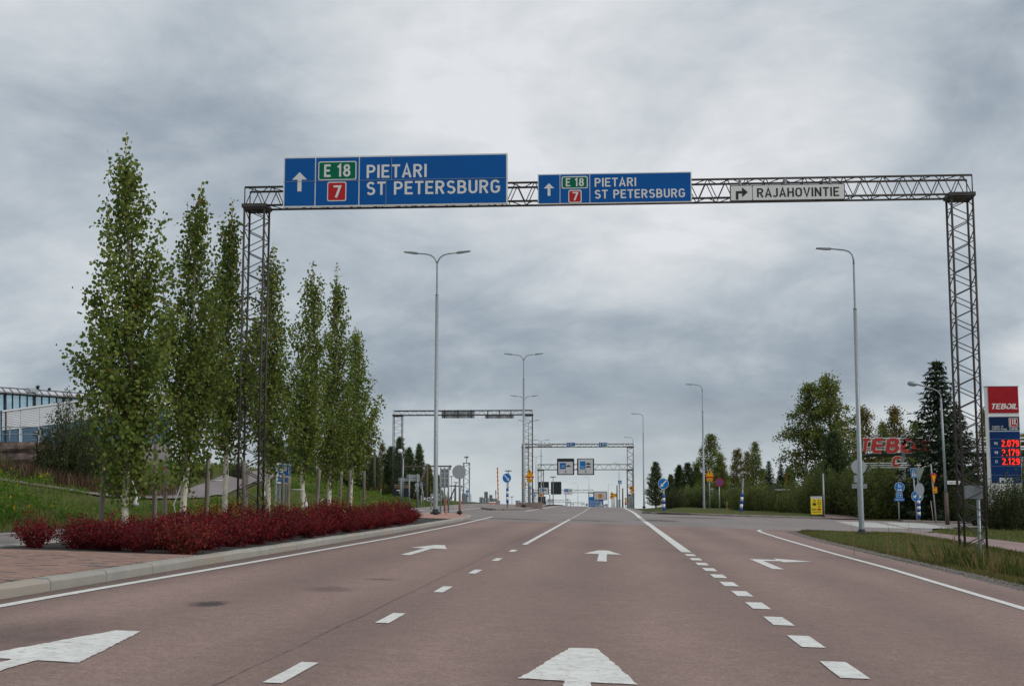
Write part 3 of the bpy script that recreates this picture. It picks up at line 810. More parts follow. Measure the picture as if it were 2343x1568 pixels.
rd = random.Random(5)
LABS = 'low dark red shrub packed into the bed under the aspens'
def put_shrub(x, y, k, lab, grp, s=1.0):
    t = thing('red_shrub', lab, 'shrub', (x, y, zr(x, y) + TOP - 0.03), rd.random() * 6.3, grp)
    t.scale = (s * rd.uniform(0.9, 1.15), s * rd.uniform(0.9, 1.15), s * rd.uniform(0.85, 1.2))
    put('stems', SH[k][0], t); put('foliage', SH[k][1], t)
y = 20.45; row = 0
while y < 47.3:
    for j in range(5):
        x = -6.42 - j * 0.62 - 0.3 * (row % 2) + rd.uniform(-.12, .12)
        if x < -8.10 - (y - 20.4) * 0.06: continue
        if y > 44.5 and (x < -8.4 or x > -6.7): continue
        yy = y + rd.uniform(-.15, .15)
        k = rd.choice([0, 1, 2, 4, 5, 6])
        s = rd.uniform(0.82, 1.12)
        lab = ('low dark red shrub in the front row along the near kerb' if j == 0 else 'low dark red shrub in the back row along the opposite lane' if j == 4 else
               'low dark red shrub in the middle of the bed, ' + ('nearest the brick paving' if y < 28 else 'under the gantry and middle aspens' if y < 38 else 'towards the far paved tip'))
        put_shrub(x, yy, k, lab, 'red shrubs in the planted island', s * rd.choice([0.85, 1.0, 1.0, 1.15]))
    y += 0.68; row += 1
put_shrub(at(80, 1240, 20.6).x, 20.6, 2, 'small red shrub standing apart at the near left corner of the bed', 'red shrubs in the planted island', 0.95)
for x_, y_, k_ in ((182, 20.75, 0), (196, 21.5, 1), (240, 20.55, 5)):
    put_shrub(at(x_, 1235, y_).x, y_, k_, 'low dark red shrub at the near left end of the main bed', 'red shrubs in the planted island', 0.95)
put_shrub(at(425, 1240, 20.35).x, 20.25, 3, 'rust coloured shrub at the front edge of the bed by the brick paving', 'red shrubs in the planted island', 1.08)
# yellow green weeds among the shrubs
rg = np.random.default_rng(8); C = []; A = []
for _ in range(190):
    y = rg.uniform(24, 46); x = rg.uniform(-9.1, -6.5); h = rg.uniform(0.45, 0.85)
    for k in range(16):
        s = k / 16; C.append((x + 0.05 * rg.normal() * s + 0.02 * rg.normal(), y + 0.04 * rg.normal(), zr(x, y) + TOP + h * (0.35 + 0.65 * s))); A.append((rg.normal() * .6, rg.normal() * .6, 1))
C = np.array(C); mi = (rg.random(len(C)) < 0.35).astype(int)
wo = put('bed_weeds', cloud('bed_weeds', leaves(C, 0.085, rg, 4, 0.28, np.array(A), 0.4), 4, mi, [leafmat('weed yellow', (0.26, 0.20, 0.03)), leafmat('weed green', (0.11, 0.15, 0.03))]))
tag(wo, 'yellowing weeds poking through the red shrubs', 'weeds', kind='stuff')

# ------------------------------------------------------------------ grass, weeds and reeds
def blades(name, P, h, w, rg, mats, lab, cat, lean=0.45, k=3, p=None):
    """grass blades: bent triangles standing at points P"""
    n = len(P); a = rg.uniform(0, 2 * np.pi, n); hh = h * rg.uniform(0.5, 1.3, n) if np.isscalar(h) else h
    d = np.stack([np.cos(a), np.sin(a), 0 * a], 1); ln = rg.uniform(0.1, lean, n)[:, None] * hh[:, None]
    b = rg.uniform(0, 2 * np.pi, n); wv = np.stack([np.cos(b), np.sin(b), 0 * b], 1) * (w * rg.uniform(0.6, 1.4, n))[:, None]
    up = np.array([[0, 0, 1.0]])
    m1 = P + up * hh[:, None] * 0.55 + d * ln * 0.35; tp = P + up * hh[:, None] + d * ln
    V = np.stack([P - wv, P + wv, m1 + wv * 0.7, tp, m1 - wv * 0.7], 1).reshape(-1, 3)
    mi = rg.choice(len(mats), n, p=p)
    o = put(name, cloud(name, V, 5, mi, mats)); tag(o, lab, cat, kind='stuff'); return o
GR = [leafmat('grass green', (0.088, 0.128, 0.026), 0.35, 0.3, 1.2), leafmat('grass olive', (0.140, 0.145, 0.042), 0.35, 0.3, 1.2), leafmat('grass straw', (0.215, 0.150, 0.070), 0.3, 0.3, 1.2)]
def pts(n, fx, rg, zoff=-0.01):
    out_ = []
    while len(out_) < n:
        q = fx(rg)
        if q: out_.append((q[0], q[1], gz(q[0], q[1]) + zoff))
    return np.array(out_)
rg = np.random.default_rng(21)
def verge(g):
    y = 14 + 43.5 * g.random() ** 1.25; e = interp(EDGE_R, y) + 0.38
    hi = interp(PN, y) + 0.05 if y < 55 else 12
    x = e + (hi - e) * g.random() ** 1.1
    if y > side_near(x) - 0.9 or g.random() > 0.35 + 0.9 * (0.5 + 0.6 * noise.noise((x * 0.9, y * 0.6, 9))): return None
    return x, y
blades('verge_grass', pts(52000, verge, rg), 0.075, 0.006, rg, GR, 'rough mown grass on the right verge', 'grass', p=[0.46, 0.36, 0.18])
def edge(g):
    y = 14 + 41 * g.random() ** 1.4; return interp(EDGE_R, y) + 0.42 + abs(g.normal()) * 0.22, y
blades('verge_edge_grass', pts(9000, edge, rg), 0.10, 0.005, rg, GR, 'dry grass fringe along the gravel shoulder', 'grass', p=[0.2, 0.3, 0.5])
def behind(g):
    x = g.uniform(13.7, 27); y = g.uniform(33, 88)
    return (x, y) if y < side_near(x) - 1.0 else None
blades('far_verge_grass', pts(14000, behind, rg), 0.13, 0.010, rg, GR, 'green grass between cycle path and side street', 'grass', p=[0.65, 0.28, 0.07])
def tall(g):
    c = g.choice(3, p=[0.5, 0.3, 0.2]); cx, cy = ((6.9, 27.6), (7.75, 27.4), (7.2, 30.0))[c]
    return cx + g.normal() * 0.22, cy + g.normal() * 0.5
blades('tall_grass', pts(900, tall, rg), 0.45, 0.011, rg, [leafmat('tall grass green', (0.085, 0.125, 0.03)), leafmat('tall grass straw', (0.24, 0.165, 0.075))], 'tall tufts of grass round the foot of the right gantry leg', 'grass', 0.6, p=[0.62, 0.38])
def culm(g):
    return 7.0 + g.normal() * 0.5, 31 + g.normal() * 2.5
blades('dry_stalks', pts(60, culm, rg), 0.8, 0.006, rg, [leafmat('dry stalk', (0.30, 0.20, 0.11))], 'thin dry stalks standing near the right gantry leg', 'grass', 0.25)
def leftbank(g):
    y = 22 + 100 * g.random() ** 1.5; x = left_edge(y) - 0.2 - 12 * g.random() ** 1.3
    if abs(x - interp([(44, -16.2), (59, -17.6), (72, -19.3), (88, -21.5)], 0)) < 0 : return None
    px_ = np.interp(y, [44, 50, 59, 72, 88], [-16.2, -16.6, -17.6, -19.3, -21.5])
    if 43 < y < 90 and abs(x - px_) < 1.15: return None
    return x, y
blades('bank_grass', pts(52000, leftbank, rg), 0.16, 0.013, rg, [leafmat('bank green', (0.105, 0.180, 0.028), 0.4, 0.3, 0.9), leafmat('bank olive', (0.150, 0.165, 0.045), 0.4, 0.3, 0.9), leafmat('bank straw', (0.22, 0.165, 0.085), 0.3, 0.3, 0.9)], 'long grass on the left bank', 'grass', p=[0.55, 0.32, 0.13])
# leafy weed clumps with yellow flowers on the left bank
C, A, MI = [], [], []
for _ in range(900):
    y = 25 + 85 * rg.random() ** 1.6; x = left_edge(y) - 0.6 - 9 * rg.random()
    px_ = np.interp(y, [44, 50, 59, 72, 88], [-16.2, -16.6, -17.6, -19.3, -21.5])
    if 43 < y < 90 and abs(x - px_) < 1.5: continue
    if noise.noise((x * 0.3, y * 0.16, 5)) < -0.12: continue
    h = rg.uniform(0.2, 0.5); r_ = rg.uniform(0.25, 0.6); z = gz(x, y); fl = rg.random() < 0.55
    for k in range(70):
        a = rg.random() * 6.28; q = r_ * math.sqrt(rg.random()); hh = h * (1 - 0.5 * (q / r_) ** 2) * rg.uniform(0.3, 1.05)
        C.append((x + q * math.cos(a), y + q * math.sin(a), z + hh)); A.append((math.cos(a) * .4, math.sin(a) * .4, 0.8))
        MI.append(2 if fl and hh > h * 0.72 and rg.random() < 0.22 else int(rg.random() < 0.4))
C = np.array(C)
wo = put('flowering_weeds', cloud('flowering_weeds', leaves(C, 0.10, rg, 4, 0.5, np.array(A), 0.6), 4, np.array(MI), [leafmat('weed leaf', (0.090, 0.185, 0.020)), leafmat('weed leaf light', (0.145, 0.225, 0.035)), leafmat('yellow flower', (0.58, 0.38, 0.01))]))
tag(wo, 'leafy weeds with yellow flowers on the left bank', 'weeds', kind='stuff')
def reed(g):
    x = g.uniform(-27, -16.8); y = 46.5 + 6 * g.random() + (x + 27) * 0.12
    return (x, y) if noise.noise((x * 0.5, y * 0.5, 2)) > -0.35 else None
blades('dry_reeds', pts(7000, reed, rg), 0.55, 0.012, rg, [leafmat('reed brown', (0.14, 0.085, 0.05)), leafmat('reed dark', (0.075, 0.052, 0.035)), leafmat('reed pale', (0.27, 0.19, 0.12))], 'brown dry reeds in front of the stone wall', 'reeds', 0.35, p=[0.45, 0.35, 0.2])
# ------------------------------------------------------------------ stroke lettering (road sign alphabet)
def arc(cx, cy, rx, ry, a0, a1, n=9):
    return [(cx + rx * math.cos(R(a0 + (a1 - a0) * i / (n - 1))), cy + ry * math.sin(R(a0 + (a1 - a0) * i / (n - 1)))) for i in range(n)]
S_ = 0.075
GLY = {
 'I': (0.15, [[(S_, 0), (S_, 1)]]),
 'P': (0.58, [[(S_, 0), (S_, 1)], [(S_, .925), (.30, .925)] + arc(.30, .70, .205, .225, 90, -90) + [(S_, .475)]]),
 'R': (0.60, [[(S_, 0), (S_, 1)], [(S_, .925), (.30, .925)] + arc(.30, .71, .205, .215, 90, -90) + [(S_, .495)], [(.29, .49), (.52, 0)]]),
 'B': (0.60, [[(S_, 0), (S_, 1)], [(S_, .925), (.29, .925)] + arc(.29, .72, .19, .205, 90, -90) + [(S_, .515)], [(S_, .515), (.31, .515)] + arc(.31, .295, .21, .22, 90, -90) + [(S_, .075)]]),
 'E': (0.54, [[(S_, 0), (S_, 1)], [(S_, .925), (.52, .925)], [(S_, .51), (.46, .51)], [(S_, .075), (.53, .075)]]),
 'L': (0.50, [[(S_, 0), (S_, 1)], [(S_, .075), (.50, .075)]]),
 'T': (0.56, [[(0, .925), (.56, .925)], [(.28, 0), (.28, .95)]]),
 'H': (0.60, [[(S_, 0), (S_, 1)], [(.525, 0), (.525, 1)], [(S_, .51), (.525, .51)]]),
 'N': (0.62, [[(S_, 0), (S_, 1)], [(.545, 0), (.545, 1)], [(.08, .97), (.54, .03)]]),
 'M': (0.74, [[(S_, 0), (S_, 1)], [(.665, 0), (.665, 1)], [(.08, .97), (.37, .35), (.66, .97)]]),
 'A': (0.62, [[(.06, 0), (.31, .98), (.56, 0)], [(.15, .29), (.47, .29)]]),
 'V': (0.62, [[(.06, 1), (.31, .03), (.56, 1)]]),
 'K': (0.60, [[(S_, 0), (S_, 1)], [(.52, 1), (.10, .42)], [(.22, .57), (.55, 0)]]),
 'J': (0.44, [[(.365, 1), (.365, .27)] + arc(.20, .25, .165, .18, 0, -160)]),
 'U': (0.58, [[(S_, 1), (S_, .29)] + arc(.29, .29, .215, .215, 180, 360) + [(.505, 1)]]),
 'O': (0.62, [[(S_, .70)] + arc(.31, .69, .235, .235, 180, 0) + arc(.31, .31, .235, .235, 0, -180) + [(S_, .70)]]),
 'G': (0.62, [arc(.31, .69, .235, .235, 20, 180) + arc(.31, .31, .235, .235, 180, 360) + [(.545, .47), (.33, .47)]]),
 'S': (0.58, [arc(.29, .72, .20, .205, 25, 270, 12) + arc(.29, .29, .215, .225, 90, -155, 12)]),
 '1': (0.34, [[(.02, .76), (.215, .95), (.215, 0)]]),
 '2': (0.56, [arc(.28, .70, .20, .22, 160, -30) + [(.10, .10)], [(.04, .075), (.53, .075)]]),
 '3': (0.56, [arc(.27, .72, .19, .205, 150, -90) + arc(.27, .30, .215, .225, 90, -150)]),
 '5': (0.56, [[(.50, .925), (.12, .925), (.09, .54)] + arc(.27, .33, .215, .26, 120, -150)]),
 '7': (0.54, [[(.02, .925), (.49, .925), (.20, 0)]]),
 '8': (0.58, [arc(.29, .73, .18, .195, 90, 450, 15), arc(.29, .295, .215, .22, 90, 450, 15)]),
 '9': (0.56, [arc(.28, .69, .205, .235, 0, 360, 15), [(.485, .69), (.485, .30)] + arc(.28, .29, .205, .215, 0, -150)]),
 '0': (0.58, [[(S_, .70)] + arc(.29, .69, .215, .235, 180, 0) + arc(.29, .31, .215, .235, 0, -180) + [(S_, .70)]]),
 '?': (0.56, [arc(.28, .70, .20, .22, 160, -40) + [(.26, .45)], [(.09, 0), (.09, .13)]]), '.': (0.16, [[(.08, 0), (.08, .15)]]), ',': (0.16, [[(.09, .15), (.06, -.08)]]),
 'D': (0.60, [[(S_, 0), (S_, 1)], [(S_, .925), (.25, .925)] + arc(.25, .5, .27, .425, 90, -90) + [(S_, .075)]]),
 'm': (0.72, [[(S_, 0), (S_, .7)], [(S_, .5)] + arc(.22, .5, .145, .15, 180, 0) + [(.365, 0)], [(.365, .5)] + arc(.51, .5, .145, .15, 180, 0) + [(.655, 0)]]),
 'Ä': (0.62, [[(.06, 0), (.31, .98), (.56, 0)], [(.15, .29), (.47, .29)], [(.18, 1.1), (.18, 1.24)], [(.44, 1.1), (.44, 1.24)]]),
}
def stroke_quads(mb, pl, t, f, y0, y1):
    P = [Vector(p) for p in pl]; P = [p for i, p in enumerate(P) if i == 0 or (p - P[i - 1]).length > 1e-4]; n = len(P); Lp, Rp = [], []
    for i, p in enumerate(P):
        d0 = (P[i] - P[i - 1]).normalized() if i else None
        d1 = (P[i + 1] - P[i]).normalized() if i < n - 1 else None
        if d0 is None: d0 = d1
        if d1 is None: d1 = d0
        nn_ = Vector((-(d0 + d1).y, (d0 + d1).x))
        if nn_.length < 1e-5: nn_ = Vector((-d0.y, d0.x))
        nn_.normalize(); c = max(0.45, nn_.dot(Vector((-d0.y, d0.x))))
        Lp.append(p + nn_ * t / 2 / c); Rp.append(p - nn_ * t / 2 / c)
    for i in range(n - 1):
        q = [f(*v) for v in (Rp[i], Rp[i + 1], Lp[i + 1], Lp[i])]
        mb.poly([(a, y0, c) for a, c in q])
def lettering(parent, s, x0, x1, z, h, y, ma, t=0.15, sp=0.13, name='lettering', shear=0.0, dep=0.003, center=False):
    """words of stroke letters fitted between x0 and x1, baseline z, cap height h, front at y"""
    w = 0; pos = []
    for ch in s:
        if ch == ' ': w += 0.42; continue
        pos.append((ch, w)); w += GLY[ch][0] + sp
    w -= sp; k = (x1 - x0) / w
    mb = MB()
    for ch, o in pos:
        for q_, pl in enumerate(GLY[ch][1]):
            stroke_quads(mb, pl, t, lambda a, b_: (x0 + (o + a) * k + shear * b_ * h, z + b_ * h), y - dep - 0.0006 * q_, y)
    o = mb.build(name, ma, parent); o['kind'] = 'stuff'
    return o
_ref = {}
def text(parent, s, x, z, h, y, ma, width=None, bold=0.0, shear=0.0, align='CENTER', name='lettering'):
    """small print in the built-in typeface, laid on a plate"""
    cu = bpy.data.curves.new('t', 'FONT'); cu.body = s; cu.size = 1; cu.offset = bold; cu.shear = shear
    cu.resolution_u = 2; cu.extrude = 0.004
    ob = bpy.data.objects.new('t', cu); COL.objects.link(ob)
    dg = bpy.context.evaluated_depsgraph_get()
    me = bpy.data.meshes.new_from_object(ob.evaluated_get(dg)); bpy.data.objects.remove(ob)
    n = len(me.vertices)
    if n == 0: return None
    co = np.empty(n * 3, dtype=np.float32); me.vertices.foreach_get('co', co); co = co.reshape(-1, 3)
    x0, x1 = co[:, 0].min(), co[:, 0].max()
    k = h / 0.70; kx = k if width is None else width / (x1 - x0)
    off = {'CENTER': (x0 + x1) / 2, 'LEFT': x0, 'RIGHT': x1}[align]
    new = np.stack([x + (co[:, 0] - off) * kx, y - 0.002 - co[:, 2] * 0.3, z + co[:, 1] * k], 1)
    me.vertices.foreach_set('co', new.astype(np.float32).ravel()); me.materials.clear(); me.materials.append(ma); me.update()
    o = put(name, me, parent); o['kind'] = 'stuff'
    return o

# ------------------------------------------------------------------ lattice gantries
def zig(a0, a1, b0, b1, pitch):
    """laced bar running along a from a0 to a1, swinging between b0 and b1, with rounded bends"""
    n = max(2, round((a1 - a0) / (pitch / 2))); p = (a1 - a0) / n; r = []
    for i in range(n + 1):
        a = a0 + p * i; b_ = b0 if i % 2 == 0 else b1; e = b0 + (b1 - b0) * (0.10 if i % 2 == 0 else 0.90)
        if i: r.append((a - p * 0.15, e))
        r.append((a, b_))
        if i < n: r.append((a + p * 0.15, e))
    return r
def gantry(label, XL, XR, Y, zL, zR, zbot, ztop, w, cr_, lr, pl, pb, ma, group, box=False, dep=None, n=6):
    t = thing('sign_gantry', label, 'gantry', (XL, Y, zL), 0, group)
    d = dep or w; span = XR - XL; h2 = w / 2; d2 = d / 2
    for lx, zb in ((0, 0.0), (span, zR - zL)):
        top = zbot - zL
        lc = MB()
        for s in (-1, 1):
            lc.tube([(lx + b_, s * d2, a) for a, b_ in zig(zb, top, -h2, h2, pl)], lr, 5)
            lc.tube([(lx + s * h2, b_, a) for a, b_ in zig(zb, top, -d2, d2, pl)], lr, 5)
        leg = lc.build('leg', ma, t, True)
        for sx in (-1, 1):
            for sy in (-1, 1):
                c = MB(); c.tube([(lx + sx * h2, sy * d2, zb - 0.4), (lx + sx * h2, sy * d2, top)], cr_, n); c.build('chord', ma, leg, True)
        cp = MB(); cp.box(lx - h2 - cr_ * 2.2, lx + h2 + cr_ * 2.2, -d2 - cr_ * 2.2, d2 + cr_ * 2.2, top - cr_ * 0.6, top + cr_ * 2.6); cp.build('cap_plate', ma, t)
        cp = MB(); cp.box(lx - h2 - cr_, lx + h2 + cr_, -d2 - cr_, d2 + cr_, top - cr_ * 2.2, top - cr_ * 0.7); cp.build('cap_plate', ma, t)
    z0, z1 = zbot - zL + cr_ * 1.1, ztop - zL
    x0, x1 = -h2, span + h2
    lc = MB()
    for s in (-1, 1):
        lc.tube([(a, s * d2, b_) for a, b_ in zig(x0, x1, z0, z1, pb)], lr, 5)
        zz = z0 if s < 0 else z1
        lc.tube([(a, b_, zz) for a, b_ in zig(x0, x1, -d2, d2, pb * 1.3)], lr, 5)
        for xx in (x0, x1): lc.tube([(xx, s * d2, z0), (xx, s * d2, z1)], lr * 1.2, 5)
    beam = lc.build('beam', ma, t, True)
    for sz in (z0, z1):
        for sy in (-1, 1):
            c = MB(); c.tube([(x0, sy * d2, sz), (x1, sy * d2, sz)], cr_, n); c.build('chord', ma, beam, True)
    return t
GROUP_G = 'lattice sign gantries over the road'
GY = 28.5
gL, gR = at(588, 470, GY), at(2194, 450, GY)
ZB, ZT = at(588, 477.5, GY).z, at(588, 433.5, GY).z
zl0 = zr(gL.x, GY) + TOP - 0.02; zr0 = gz(gR.x, GY)
main_g = gantry('large brown lattice gantry spanning the near lanes', gL.x, gR.x, GY, zl0, zr0, ZB, ZT, 0.43, 0.024, 0.0105, 0.46, 0.40, steel_dark, GROUP_G)
b = MB(); lx = gR.x - gL.x
p0, p1 = at(2205, 1110, GY), at(2240, 1140, GY)
b.box(lx - 0.15, lx + 0.19, -0.16, 0.02, p1.z - zl0, p0.z - zl0); b.build('control_box', galv_d, main_g)
b = MB(); b.tube([(lx + 0.16, 0.1, zr0 - zl0 - 0.2), (lx + 0.16, 0.1, p1.z - zl0 - 0.01)], 0.035, 8); b.build('conduit', galv, main_g, True)
for px in (950, 1810):
    q = at(px, 476 if px < 1000 else 461, GY); b = MB(); b.cbox((q.x - gL.x, -0.2, ZB - zl0 + 0.0), 0.13, 0.1, 0.07); b.build('camera_clamp', steel_dark, main_g)

def flatrect(mb, x0, x1, z0, z1, y, d=0.004): mb.box(x0, x1, y - d, y, z0, z1)
def rrect(x0, x1, z0, z1, r, n=4):
    return arc(x1 - r, z1 - r, r, r, 0, 90, n) + arc(x0 + r, z1 - r, r, r, 90, 180, n) + arc(x0 + r, z0 + r, r, r, 180, 270, n) + arc(x1 - r, z0 + r, r, r, 270, 360, n)
def part(name, ma, parent, f):
    b = MB(); f(b); return b.build(name, ma, parent)
def up_arrow(cx, z0, z1, zh, hw, sw):
    return [(cx - sw, z0), (cx + sw, z0), (cx + sw, zh), (cx + hw, zh), (cx, z1), (cx - hw, zh), (cx - sw, zh)]
def big_sign(label, corner, u_, W, H, div, arw, e18, sev, words, seams, group, sideplates=True):
    t = thing('direction_sign', label, 'road sign', corner, 0, group)
    part('back_plate', offwhite, t, lambda b: b.box(0, W * u_, 0.0, 0.05, 0, H * u_))
    e = 7 * u_ if W > 900 else 5 * u_
    xs = [0] + div + [W]
    for i in range(len(xs) - 1):
        a = xs[i] * u_ + (e if i == 0 else e * 0.4); c = xs[i + 1] * u_ - (e if i == len(xs) - 2 else e * 0.4)
        part('blue_field', blue, t, lambda b: b.box(a, c, -0.004, 0.0, e, H * u_ - e))
    part('arrow', offwhite, t, lambda b: b.prism([(x * u_, z * u_) for x, z in up_arrow(*arw)], -0.008, -0.004))
    for (x0, x1, z0, z1), ma, s, lx0, lx1, lz, lh in (e18 + (),) and ((e18[0], green, 'E 18', *e18[1]), (sev[0], red, '7', *sev[1])):
        bd = part('badge', offwhite, t, lambda b: b.prism(rrect(x0 * u_, x1 * u_, z0 * u_, z1 * u_, 9 * u_), -0.008, -0.004))
        k = 5
        part('badge_field', ma, bd, lambda b: b.prism(rrect((x0 + k) * u_, (x1 - k) * u_, (z0 + k) * u_, (z1 - k) * u_, 6 * u_), -0.011, -0.008))
        lettering(bd, s, lx0 * u_, lx1 * u_, lz * u_, lh * u_, -0.011, offwhite, 0.17)
    for s, x0, x1, z, h in words: lettering(t, s, x0 * u_, x1 * u_, z * u_, h * u_, -0.004, offwhite, 0.155)
    for x0, x1, z0, z1 in seams:
        part('panel_seam', galv, t, lambda b: b.box(x0 * u_, x1 * u_, -0.0135, -0.0125, z0 * u_, z1 * u_))
    for k in range(4):
        xx = W * u_ * (k + 0.5) / 4; part('bracket', steel_dark, t, lambda b: b.box(xx - 0.02, xx + 0.02, 0.05, 0.14, 0.02, H * u_ - 0.02))
    return t
SY = GY - 0.24 - 0.14
c1, c1r = at(647, 474.5, SY), at(1161, 469, SY)
u1 = (c1r.x - c1.x) / 1110
big_sign('large blue overhead sign reading PIETARI ST PETERSBURG, the bigger of two', c1, u1, 1110, 253, [160, 378],
         (81, 79, 176, 138, 37, 10), ((174, 364, 133, 227), (204, 334, 149, 62)), ((220, 315, 27, 124), (250, 288, 45, 60)),
         [('PIETARI', 415, 712, 140, 66), ('ST PETERSBURG', 415, 1073, 55, 66)],
         [(0, 1110, 128, 130), (538, 540, 130, 253), (511, 513, 0, 128)], 'blue overhead signs on the near gantry')
c2, c2r = at(1230, 467.5, SY), at(1582.5, 462.5, SY)
u2 = (c2r.x - c2.x) / 761
big_sign('smaller blue overhead sign reading PIETARI ST PETERSBURG', c2, u2, 761, 153, [111, 259],
         (56, 42, 106, 80, 26, 7), ((119, 249, 77, 139), (140, 229, 88, 41)), ((152, 218, 5, 70), (172, 200, 17, 42)),
         [('PIETARI', 283, 488, 84, 44), ('ST PETERSBURG', 283, 728, 24, 44)], [(258.5, 260, 0, 0.5)], 'blue overhead signs on the near gantry')
c3, c3r = at(1670, 460.5, SY), at(1933, 456, SY)
u3 = (c3r.x - c3.x) / 567
ink = mat('black sign film', (0.014, 0.016, 0.018), 0.5)
def street_board(label, corner, u_, W, H, right, word, x0, x1, z, h, dv, posts, group=None):
    t = thing('street_name_sign', label, 'road sign', corner, 0, group)
    part('back_plate', ink, t, lambda b: b.prism(rrect(0, W * u_, 0, H * u_, 7 * u_), 0.0, 0.05))
    part('white_field', offwhite, t, lambda b: b.prism(rrect(4 * u_, (dv - 1.5) * u_, 4 * u_, (H - 4) * u_, 5 * u_), -0.004, 0))
    part('white_field', offwhite, t, lambda b: b.prism(rrect((dv + 1.5) * u_, (W - 4) * u_, 4 * u_, (H - 4) * u_, 5 * u_), -0.004, 0))
    k = dv / 111 * u_; hh = H / 82 * u_
    a = [(29, 8), (41, 8), (41, 39), (60, 39), (60, 20), (88, 45), (60, 70), (60, 51), (29, 51)]
    if not right: a = [(111 - x, y_) for x, y_ in a]
    part('arrow', ink, t, lambda b: b.prism([(x * k, y_ * hh) for x, y_ in a], -0.008, -0.004))
    lettering(t, word, x0 * u_, x1 * u_, z * u_, h * u_, -0.004, ink, 0.155)
    for px in posts: part('bracket_post', galv_d, t, lambda b: b.tube([(px * u_, 0.09, 0.04), (px * u_, 0.09, H * 1.42 * u_)], 0.03, 8))
    return t
street_board('white overhead sign reading RAJAHOVINTIE with a right turn arrow', c3, u3, 567, 82, True, 'RAJAHOVINTIE', 134, 539, 18, 46, 111, (52, 275, 499))

# ------------------------------------------------------------------ street lamps
def lamp_arm(parent, sgn, z0, reach=1.49):
    pr = [(0, 0), (0.04, .14), (0.14, .30), (0.30, .41), (0.5, .46), (0.93, .50)]
    b = MB(); b.tube([(sgn * x * reach / 1.49, 0, z0 + z) for x, z in pr], [.034, .034, .033, .031, .03, .028], 8)
    a = b.build('arm', galv, parent, True)
    b = MB(); k = reach / 1.49
    for (x0, x1, w0, w1, h0, h1) in ((0.88, 1.08, .05, .09, .045, .045), (1.08, 1.46, .09, .075, .042, .024), (1.46, 1.50, .075, .05, .024, .016)):
        za_, zb_ = z0 + .50 + (x0 - .93) * .12, z0 + .50 + (x1 - .93) * .12
        v = [(sgn * k * x, s * w, z + q * h) for x, w, h, z in ((x0, w0, h0, za_), (x1, w1, h1, zb_)) for s, q in ((-1, -1), (1, -1), (1, 1), (-1, 1))]
        o = len(b.v); b.v += v
        for q in ((0, 1, 2, 3), (7, 6, 5, 4), (0, 4, 5, 1), (1, 5, 6, 2), (2, 6, 7, 3), (3, 7, 4, 0)): b.f.append(tuple(o + i for i in q)); b.mi.append(0)
    b.build('lamp_head', galv_d, a)
def lamp_pole(t, H, zc_):
    b = MB(); b.tube([(0, 0, -0.5), (0, 0, 0.1), (0, 0, H * zc_)], [.105, .105, .068], 14); b.build('pole', galv, t, True)
    b = MB(); b.tube([(0, 0, H * zc_), (0, 0, H * zc_ + .05), (0, 0, H * zc_ + .06), (0, 0, H)], [.072, .072, .042, .038], 12); b.build('upper_pole', galv, t, True)
    b = MB(); b.tube([(0, 0, -.05), (0, 0, .03), (0, 0, .05), (0, 0, .16)], [.24, .23, .15, .12], 16); b.build('base_collar', black, t, True)
def double_lamp(lab, px, ybase, Y, z=None, grp='double arm street lamps on the median'):
    p = at(px, ybase, Y); t = thing('street_lamp', lab, 'street lamp', (p.x, Y, p.z if z is None else z), 0, grp); return t
DL = double_lamp('tall double arm street lamp on the near island', 996, 1172, 60)
lamp_pole(DL, 11.05, 0.868); lamp_arm(DL, -1, 11.05 - .05); lamp_arm(DL, 1, 11.05 - .05)
for lab, px, Y, zt in (('double arm lamp beside the yellow warning triangle', 1198, 104, None), ('double arm lamp just behind the second median lamp', 1199.5, 147, 914), ('double arm lamp seen against the far gantry leg', 1209, 188, 968),
                  ('double arm lamp rising behind the RAJAMAKI sign', 1238, 232, 1011), ('distant double arm lamp left of the black display frames', 1226, 292, 1047), ('farthest double arm lamp above the crest', 1214, 390, 1082)):
    p = at(px, 1157, Y); z = p.z if zt is None else at(px, zt, Y).z - 11.1
    c = copy_tree(DL); c.location = (p.x, Y, z); c['label'] = lab
def sl(lab, px, yb, Y, flip=False, zt=None):
    p = at(px, yb, Y); return lab, p.x, Y, (p.z if zt is None else at(px, zt, Y).z - 10.95), flip
SLS = [sl('single arm street lamp on the right grass verge', 1971, 1219, 53.5), sl('single arm lamp behind the kerb across the junction', 1610.6, 1167, 121),
       sl('single arm lamp beside the small dark pine', 1473, 1159.6, 163), sl('single arm lamp at the right end of the RAJAMAKI gantry', zd(1790, 0)[0], 0, 214, zt=zd(0, 345)[1]),
       sl('distant single arm lamp by the crosswalk sign', zd(1598, 0)[0], 0, 300, zt=zd(0, 700)[1]), sl('far single arm lamp under the right display frame', zd(1195, 0)[0], 0, 390, zt=zd(0, 895)[1]),
       sl('far single arm lamp beside the hanging pale sign', zd(1047, 0)[0], 0, 430, zt=zd(0, 985)[1]), sl('far lamp with its arm to the right', zd(1452, 0)[0], 0, 430, True, zt=zd(0, 1000)[1]),
       sl('tiny far lamp left of the cabinet', zd(1752, 0)[0], 0, 470, zt=zd(0, 1030)[1])]
S0 = None
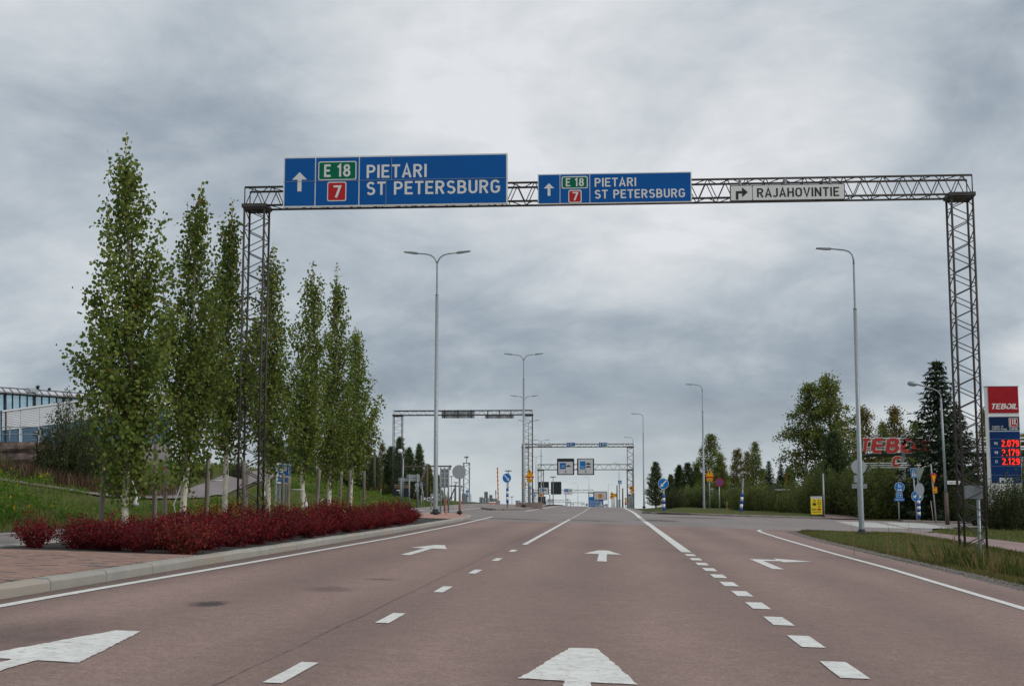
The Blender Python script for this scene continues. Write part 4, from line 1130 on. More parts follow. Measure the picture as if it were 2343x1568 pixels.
for lab, X, Y, z, fl in SLS:
    if S0 is None:
        S0 = thing('street_lamp', lab, 'street lamp', (X, Y, z), 0, 'single arm street lamps on the right')
        lamp_pole(S0, 10.35, 0.83)
        b = MB(); b.tube([(0, 0, 10.3), (0, 0, 10.55), (-.05, 0, 10.75), (-.17, 0, 10.87), (-.35, 0, 10.93), (-.9, 0, 10.99)], [.037, .036, .034, .032, .03, .028], 8); a = b.build('arm', galv, S0, True)
        b = MB(); b.box(-1.05, -.86, -.06, .06, 10.94, 11.02); b.prism([(-1.44, 11.0), (-1.40, 10.985), (-1.05, 10.945), (-1.05, 11.02), (-1.42, 11.03)], -.085, .085); b.build('lamp_head', galv_d, a)
    else:
        c = copy_tree(S0); c.location = (X, Y, z); c['label'] = lab
        if fl: c.rotation_euler = (0, 0, math.pi)
# ------------------------------------------------------------------ symbols for plates (unit size, centre 0,0)
def disc(r, n=28, cx=0, cz=0): return [(cx + r * math.cos(2 * math.pi * i / n), cz + r * math.sin(2 * math.pi * i / n)) for i in range(n)]
def rot(pl, deg): c, s = math.cos(R(deg)), math.sin(R(deg)); return [(x * c - z * s, x * s + z * c) for x, z in pl]
def bar(w, h, deg=0, cx=0, cz=0): return [(x + cx, z + cz) for x, z in rot([(-w / 2, -h / 2), (w / 2, -h / 2), (w / 2, h / 2), (-w / 2, h / 2)], deg)]
ARW = [(-0.36, -0.055), (0.12, -0.055), (0.12, -0.16), (0.38, 0.0), (0.12, 0.16), (0.12, 0.055), (-0.36, 0.055)]
FATA = [(-0.28, -0.09), (0.02, -0.09), (0.02, -0.22), (0.30, 0.0), (0.02, 0.22), (0.02, 0.09), (-0.28, 0.09)]
WALK = [(-.03, .30), (.04, .36), (.09, .30), (.07, .22), (.12, .05), (.10, -.06), (.22, -.28), (.14, -.30), (.02, -.10), (-.08, -.30), (-.17, -.28), (-.04, -.04), (-.03, .10), (-.10, .0), (-.14, .03), (-.06, .20)]
CAR = [(-.5, 0.08), (-.5, -.18), (-.40, -.20), (-.36, -.30), (-.24, -.30), (-.20, -.20), (.22, -.20), (.26, -.30), (.38, -.30), (.42, -.18), (.5, -.10), (.44, .05), (.26, .08), (.12, .30), (-.14, .32), (-.30, .10)]
def keep(deg): return [('arrow', rot(ARW, deg), white)]
SYM = {
 'keep_right': [('arrow', [(x * 1.05, z * 1.15) for x, z in rot(ARW, -45)], offwhite)],
 'keep_left': [('arrow', [(x * 1.05, z * 1.15) for x, z in rot(ARW, -135)], offwhite)],
 'both': [('arrow', [(x - .2, z - .02) for x, z in rot([(a * .62, b_ * .8) for a, b_ in FATA], -140)], offwhite), ('arrow', [(x + .22, z - .02) for x, z in rot([(a * .62, b_ * .8) for a, b_ in FATA], -40)], offwhite)],
 'warn': [('symbol', [(-.035, .02), (.035, .02), (.055, .26), (-.055, .26)], ink), ('symbol', disc(.045, 10, 0, -.06), ink)],
 'cross': [('triangle', [(-.36, -.34), (.36, -.34), (0, .38)], offwhite), ('walker', [(x * .85, z * .8 - .06) for x, z in WALK], ink)],
 'yield': [('triangle', [(0, -.30), (-.30, .32), (.30, .32)], yellow)],
 'nopark': [('disc', disc(.36), blue), ('cross_bar', bar(.78, .09, 45), red), ('cross_bar', bar(.78, .09, -45), red)],
 'pedcycle': [('figure', [(x * .55 - .08, z * .62 + .13) for x, z in WALK], offwhite), ('figure', [(x * .42 + .12, z * .45 + .08) for x, z in WALK], offwhite), ('wheel', disc(.09, 12, -.12, -.28), offwhite), ('wheel', disc(.09, 12, .12, -.28), offwhite), ('bicycle_frame', bar(.26, .035, 12, 0, -.22), offwhite)],
 'updown': [('arrow', [(x - .2, z) for x, z in rot([(a * .8, b_ * .45) for a, b_ in FATA], -90)], offwhite), ('arrow', [(x + .2, z) for x, z in rot([(a * .8, b_ * .45) for a, b_ in FATA], 90)], offwhite)],
 'noturn': [('symbol', [(-.1, -.2), (-.02, -.2), (-.02, .06), (.06, .06), (.06, -.02), (.2, .1), (.06, .22), (.06, .14), (-.1, .14)], ink), ('cross_bar', bar(.8, .07, -45), red)],
 'vehicle': [('symbol', [(x * .62, z * .6) for x, z in CAR], ink)],
 'roundabout': [('symbol', rot([(a * .7, b_ * .7) for a, b_ in FATA], k * 120 + 30), offwhite) for k in range(3)],
 'none': [],
}
def plate(t, shape, x, z, w, h, face, border=None, sym='none', back=None, y=-0.05, bw=0.08, tilt=0, txt=None, tmat=None, yaw=0, name='sign_plate'):
    """one sign plate at local x,z with its border, face and symbol"""
    if shape == 'round': o0 = disc(0.5)
    elif shape == 'up': o0 = [(-.5, -.433), (.5, -.433), (0, .433)]
    elif shape == 'down': o0 = [(0, -.433), (-.5, .433), (.5, .433)]
    else: o0 = rrect(-.5, .5, -.5, .5, 0.06, 3)
    if tilt: f = lambda q: rot([(a * w, b_ * h) for a, b_ in q], tilt)
    else: f = lambda q: [(a * w, b_ * h) for a, b_ in q]
    b = MB(); b.prism(f(o0), 0.0, 0.02)
    p = b.build(name, back or sign_back, t, loc=(x, y, z), rz=yaw)
    if face is None: return p
    if border is not None:
        b = MB(); b.prism(f(o0), -0.003, -0.0005); b.build('border', border, p)
        k = 1 - 2 * bw
        o1 = [(a * k, (b_ if shape not in ('up', 'down') else b_ + (0.04 if shape == 'up' else -0.04) * (bw / .08)) * k) for a, b_ in o0] if shape in ('up', 'down') else [(a * k, b_ * k) for a, b_ in o0]
        if shape == 'rect': o1 = rrect(-.5 + bw * h / max(w, h), .5 - bw * h / max(w, h), -.5 + bw * w / max(w, h), .5 - bw * w / max(w, h), 0.04, 3)
    else: o1 = o0
    b = MB(); b.prism(f(o1), -0.006, -0.0035 if border is not None else -0.0005); b.build('face', face, p)
    for i, (nm, pl, ma) in enumerate(SYM[sym]):
        b = MB(); b.prism(f(pl), -0.009 - 0.0015 * i, -0.0065 - 0.0012 * i); b.build(nm, ma, p)
    if txt:
        for i, (s, tz, th, tw) in enumerate(txt):
            text(p, s, 0, tz * h, th * h, -0.0065, tmat or ink, width=tw * w, bold=0.01)
    return p
def post(t, x, z1, r=0.03, ma=None, z0=-0.4, dx=0.0, name='post'):
    b = MB(); b.tube([(x, 0, z0), (x + dx, 0, z1)], r, 10); return b.build(name, ma or galv, t, True)
def post_sign(label, cat, pb, Y, plates, r=0.03, top=None, group=None, name='road_sign', dx=0, ma=None, zbase=None, cuffs=None, bury=0.4):
    """a sign post standing at picture point pb, Y metres up the road; plates: (shape, (px,py), wpx, hpx, kwargs)"""
    p = at(*pb, Y); z0 = p.z if zbase is None else zbase
    t = thing(name, label, cat, (p.x, Y, z0), 0, group)
    zt = 0
    for sh, c, w, h, kw in plates:
        q = at(*c, Y); x = q.x - p.x; z = q.z - z0; zt = max(zt, z + m(h, Y) * 0.4)
        plate(t, sh, x, z, m(w, Y), m(h, Y), y=kw.pop('y', -0.045 - r), **kw)
    if top: zt = at(*top, Y).z - z0; dx = at(*top, Y).x - p.x
    post(t, 0, zt, r, ma, -bury, dx)
    if cuffs:                       # striped marker sleeve: (px y top, px y bottom, count, width px)
        y0, y1, n, w = cuffs
        za_, zb_ = at(pb[0], y1, Y).z - z0, at(pb[0], y0, Y).z - z0
        for i in range(n):
            a = za_ + (zb_ - za_) * i / n; c = za_ + (zb_ - za_) * (i + 1) / n
            k0, k1 = dx * a / max(zt, .1), dx * c / max(zt, .1)
            b = MB(); b.tube([(k0, 0, a), (k1, 0, c)], m(w, Y) / 2, 12); b.build('marker_band', mat('marker blue', (0.005, 0.06, 0.33), 0.5) if i % 2 == 0 else white, t, True)
    return t
def D(f, x, y): return f(x, y)

# ------------------------------------------------------------------ median and left roadside
post_sign('blue keep right sign on a blue and white marker on the median', 'road sign', zj(757, 1085), 98, [('round', zj(748, 355), 20, 21.8, dict(face=blue2, border=offwhite, bw=0.03, sym='keep_right'))], 0.05,
          cuffs=(zj(0, 597)[1], zj(0, 935)[1], 5, 5.4), group='blue keep side signs')
post_sign('yellow warning triangle with a 5,3 m plate beside the median lamp', 'road sign', zj(1280, 930), 106, [('up', zj(1282, 245), 21.4, 20.5 / .866, dict(face=yellow, border=red, bw=0.09, sym='warn')),
          ('rect', zj(1282, 410), 13, 8.4, dict(face=yellow, border=ink, bw=0.05, txt=[('5,3 m', -.22, .48, .66)]))], 0.03, group='yellow warning signs')
t = post_sign('round yellow prohibition sign half hidden behind the median lamp', 'road sign', zj(1146, 980), 112, [('round', zj(1146, 502), 10.8, 9.5, dict(face=yellow, border=red, bw=0.12)), ('rect', zj(1146, 590), 10.6, 3.6, dict(face=yellow, border=ink, bw=0.06))], 0.03)
post_sign('blue crosswalk sign inside the far gantry leg', 'road sign', zj(1292, 965), 150, [('rect', zj(1292, 597), 6.2, 8.2, dict(face=blue2, border=offwhite, bw=.04, sym='cross')), ('up', zj(1292, 712), 9.5, 9.5, dict(face=None))], 0.03, bury=1.5)
post_sign('striped marker post inside the far gantry leg', 'road sign', zj(1286, 960), 140, [('rect', zj(1286, 790), 2, 1, dict(face=None))], 0.05, cuffs=(zj(0, 795)[1], zj(0, 925)[1], 5, 2.6), bury=1.2)
post_sign('small distant blue keep right sign left of the dark boxes', 'road sign', zj(1382, 985), 165, [('round', zj(1381, 765), 7.6, 8, dict(face=blue2, border=offwhite, bw=.04, sym='keep_right'))], 0.05, cuffs=(zj(0, 850)[1], zj(0, 985)[1], 5, 2.4), group='blue keep side signs', bury=1.5)
post_sign('back of a small dark sign above the distant keep right sign', 'road sign', zj(1366, 985), 175, [('rect', zj(1366, 650), 2.4, 10, dict(face=None, back=ink))], 0.04, bury=1.5)
# back of round sign and tall back panel on the near island
t = post_sign('large round sign seen from its grey back', 'road sign', zi(1688, 1358), 61.5, [('round', zi(1683, 392), 31.6, 32.2, dict(face=None, y=-0.09))], 0.045, ma=galv_d, bury=0.3)
b = MB(); b.tube([(0, 0, -.02), (0, 0, .05), (0, 0, .12)], [.14, .12, .07], 14); b.build('base_collar', black, t, True)
t = thing('sign_board', 'tall grey board seen from the back on three posts', 'road sign', (at(*zi(1340, 1130), 76).x, 76, gz(at(*zi(1340, 1130), 76).x, 76) * 0 + at(*zi(1340, 1130), 76).z))
X0 = t.location.x; Z0 = t.location.z
q0, q1 = at(*zi(1238, 758), 76), at(*zi(1448, 315), 76)
for i in range(4):
    za_ = q0.z + (q1.z - q0.z) * i / 4; zb_ = q0.z + (q1.z - q0.z) * (i + 1) / 4
    part('panel', sign_back, t, lambda b: b.box(q0.x - X0, q1.x - X0, 0.0, 0.03, za_ - Z0 + .006, zb_ - Z0 - .006))
for px in (1248, 1340, 1432):
    X = at(*zi(px, 700), 76).x - X0; b = MB(); b.tube([(X, -0.06, -.6), (X, -0.06, q1.z - Z0 + .07)], .045, 8); b.build('post', galv_d, t, True)
for i, px in enumerate((1370, 1714)):
    p = at(*zi(px, 1358), 61.5); h = at(*zi(px, 1005), 61.5).z - p.z
    b = MB(); b.tube([(0, 0, -.05), (0, 0, h * .4), (0, 0, h * .42), (0, 0, h)], [.022, .022, .017, .016], 8)
    o = b.build('snow_pole', orange_p, None, True, p); tag(o, ('thin orange snow pole left of the round sign back', 'thin orange snow pole right against the round sign post')[i], 'snow pole', 'orange snow poles')
# red and yellow barrier pole, raised
p = at(*zj(548, 975), 150); q = at(*zj(526, 108), 150)
t = thing('barrier_arm', 'raised red and yellow barrier arm standing upright', 'barrier', (p.x, 150, p.z), 0)
V_ = q - p
for i in range(16):
    b = MB(); b.tube([V_ * (0.1 + .9 * i / 16), V_ * (0.1 + .9 * (i + 1) / 16)], .065, 8); b.build('stripe', red if i % 2 else yellow, t, True)
b = MB(); b.box(-.18, .18, -.15, .15, -.8, V_.z * .1); b.build('housing', galv, t)
b = MB(); b.box(-1.05, -.2, -.1, .1, -.5, .18); b.build('kerb_block', orange_p, t)
post_sign('thin sign seen edge on beside the raised barrier', 'road sign', zj(497, 975), 152, [('rect', zj(490, 690), 2.6, 9, dict(face=None, back=galv_d))], 0.05, top=zj(484, 640), bury=.8)
# boards seen from the back at the crest
for i, (x0, x1, y0, y1, lab) in enumerate(((102, 190, 808, 975, 'leftmost grey board back standing on the crest'), (190, 330, 818, 975, 'wide ribbed grey board back on the crest'), (215, 303, 680, 818, 'tall greenish board back rising over the crest'),
                                          (332, 410, 755, 912, 'narrow greenish board back beside the tall one'), (405, 527, 838, 910, 'low dark board back right of the group'))):
    Y = 158 + 3 * (i % 3)
    a, c = at(*zj(x0, y1), Y), at(*zj(x1, y0), Y)
    t = thing('sign_board', lab, 'sign board', (a.x, Y, a.z), 0, 'sign boards seen from the back on the crest')
    mm = sign_back if i in (0, 1) else mat('greenish board back', (0.17, 0.19, 0.165), 0.7)
    n = 3 if i != 1 else 5; wd = (c.x - a.x) / n
    for k in range(n): part('panel', mm, t, lambda b: b.box(wd * k + .01, wd * (k + 1) - .01, 0, .05, 0, c.z - a.z))
    for k in range(2): part('post', galv_d, t, lambda b: b.box(wd * n * (.25 + .5 * k) - .04, wd * n * (.25 + .5 * k) + .04, -.09, -.01, -2.5, c.z - a.z + .05))

# far left cluster
post_sign('blue pedestrian and cycle sign with two blue plates beside the mast', 'road sign', zi(1872, 1130), 128, [('round', zi(1872, 848), 7.6, 7.8, dict(face=blue2, border=offwhite, bw=.04, sym='pedcycle')), ('rect', zi(1872, 918), 4.6, 3.6, dict(face=blue2, border=offwhite, bw=.06, sym='updown')), ('rect', zi(1872, 958), 8, 2.6, dict(face=blue2, border=offwhite, bw=.05))], 0.03)
post_sign('small blue and white marker post in the roadside grass', 'road sign', zi(1954, 1120), 126, [('rect', zi(1953, 980), 1.2, 14, dict(face=None, back=bark_b))], 0.03, cuffs=(zi(0, 1045)[1], zi(0, 1120)[1], 3, 2.2))
def mast():
    Y = 135; p = at(*zi(1850, 1130), Y); q = at(*zi(1850, 190), Y); h = q.z - p.z
    t = thing('lattice_mast', 'slim lattice mast with cameras behind the round sign', 'mast', (p.x, Y, p.z))
    w = .28; lc = MB()
    for s in (-1, 1):
        lc.tube([(b_, s * w, a) for a, b_ in zig(0, h, -w, w, .9)], .012, 4); lc.tube([(s * w, b_, a) for a, b_ in zig(0, h, -w, w, .9)], .012, 4)
    leg = lc.build('lattice', galv_d, t)
    for sx in (-1, 1):
        for sy in (-1, 1): b = MB(); b.tube([(sx * w, sy * w, -.5), (sx * w, sy * w, h)], .03, 6); b.build('chord', galv_d, leg)
    b = MB(); b.box(-.36, .36, -.36, .36, h, h + .06); b.build('platform', galv_d, t)
    b = MB(); b.tube([(0, 0, h), (0, 0, h + .7)], .04, 6); b.build('top_post', galv_d, t)
    for s in (-1, 1): b = MB(); b.tube([(s * .12, 0, h + .62), (s * .12, -.25, h + .6)], .09, 8); b.build('camera', galv_d, t, True)
    c = at(*zi(1925, 295), Y); b = MB(); b.tube([(.3, 0, c.z - p.z + .2), (c.x - p.x, 0, c.z - p.z + .2), (c.x - p.x, 0, c.z - p.z + .1)], .03, 6); b.build('bracket', galv_d, t)
    b = MB(); b.tube([(c.x - p.x, 0, c.z - p.z + .16), (c.x - p.x, 0, c.z - p.z), (c.x - p.x, 0, c.z - p.z - .13)], [.08, .14, .06], 10); b.build('dome_camera', white, t, True)
    c = at(*zi(1805, 1010), Y); b = MB(); b.box(c.x - p.x - .25, c.x - p.x + .25, -.2, .2, c.z - p.z - .45, c.z - p.z + .45); b.build('cabinet', galv, t)
mast()
# direction sign backs on the bank
t = thing('sign_board', 'two stacked grey direction boards seen from the back on the left bank', 'road sign', (at(*zi(320, 950), 92).x, 92, at(*zi(320, 950), 92).z))
X0, Z0 = t.location.x, t.location.z
for a, c in (((255, 610), (755, 535)), ((450, 530), (756, 455))):
    q0, q1 = at(*zi(*a), 92), at(*zi(*c), 92); part('panel', sign_back, t, lambda b: b.box(q0.x - X0, q1.x - X0, 0, .04, q0.z - Z0, q1.z - Z0))
for px, yt, yb in ((320, 525, 960), (515, 440, 1010), (710, 435, 1040)):
    q0, q1 = at(*zi(px, yb), 92), at(*zi(px, yt), 92); b = MB(); b.tube([(q0.x - X0, -.08, q0.z - Z0 - .6), (q1.x - X0, -.08, q1.z - Z0)], .055, 8); b.build('post', galv_d, t, True)
t = thing('billboard', 'dark billboard with tan Russian lettering on the left bank', 'billboard', (at(*zi(145, 960), 104).x, 104, at(*zi(145, 960), 104).z))
X0, Z0 = t.location.x, t.location.z; q0, q1 = at(*zi(145, 965), 104), at(*zi(510, 668), 104); W_ = q1.x - q0.x; H_ = q1.z - q0.z
navy = mat('navy board', (0.012, 0.016, 0.03), 0.5); tan = mat('tan print', (0.42, 0.27, 0.13), 0.6)
part('panel', navy, t, lambda b: b.box(0, W_, 0, .08, q0.z - Z0, q1.z - Z0))
text(t, 'МИРОВЫЕ БРЕНДЫ', W_ * .5, H_ * .82 + q0.z - Z0, .11 * H_, -.005, tan, width=W_ * .9, bold=.02)
text(t, 'РЕСТОРАНЫ И КАФЕ', W_ * .5, H_ * .66 + q0.z - Z0, .11 * H_, -.005, tan, width=W_ * .92, bold=.02)
part('white_strip', offwhite, t, lambda b: b.box(W_ * .18, W_ * .52, -.006, -.001, H_ * .44, H_ * .52))
part('arrow', tan, t, lambda b: b.prism([(W_ * .36, H_ * .42), (W_ * .60, H_ * .42), (W_ * .60, H_ * .60), (W_ * .53, H_ * .60), (W_ * .53, H_ * .40), (W_ * .44, H_ * .40), (W_ * .44, H_ * .26), (W_ * .40, H_ * .18), (W_ * .36, H_ * .26)][0:0] + [(W_ * .34, H_ * .42), (W_ * .46, H_ * .42), (W_ * .46, H_ * .25), (W_ * .40, H_ * .16), (W_ * .36, H_ * .25), (W_ * .36, H_ * .36), (W_ * .34, H_ * .36)], -.006, -.001))
for k in (.1, .9): part('post', galv_d, t, lambda b: b.box(W_ * k - .06, W_ * k + .06, .09, .2, -1.2, H_))
part('lamp_bar', galv, t, lambda b: b.box(W_ * .33, W_ * .74, -.3, -.2, q1.z - Z0 + .02, q1.z - Z0 + .08))
post_sign('round sign back with two plates on the left bank', 'road sign', zi(690, 1040), 96, [('round', zi(694, 697), 10.2, 10.4, dict(face=None)), ('rect', zi(692, 780), 6, 5, dict(face=None)), ('rect', zi(692, 830), 10, 3.4, dict(face=None))], .04)
post_sign('leaning blue crosswalk sign with a triangle back below it', 'road sign', zi(862, 1085), 94, [('rect', zi(800, 670), 5.4, 8.4, dict(face=blue2, border=offwhite, bw=.05, sym='cross', tilt=4)), ('down', zi(805, 775), 7.4, 11.5, dict(face=None, back=galv)), ('rect', zi(828, 875), 5.8, 6, dict(face=None, back=galv))], .035, top=zi(800, 640))
post_sign('short blue and white marker below the leaning crosswalk sign', 'road sign', zi(797, 1075), 93, [('round', zi(793, 965), 2.6, 9, dict(face=None, back=galv))], .04, cuffs=(zi(0, 1010)[1], zi(0, 1078)[1], 3, 2.4))
t = thing('direction_sign', 'black arrow shaped sign pointing left, half hidden behind the near lamp', 'road sign', (at(*zi(918, 1065), 84).x, 84, at(*zi(918, 1065), 84).z))
X0, Z0 = t.location.x, t.location.z; q1 = at(*zi(1270, 990), 84); W_, H_ = q1.x - X0, q1.z - Z0
part('plate', white, t, lambda b: b.box(0, W_, 0, .03, 0, H_))
part('black_field', ink, t, lambda b: b.box(W_ * .135, W_ * .985, -.004, -.0005, H_ * .12, H_ * .88))
part('arrow_head', ink, t, lambda b: b.prism([(W_ * .02, H_ * .5), (W_ * .12, H_ * .95), (W_ * .12, H_ * .05)], -.004, -.0005))
text(t, 'Zsar Outlet Village', W_ * .54, H_ * .34, H_ * .42, -.005, white, width=W_ * .72, bold=.015)
for k in (.29, .92): part('post', galv_d, t, lambda b: b.tube([(W_ * k, .06, -.9), (W_ * k, .06, H_ * 2.3)], .05, 8))
part('upper_plate', sign_back, t, lambda b: b.box(W_ * .27, W_ * .95, .0, .03, H_ * 1.45, H_ * 2.25))
part('lower_plate', sign_back, t, lambda b: b.box(W_ * .36, W_ * .60, .0, .03, -H_ * .62, -H_ * .12))
# blue sign behind the aspens
t = thing('direction_sign', 'blue direction sign on four posts behind the aspens', 'road sign', (at(*zb(512, 1180), 40).x, 40.2, zr(-10, 40) + .1), R(86))
Z0 = t.location.z; z1, z0_ = at(*zb(512, 790), 40).z - Z0, at(*zb(512, 970), 40).z - Z0; zm_ = at(*zb(512, 905), 40).z - Z0; w2 = .64
part('back_plate', white, t, lambda b: b.box(-w2, w2, 0, .04, z0_, z1))
part('blue_field', blue2, t, lambda b: b.box(-w2 + .04, w2 - .04, -.005, -.0005, zm_ + .03, z1 - .04))
part('blue_field', blue2, t, lambda b: b.box(-w2 + .04, w2 - .04, -.005, -.0005, z0_ + .04, zm_ - .03))
part('road_symbol', white, t, lambda b: b.box(.36, .44, -.010, -.0055, zm_ + .05, z1 - .08))
part('road_symbol', white, t, lambda b: b.prism([(.44, zm_ + .35), (.56, zm_ + .6), (.44, z1 - .08)], -.010, -.0055))
for a, c in ((-.1, .16), (-.45, .1)): part('print_block', offwhite, t, lambda b: b.box(a, a + .3, -.010, -.0055, zm_ + c, zm_ + c + .14))
for x in (-.56, -.2, .18, .54): part('post', galv, t, lambda b: b.tube([(x, .07, -.3), (x, .07, z1 - .05)], .038, 8))
# poles on the left
def pole(lab, pb, pt_, Y, r=.11, cross=False, brace=None, name='utility_pole', wood_=dwood, lamp=False):
    a, c = at(*pb, Y), at(*pt_, Y); t = thing(name, lab, 'utility pole' if not lamp else 'street lamp', a)
    b = MB(); b.tube([(0, 0, -.6), tuple(c - a)], [r, r * .75], 9); b.build('pole', wood_, t, True)
    H_ = c.z - a.z
    if cross:
        b = MB(); b.box(-1.05 * cross, 1.05 * cross, -.06, .06, H_ - .25, H_ - .13); x_ = b.build('crossarm', wood_, t)
        for k in (-1, -.97, 0, .97, 1): b = MB(); b.tube([(k * cross, 0, H_ - .25 - .25 * (abs(k) > .5)), (k * cross, 0, H_ - .1)], .035, 6); b.build('insulator', galv_d, x_)
    if brace:
        q0, q1 = at(*brace[0], Y) - a, at(*brace[1], Y) - a; b = MB(); b.tube([q0 - (q1 - q0) * .1, q1], r * .8, 8); b.build('brace_pole', wood_, t, True)
    if lamp:
        b = MB(); b.tube([(0, 0, H_ - .05), (-.05, 0, H_ + .25), (-.2, 0, H_ + .45)], .04, 7); ar = b.build('arm', galv, t, True)
        b = MB(); b.tube([(-.15, 0, H_ + .35), (-.2, 0, H_ + .5), (-.25, -.1, H_ + .55)], [.14, .19, .1], 9); b.build('lamp_head', white, ar, True)
    return t
pole('plain wooden pole at the edge of the left woods', zc(137, 1110), zc(139, 705), 110)
pole('wooden pole with a wide crossarm and a leaning brace', zi(915, 1080), zi(935, 205), 115, cross=2.0, brace=(zi(620, 960), zi(920, 285)))
pole('distant wooden pole with a short crossarm and brace', zi(1582, 1145), zi(1582, 685), 175, cross=.9, brace=(zi(1430, 1110), zi(1570, 780)))
pole('small grey lamp beside the dark billboard', zi(350, 890), zi(372, 60), 98, .06, lamp=True, name='path_lamp', wood_=galv)
# wires from pole to pole
def wire(lab, a, c, sag=.9):
    b = MB(); n = 12; P = [a.lerp(c, i / n) - Vector((0, 0, sag * 4 * (i / n) * (1 - i / n))) for i in range(n + 1)]
    b.tube([p - a for p in P], .012, 4); o = b.build('overhead_wire', ink, None, False, a); tag(o, lab, 'wire', 'overhead wires')
wa = at(*zi(840, 225), 115); wb = at(*zi(1060, 225), 115); wc = at(*zi(1582, 690), 175); wd = at(*zc(139, 710), 110)
wire('overhead wire from the crossarm pole to the distant pole', wb, wc, .6); wire('overhead wire from the plain pole to the crossarm pole', wd, wa, .8)
# flat round lamps on tall posts
def mush(lab, cx, cy, wpx, Y, f):
    p = at(*f(cx, cy), Y); zb_ = zr(max(-16, p.x), Y) - .8; w = m(wpx, Y) / 2
    t = thing('path_lamp', lab, 'lamp', (p.x, Y, zb_), 0, 'flat round topped lamps beyond the crest')
    H_ = p.z - zb_; b = MB(); b.tube([(0, 0, 0), (0, 0, H_)], .05, 8); b.build('post', galv_d, t, True)
    b = MB(); b.tube([(0, 0, H_ - .22 * w), (0, 0, H_ - .16 * w), (0, 0, H_ + .08 * w), (0, 0, H_ + .14 * w)], [w * .85, w, w * .7, w * .3], 12); b.build('lamp_disc', galv_d, t)
for a in (('flat topped lamp between the tall board and the round sign', 1500, 488, 10, 200, zi), ('flat topped lamp just left of the round sign post', 1607, 632, 13, 205, zi), ('flat topped lamp just right of the round sign post', 1715, 732, 12, 235, zi),
          ('flat topped lamp left of the lattice mast', 1765, 803, 10.5, 270, zi), ('low flat topped lamp behind the brace pole', 1510, 968, 9, 300, zi), ('flat topped lamp above the blue keep right sign', 782, 184, 17.6, 195, zj),
          ('small flat topped lamp between keep right sign and median lamp', 866, 793, 10, 300, zj), ('flat topped lamp above the right dark display box', 1830, 327, 15.6, 215, zj), ('tiny flat topped lamp at the far low gantry', 2166, 846, 8, 320, zj)): mush(*a)
# ------------------------------------------------------------------ farther gantries
def far_gantry(lab, f, xl, xr, yt, yb, Y, w, zL, zR, cr_, lr, pl, pb, ma=steel_dark):
    a, c = at(*f(xl, yb), Y), at(*f(xr, yb), Y); tp = at(*f(xl, yt), Y).z
    return gantry(lab, a.x + w / 2, c.x - w / 2, Y, zL, zR, a.z, tp, w, cr_, lr, pl, pb, ma, GROUP_G, n=5)
g2 = far_gantry('lattice gantry over the opposite lanes carrying boards seen from the back', zc, 357, 1937, 266, 320, 108, .68, at(*zi(130, 1150), 108).z, at(*zj(1280, 925), 108).z, .030, .008, .5, .66)
p = at(*zj(1270, 1003), 108); q = at(*zj(1270, 925), 108); b = MB()
b.prism([(-1.03, -.25), (1.03, -.25), (1.03, q.z - p.z - .03), (1.0, q.z - p.z), (-1.0, q.z - p.z), (-1.03, q.z - p.z - .03)], -.5, .5)
o = b.build('concrete_plinth', mat('brown concrete', (0.25, 0.19, 0.165), .9, .15, 4), None, False, (p.x, 108, p.z)); tag(o, 'low brown concrete block under the far gantry leg on the median', 'concrete block')
for x0, x1, y0, y1, nb, lab in ((873, 1256, 240, 333, 4, 'large grey overhead board seen from the back'), (1376, 1711, 285, 335, 3, 'narrow grey overhead board seen from the back')):
    a, c = at(*zc(x0, y1), 107.0), at(*zc(x1, y0), 107.0)
    t = thing('sign_board', lab, 'road sign', (a.x, 107.0 + 1.55, a.z), 0, 'overhead boards seen from the back'); W_, H_ = c.x - a.x, c.z - a.z
    for k in range(nb): part('panel', sign_back, t, lambda b: b.box(W_ * k / nb + .01, W_ * (k + 1) / nb - .01, 0, .05, 0, H_))
    for k in range(3): part('bracket_post', steel_dark, t, lambda b: b.tube([(W_ * (.1 + .4 * k), -.1, -.02), (W_ * (.1 + .4 * k), -.1, H_ + (.03 if nb == 4 else .28))], .04, 6))
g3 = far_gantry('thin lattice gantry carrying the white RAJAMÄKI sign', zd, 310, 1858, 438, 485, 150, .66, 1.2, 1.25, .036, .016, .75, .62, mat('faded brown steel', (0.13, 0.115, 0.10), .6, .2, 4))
SY3 = 149.5
a, c = at(*zd(510, 470), SY3), at(*zd(717, 470), SY3)
street_board('small white overhead sign reading RAJAMÄKI with a left turn arrow', a, (c.x - a.x) / 207, 207, 40, False, 'RAJAMÄKI', 62, 196, 9, 21, 56, (40, 110, 180))
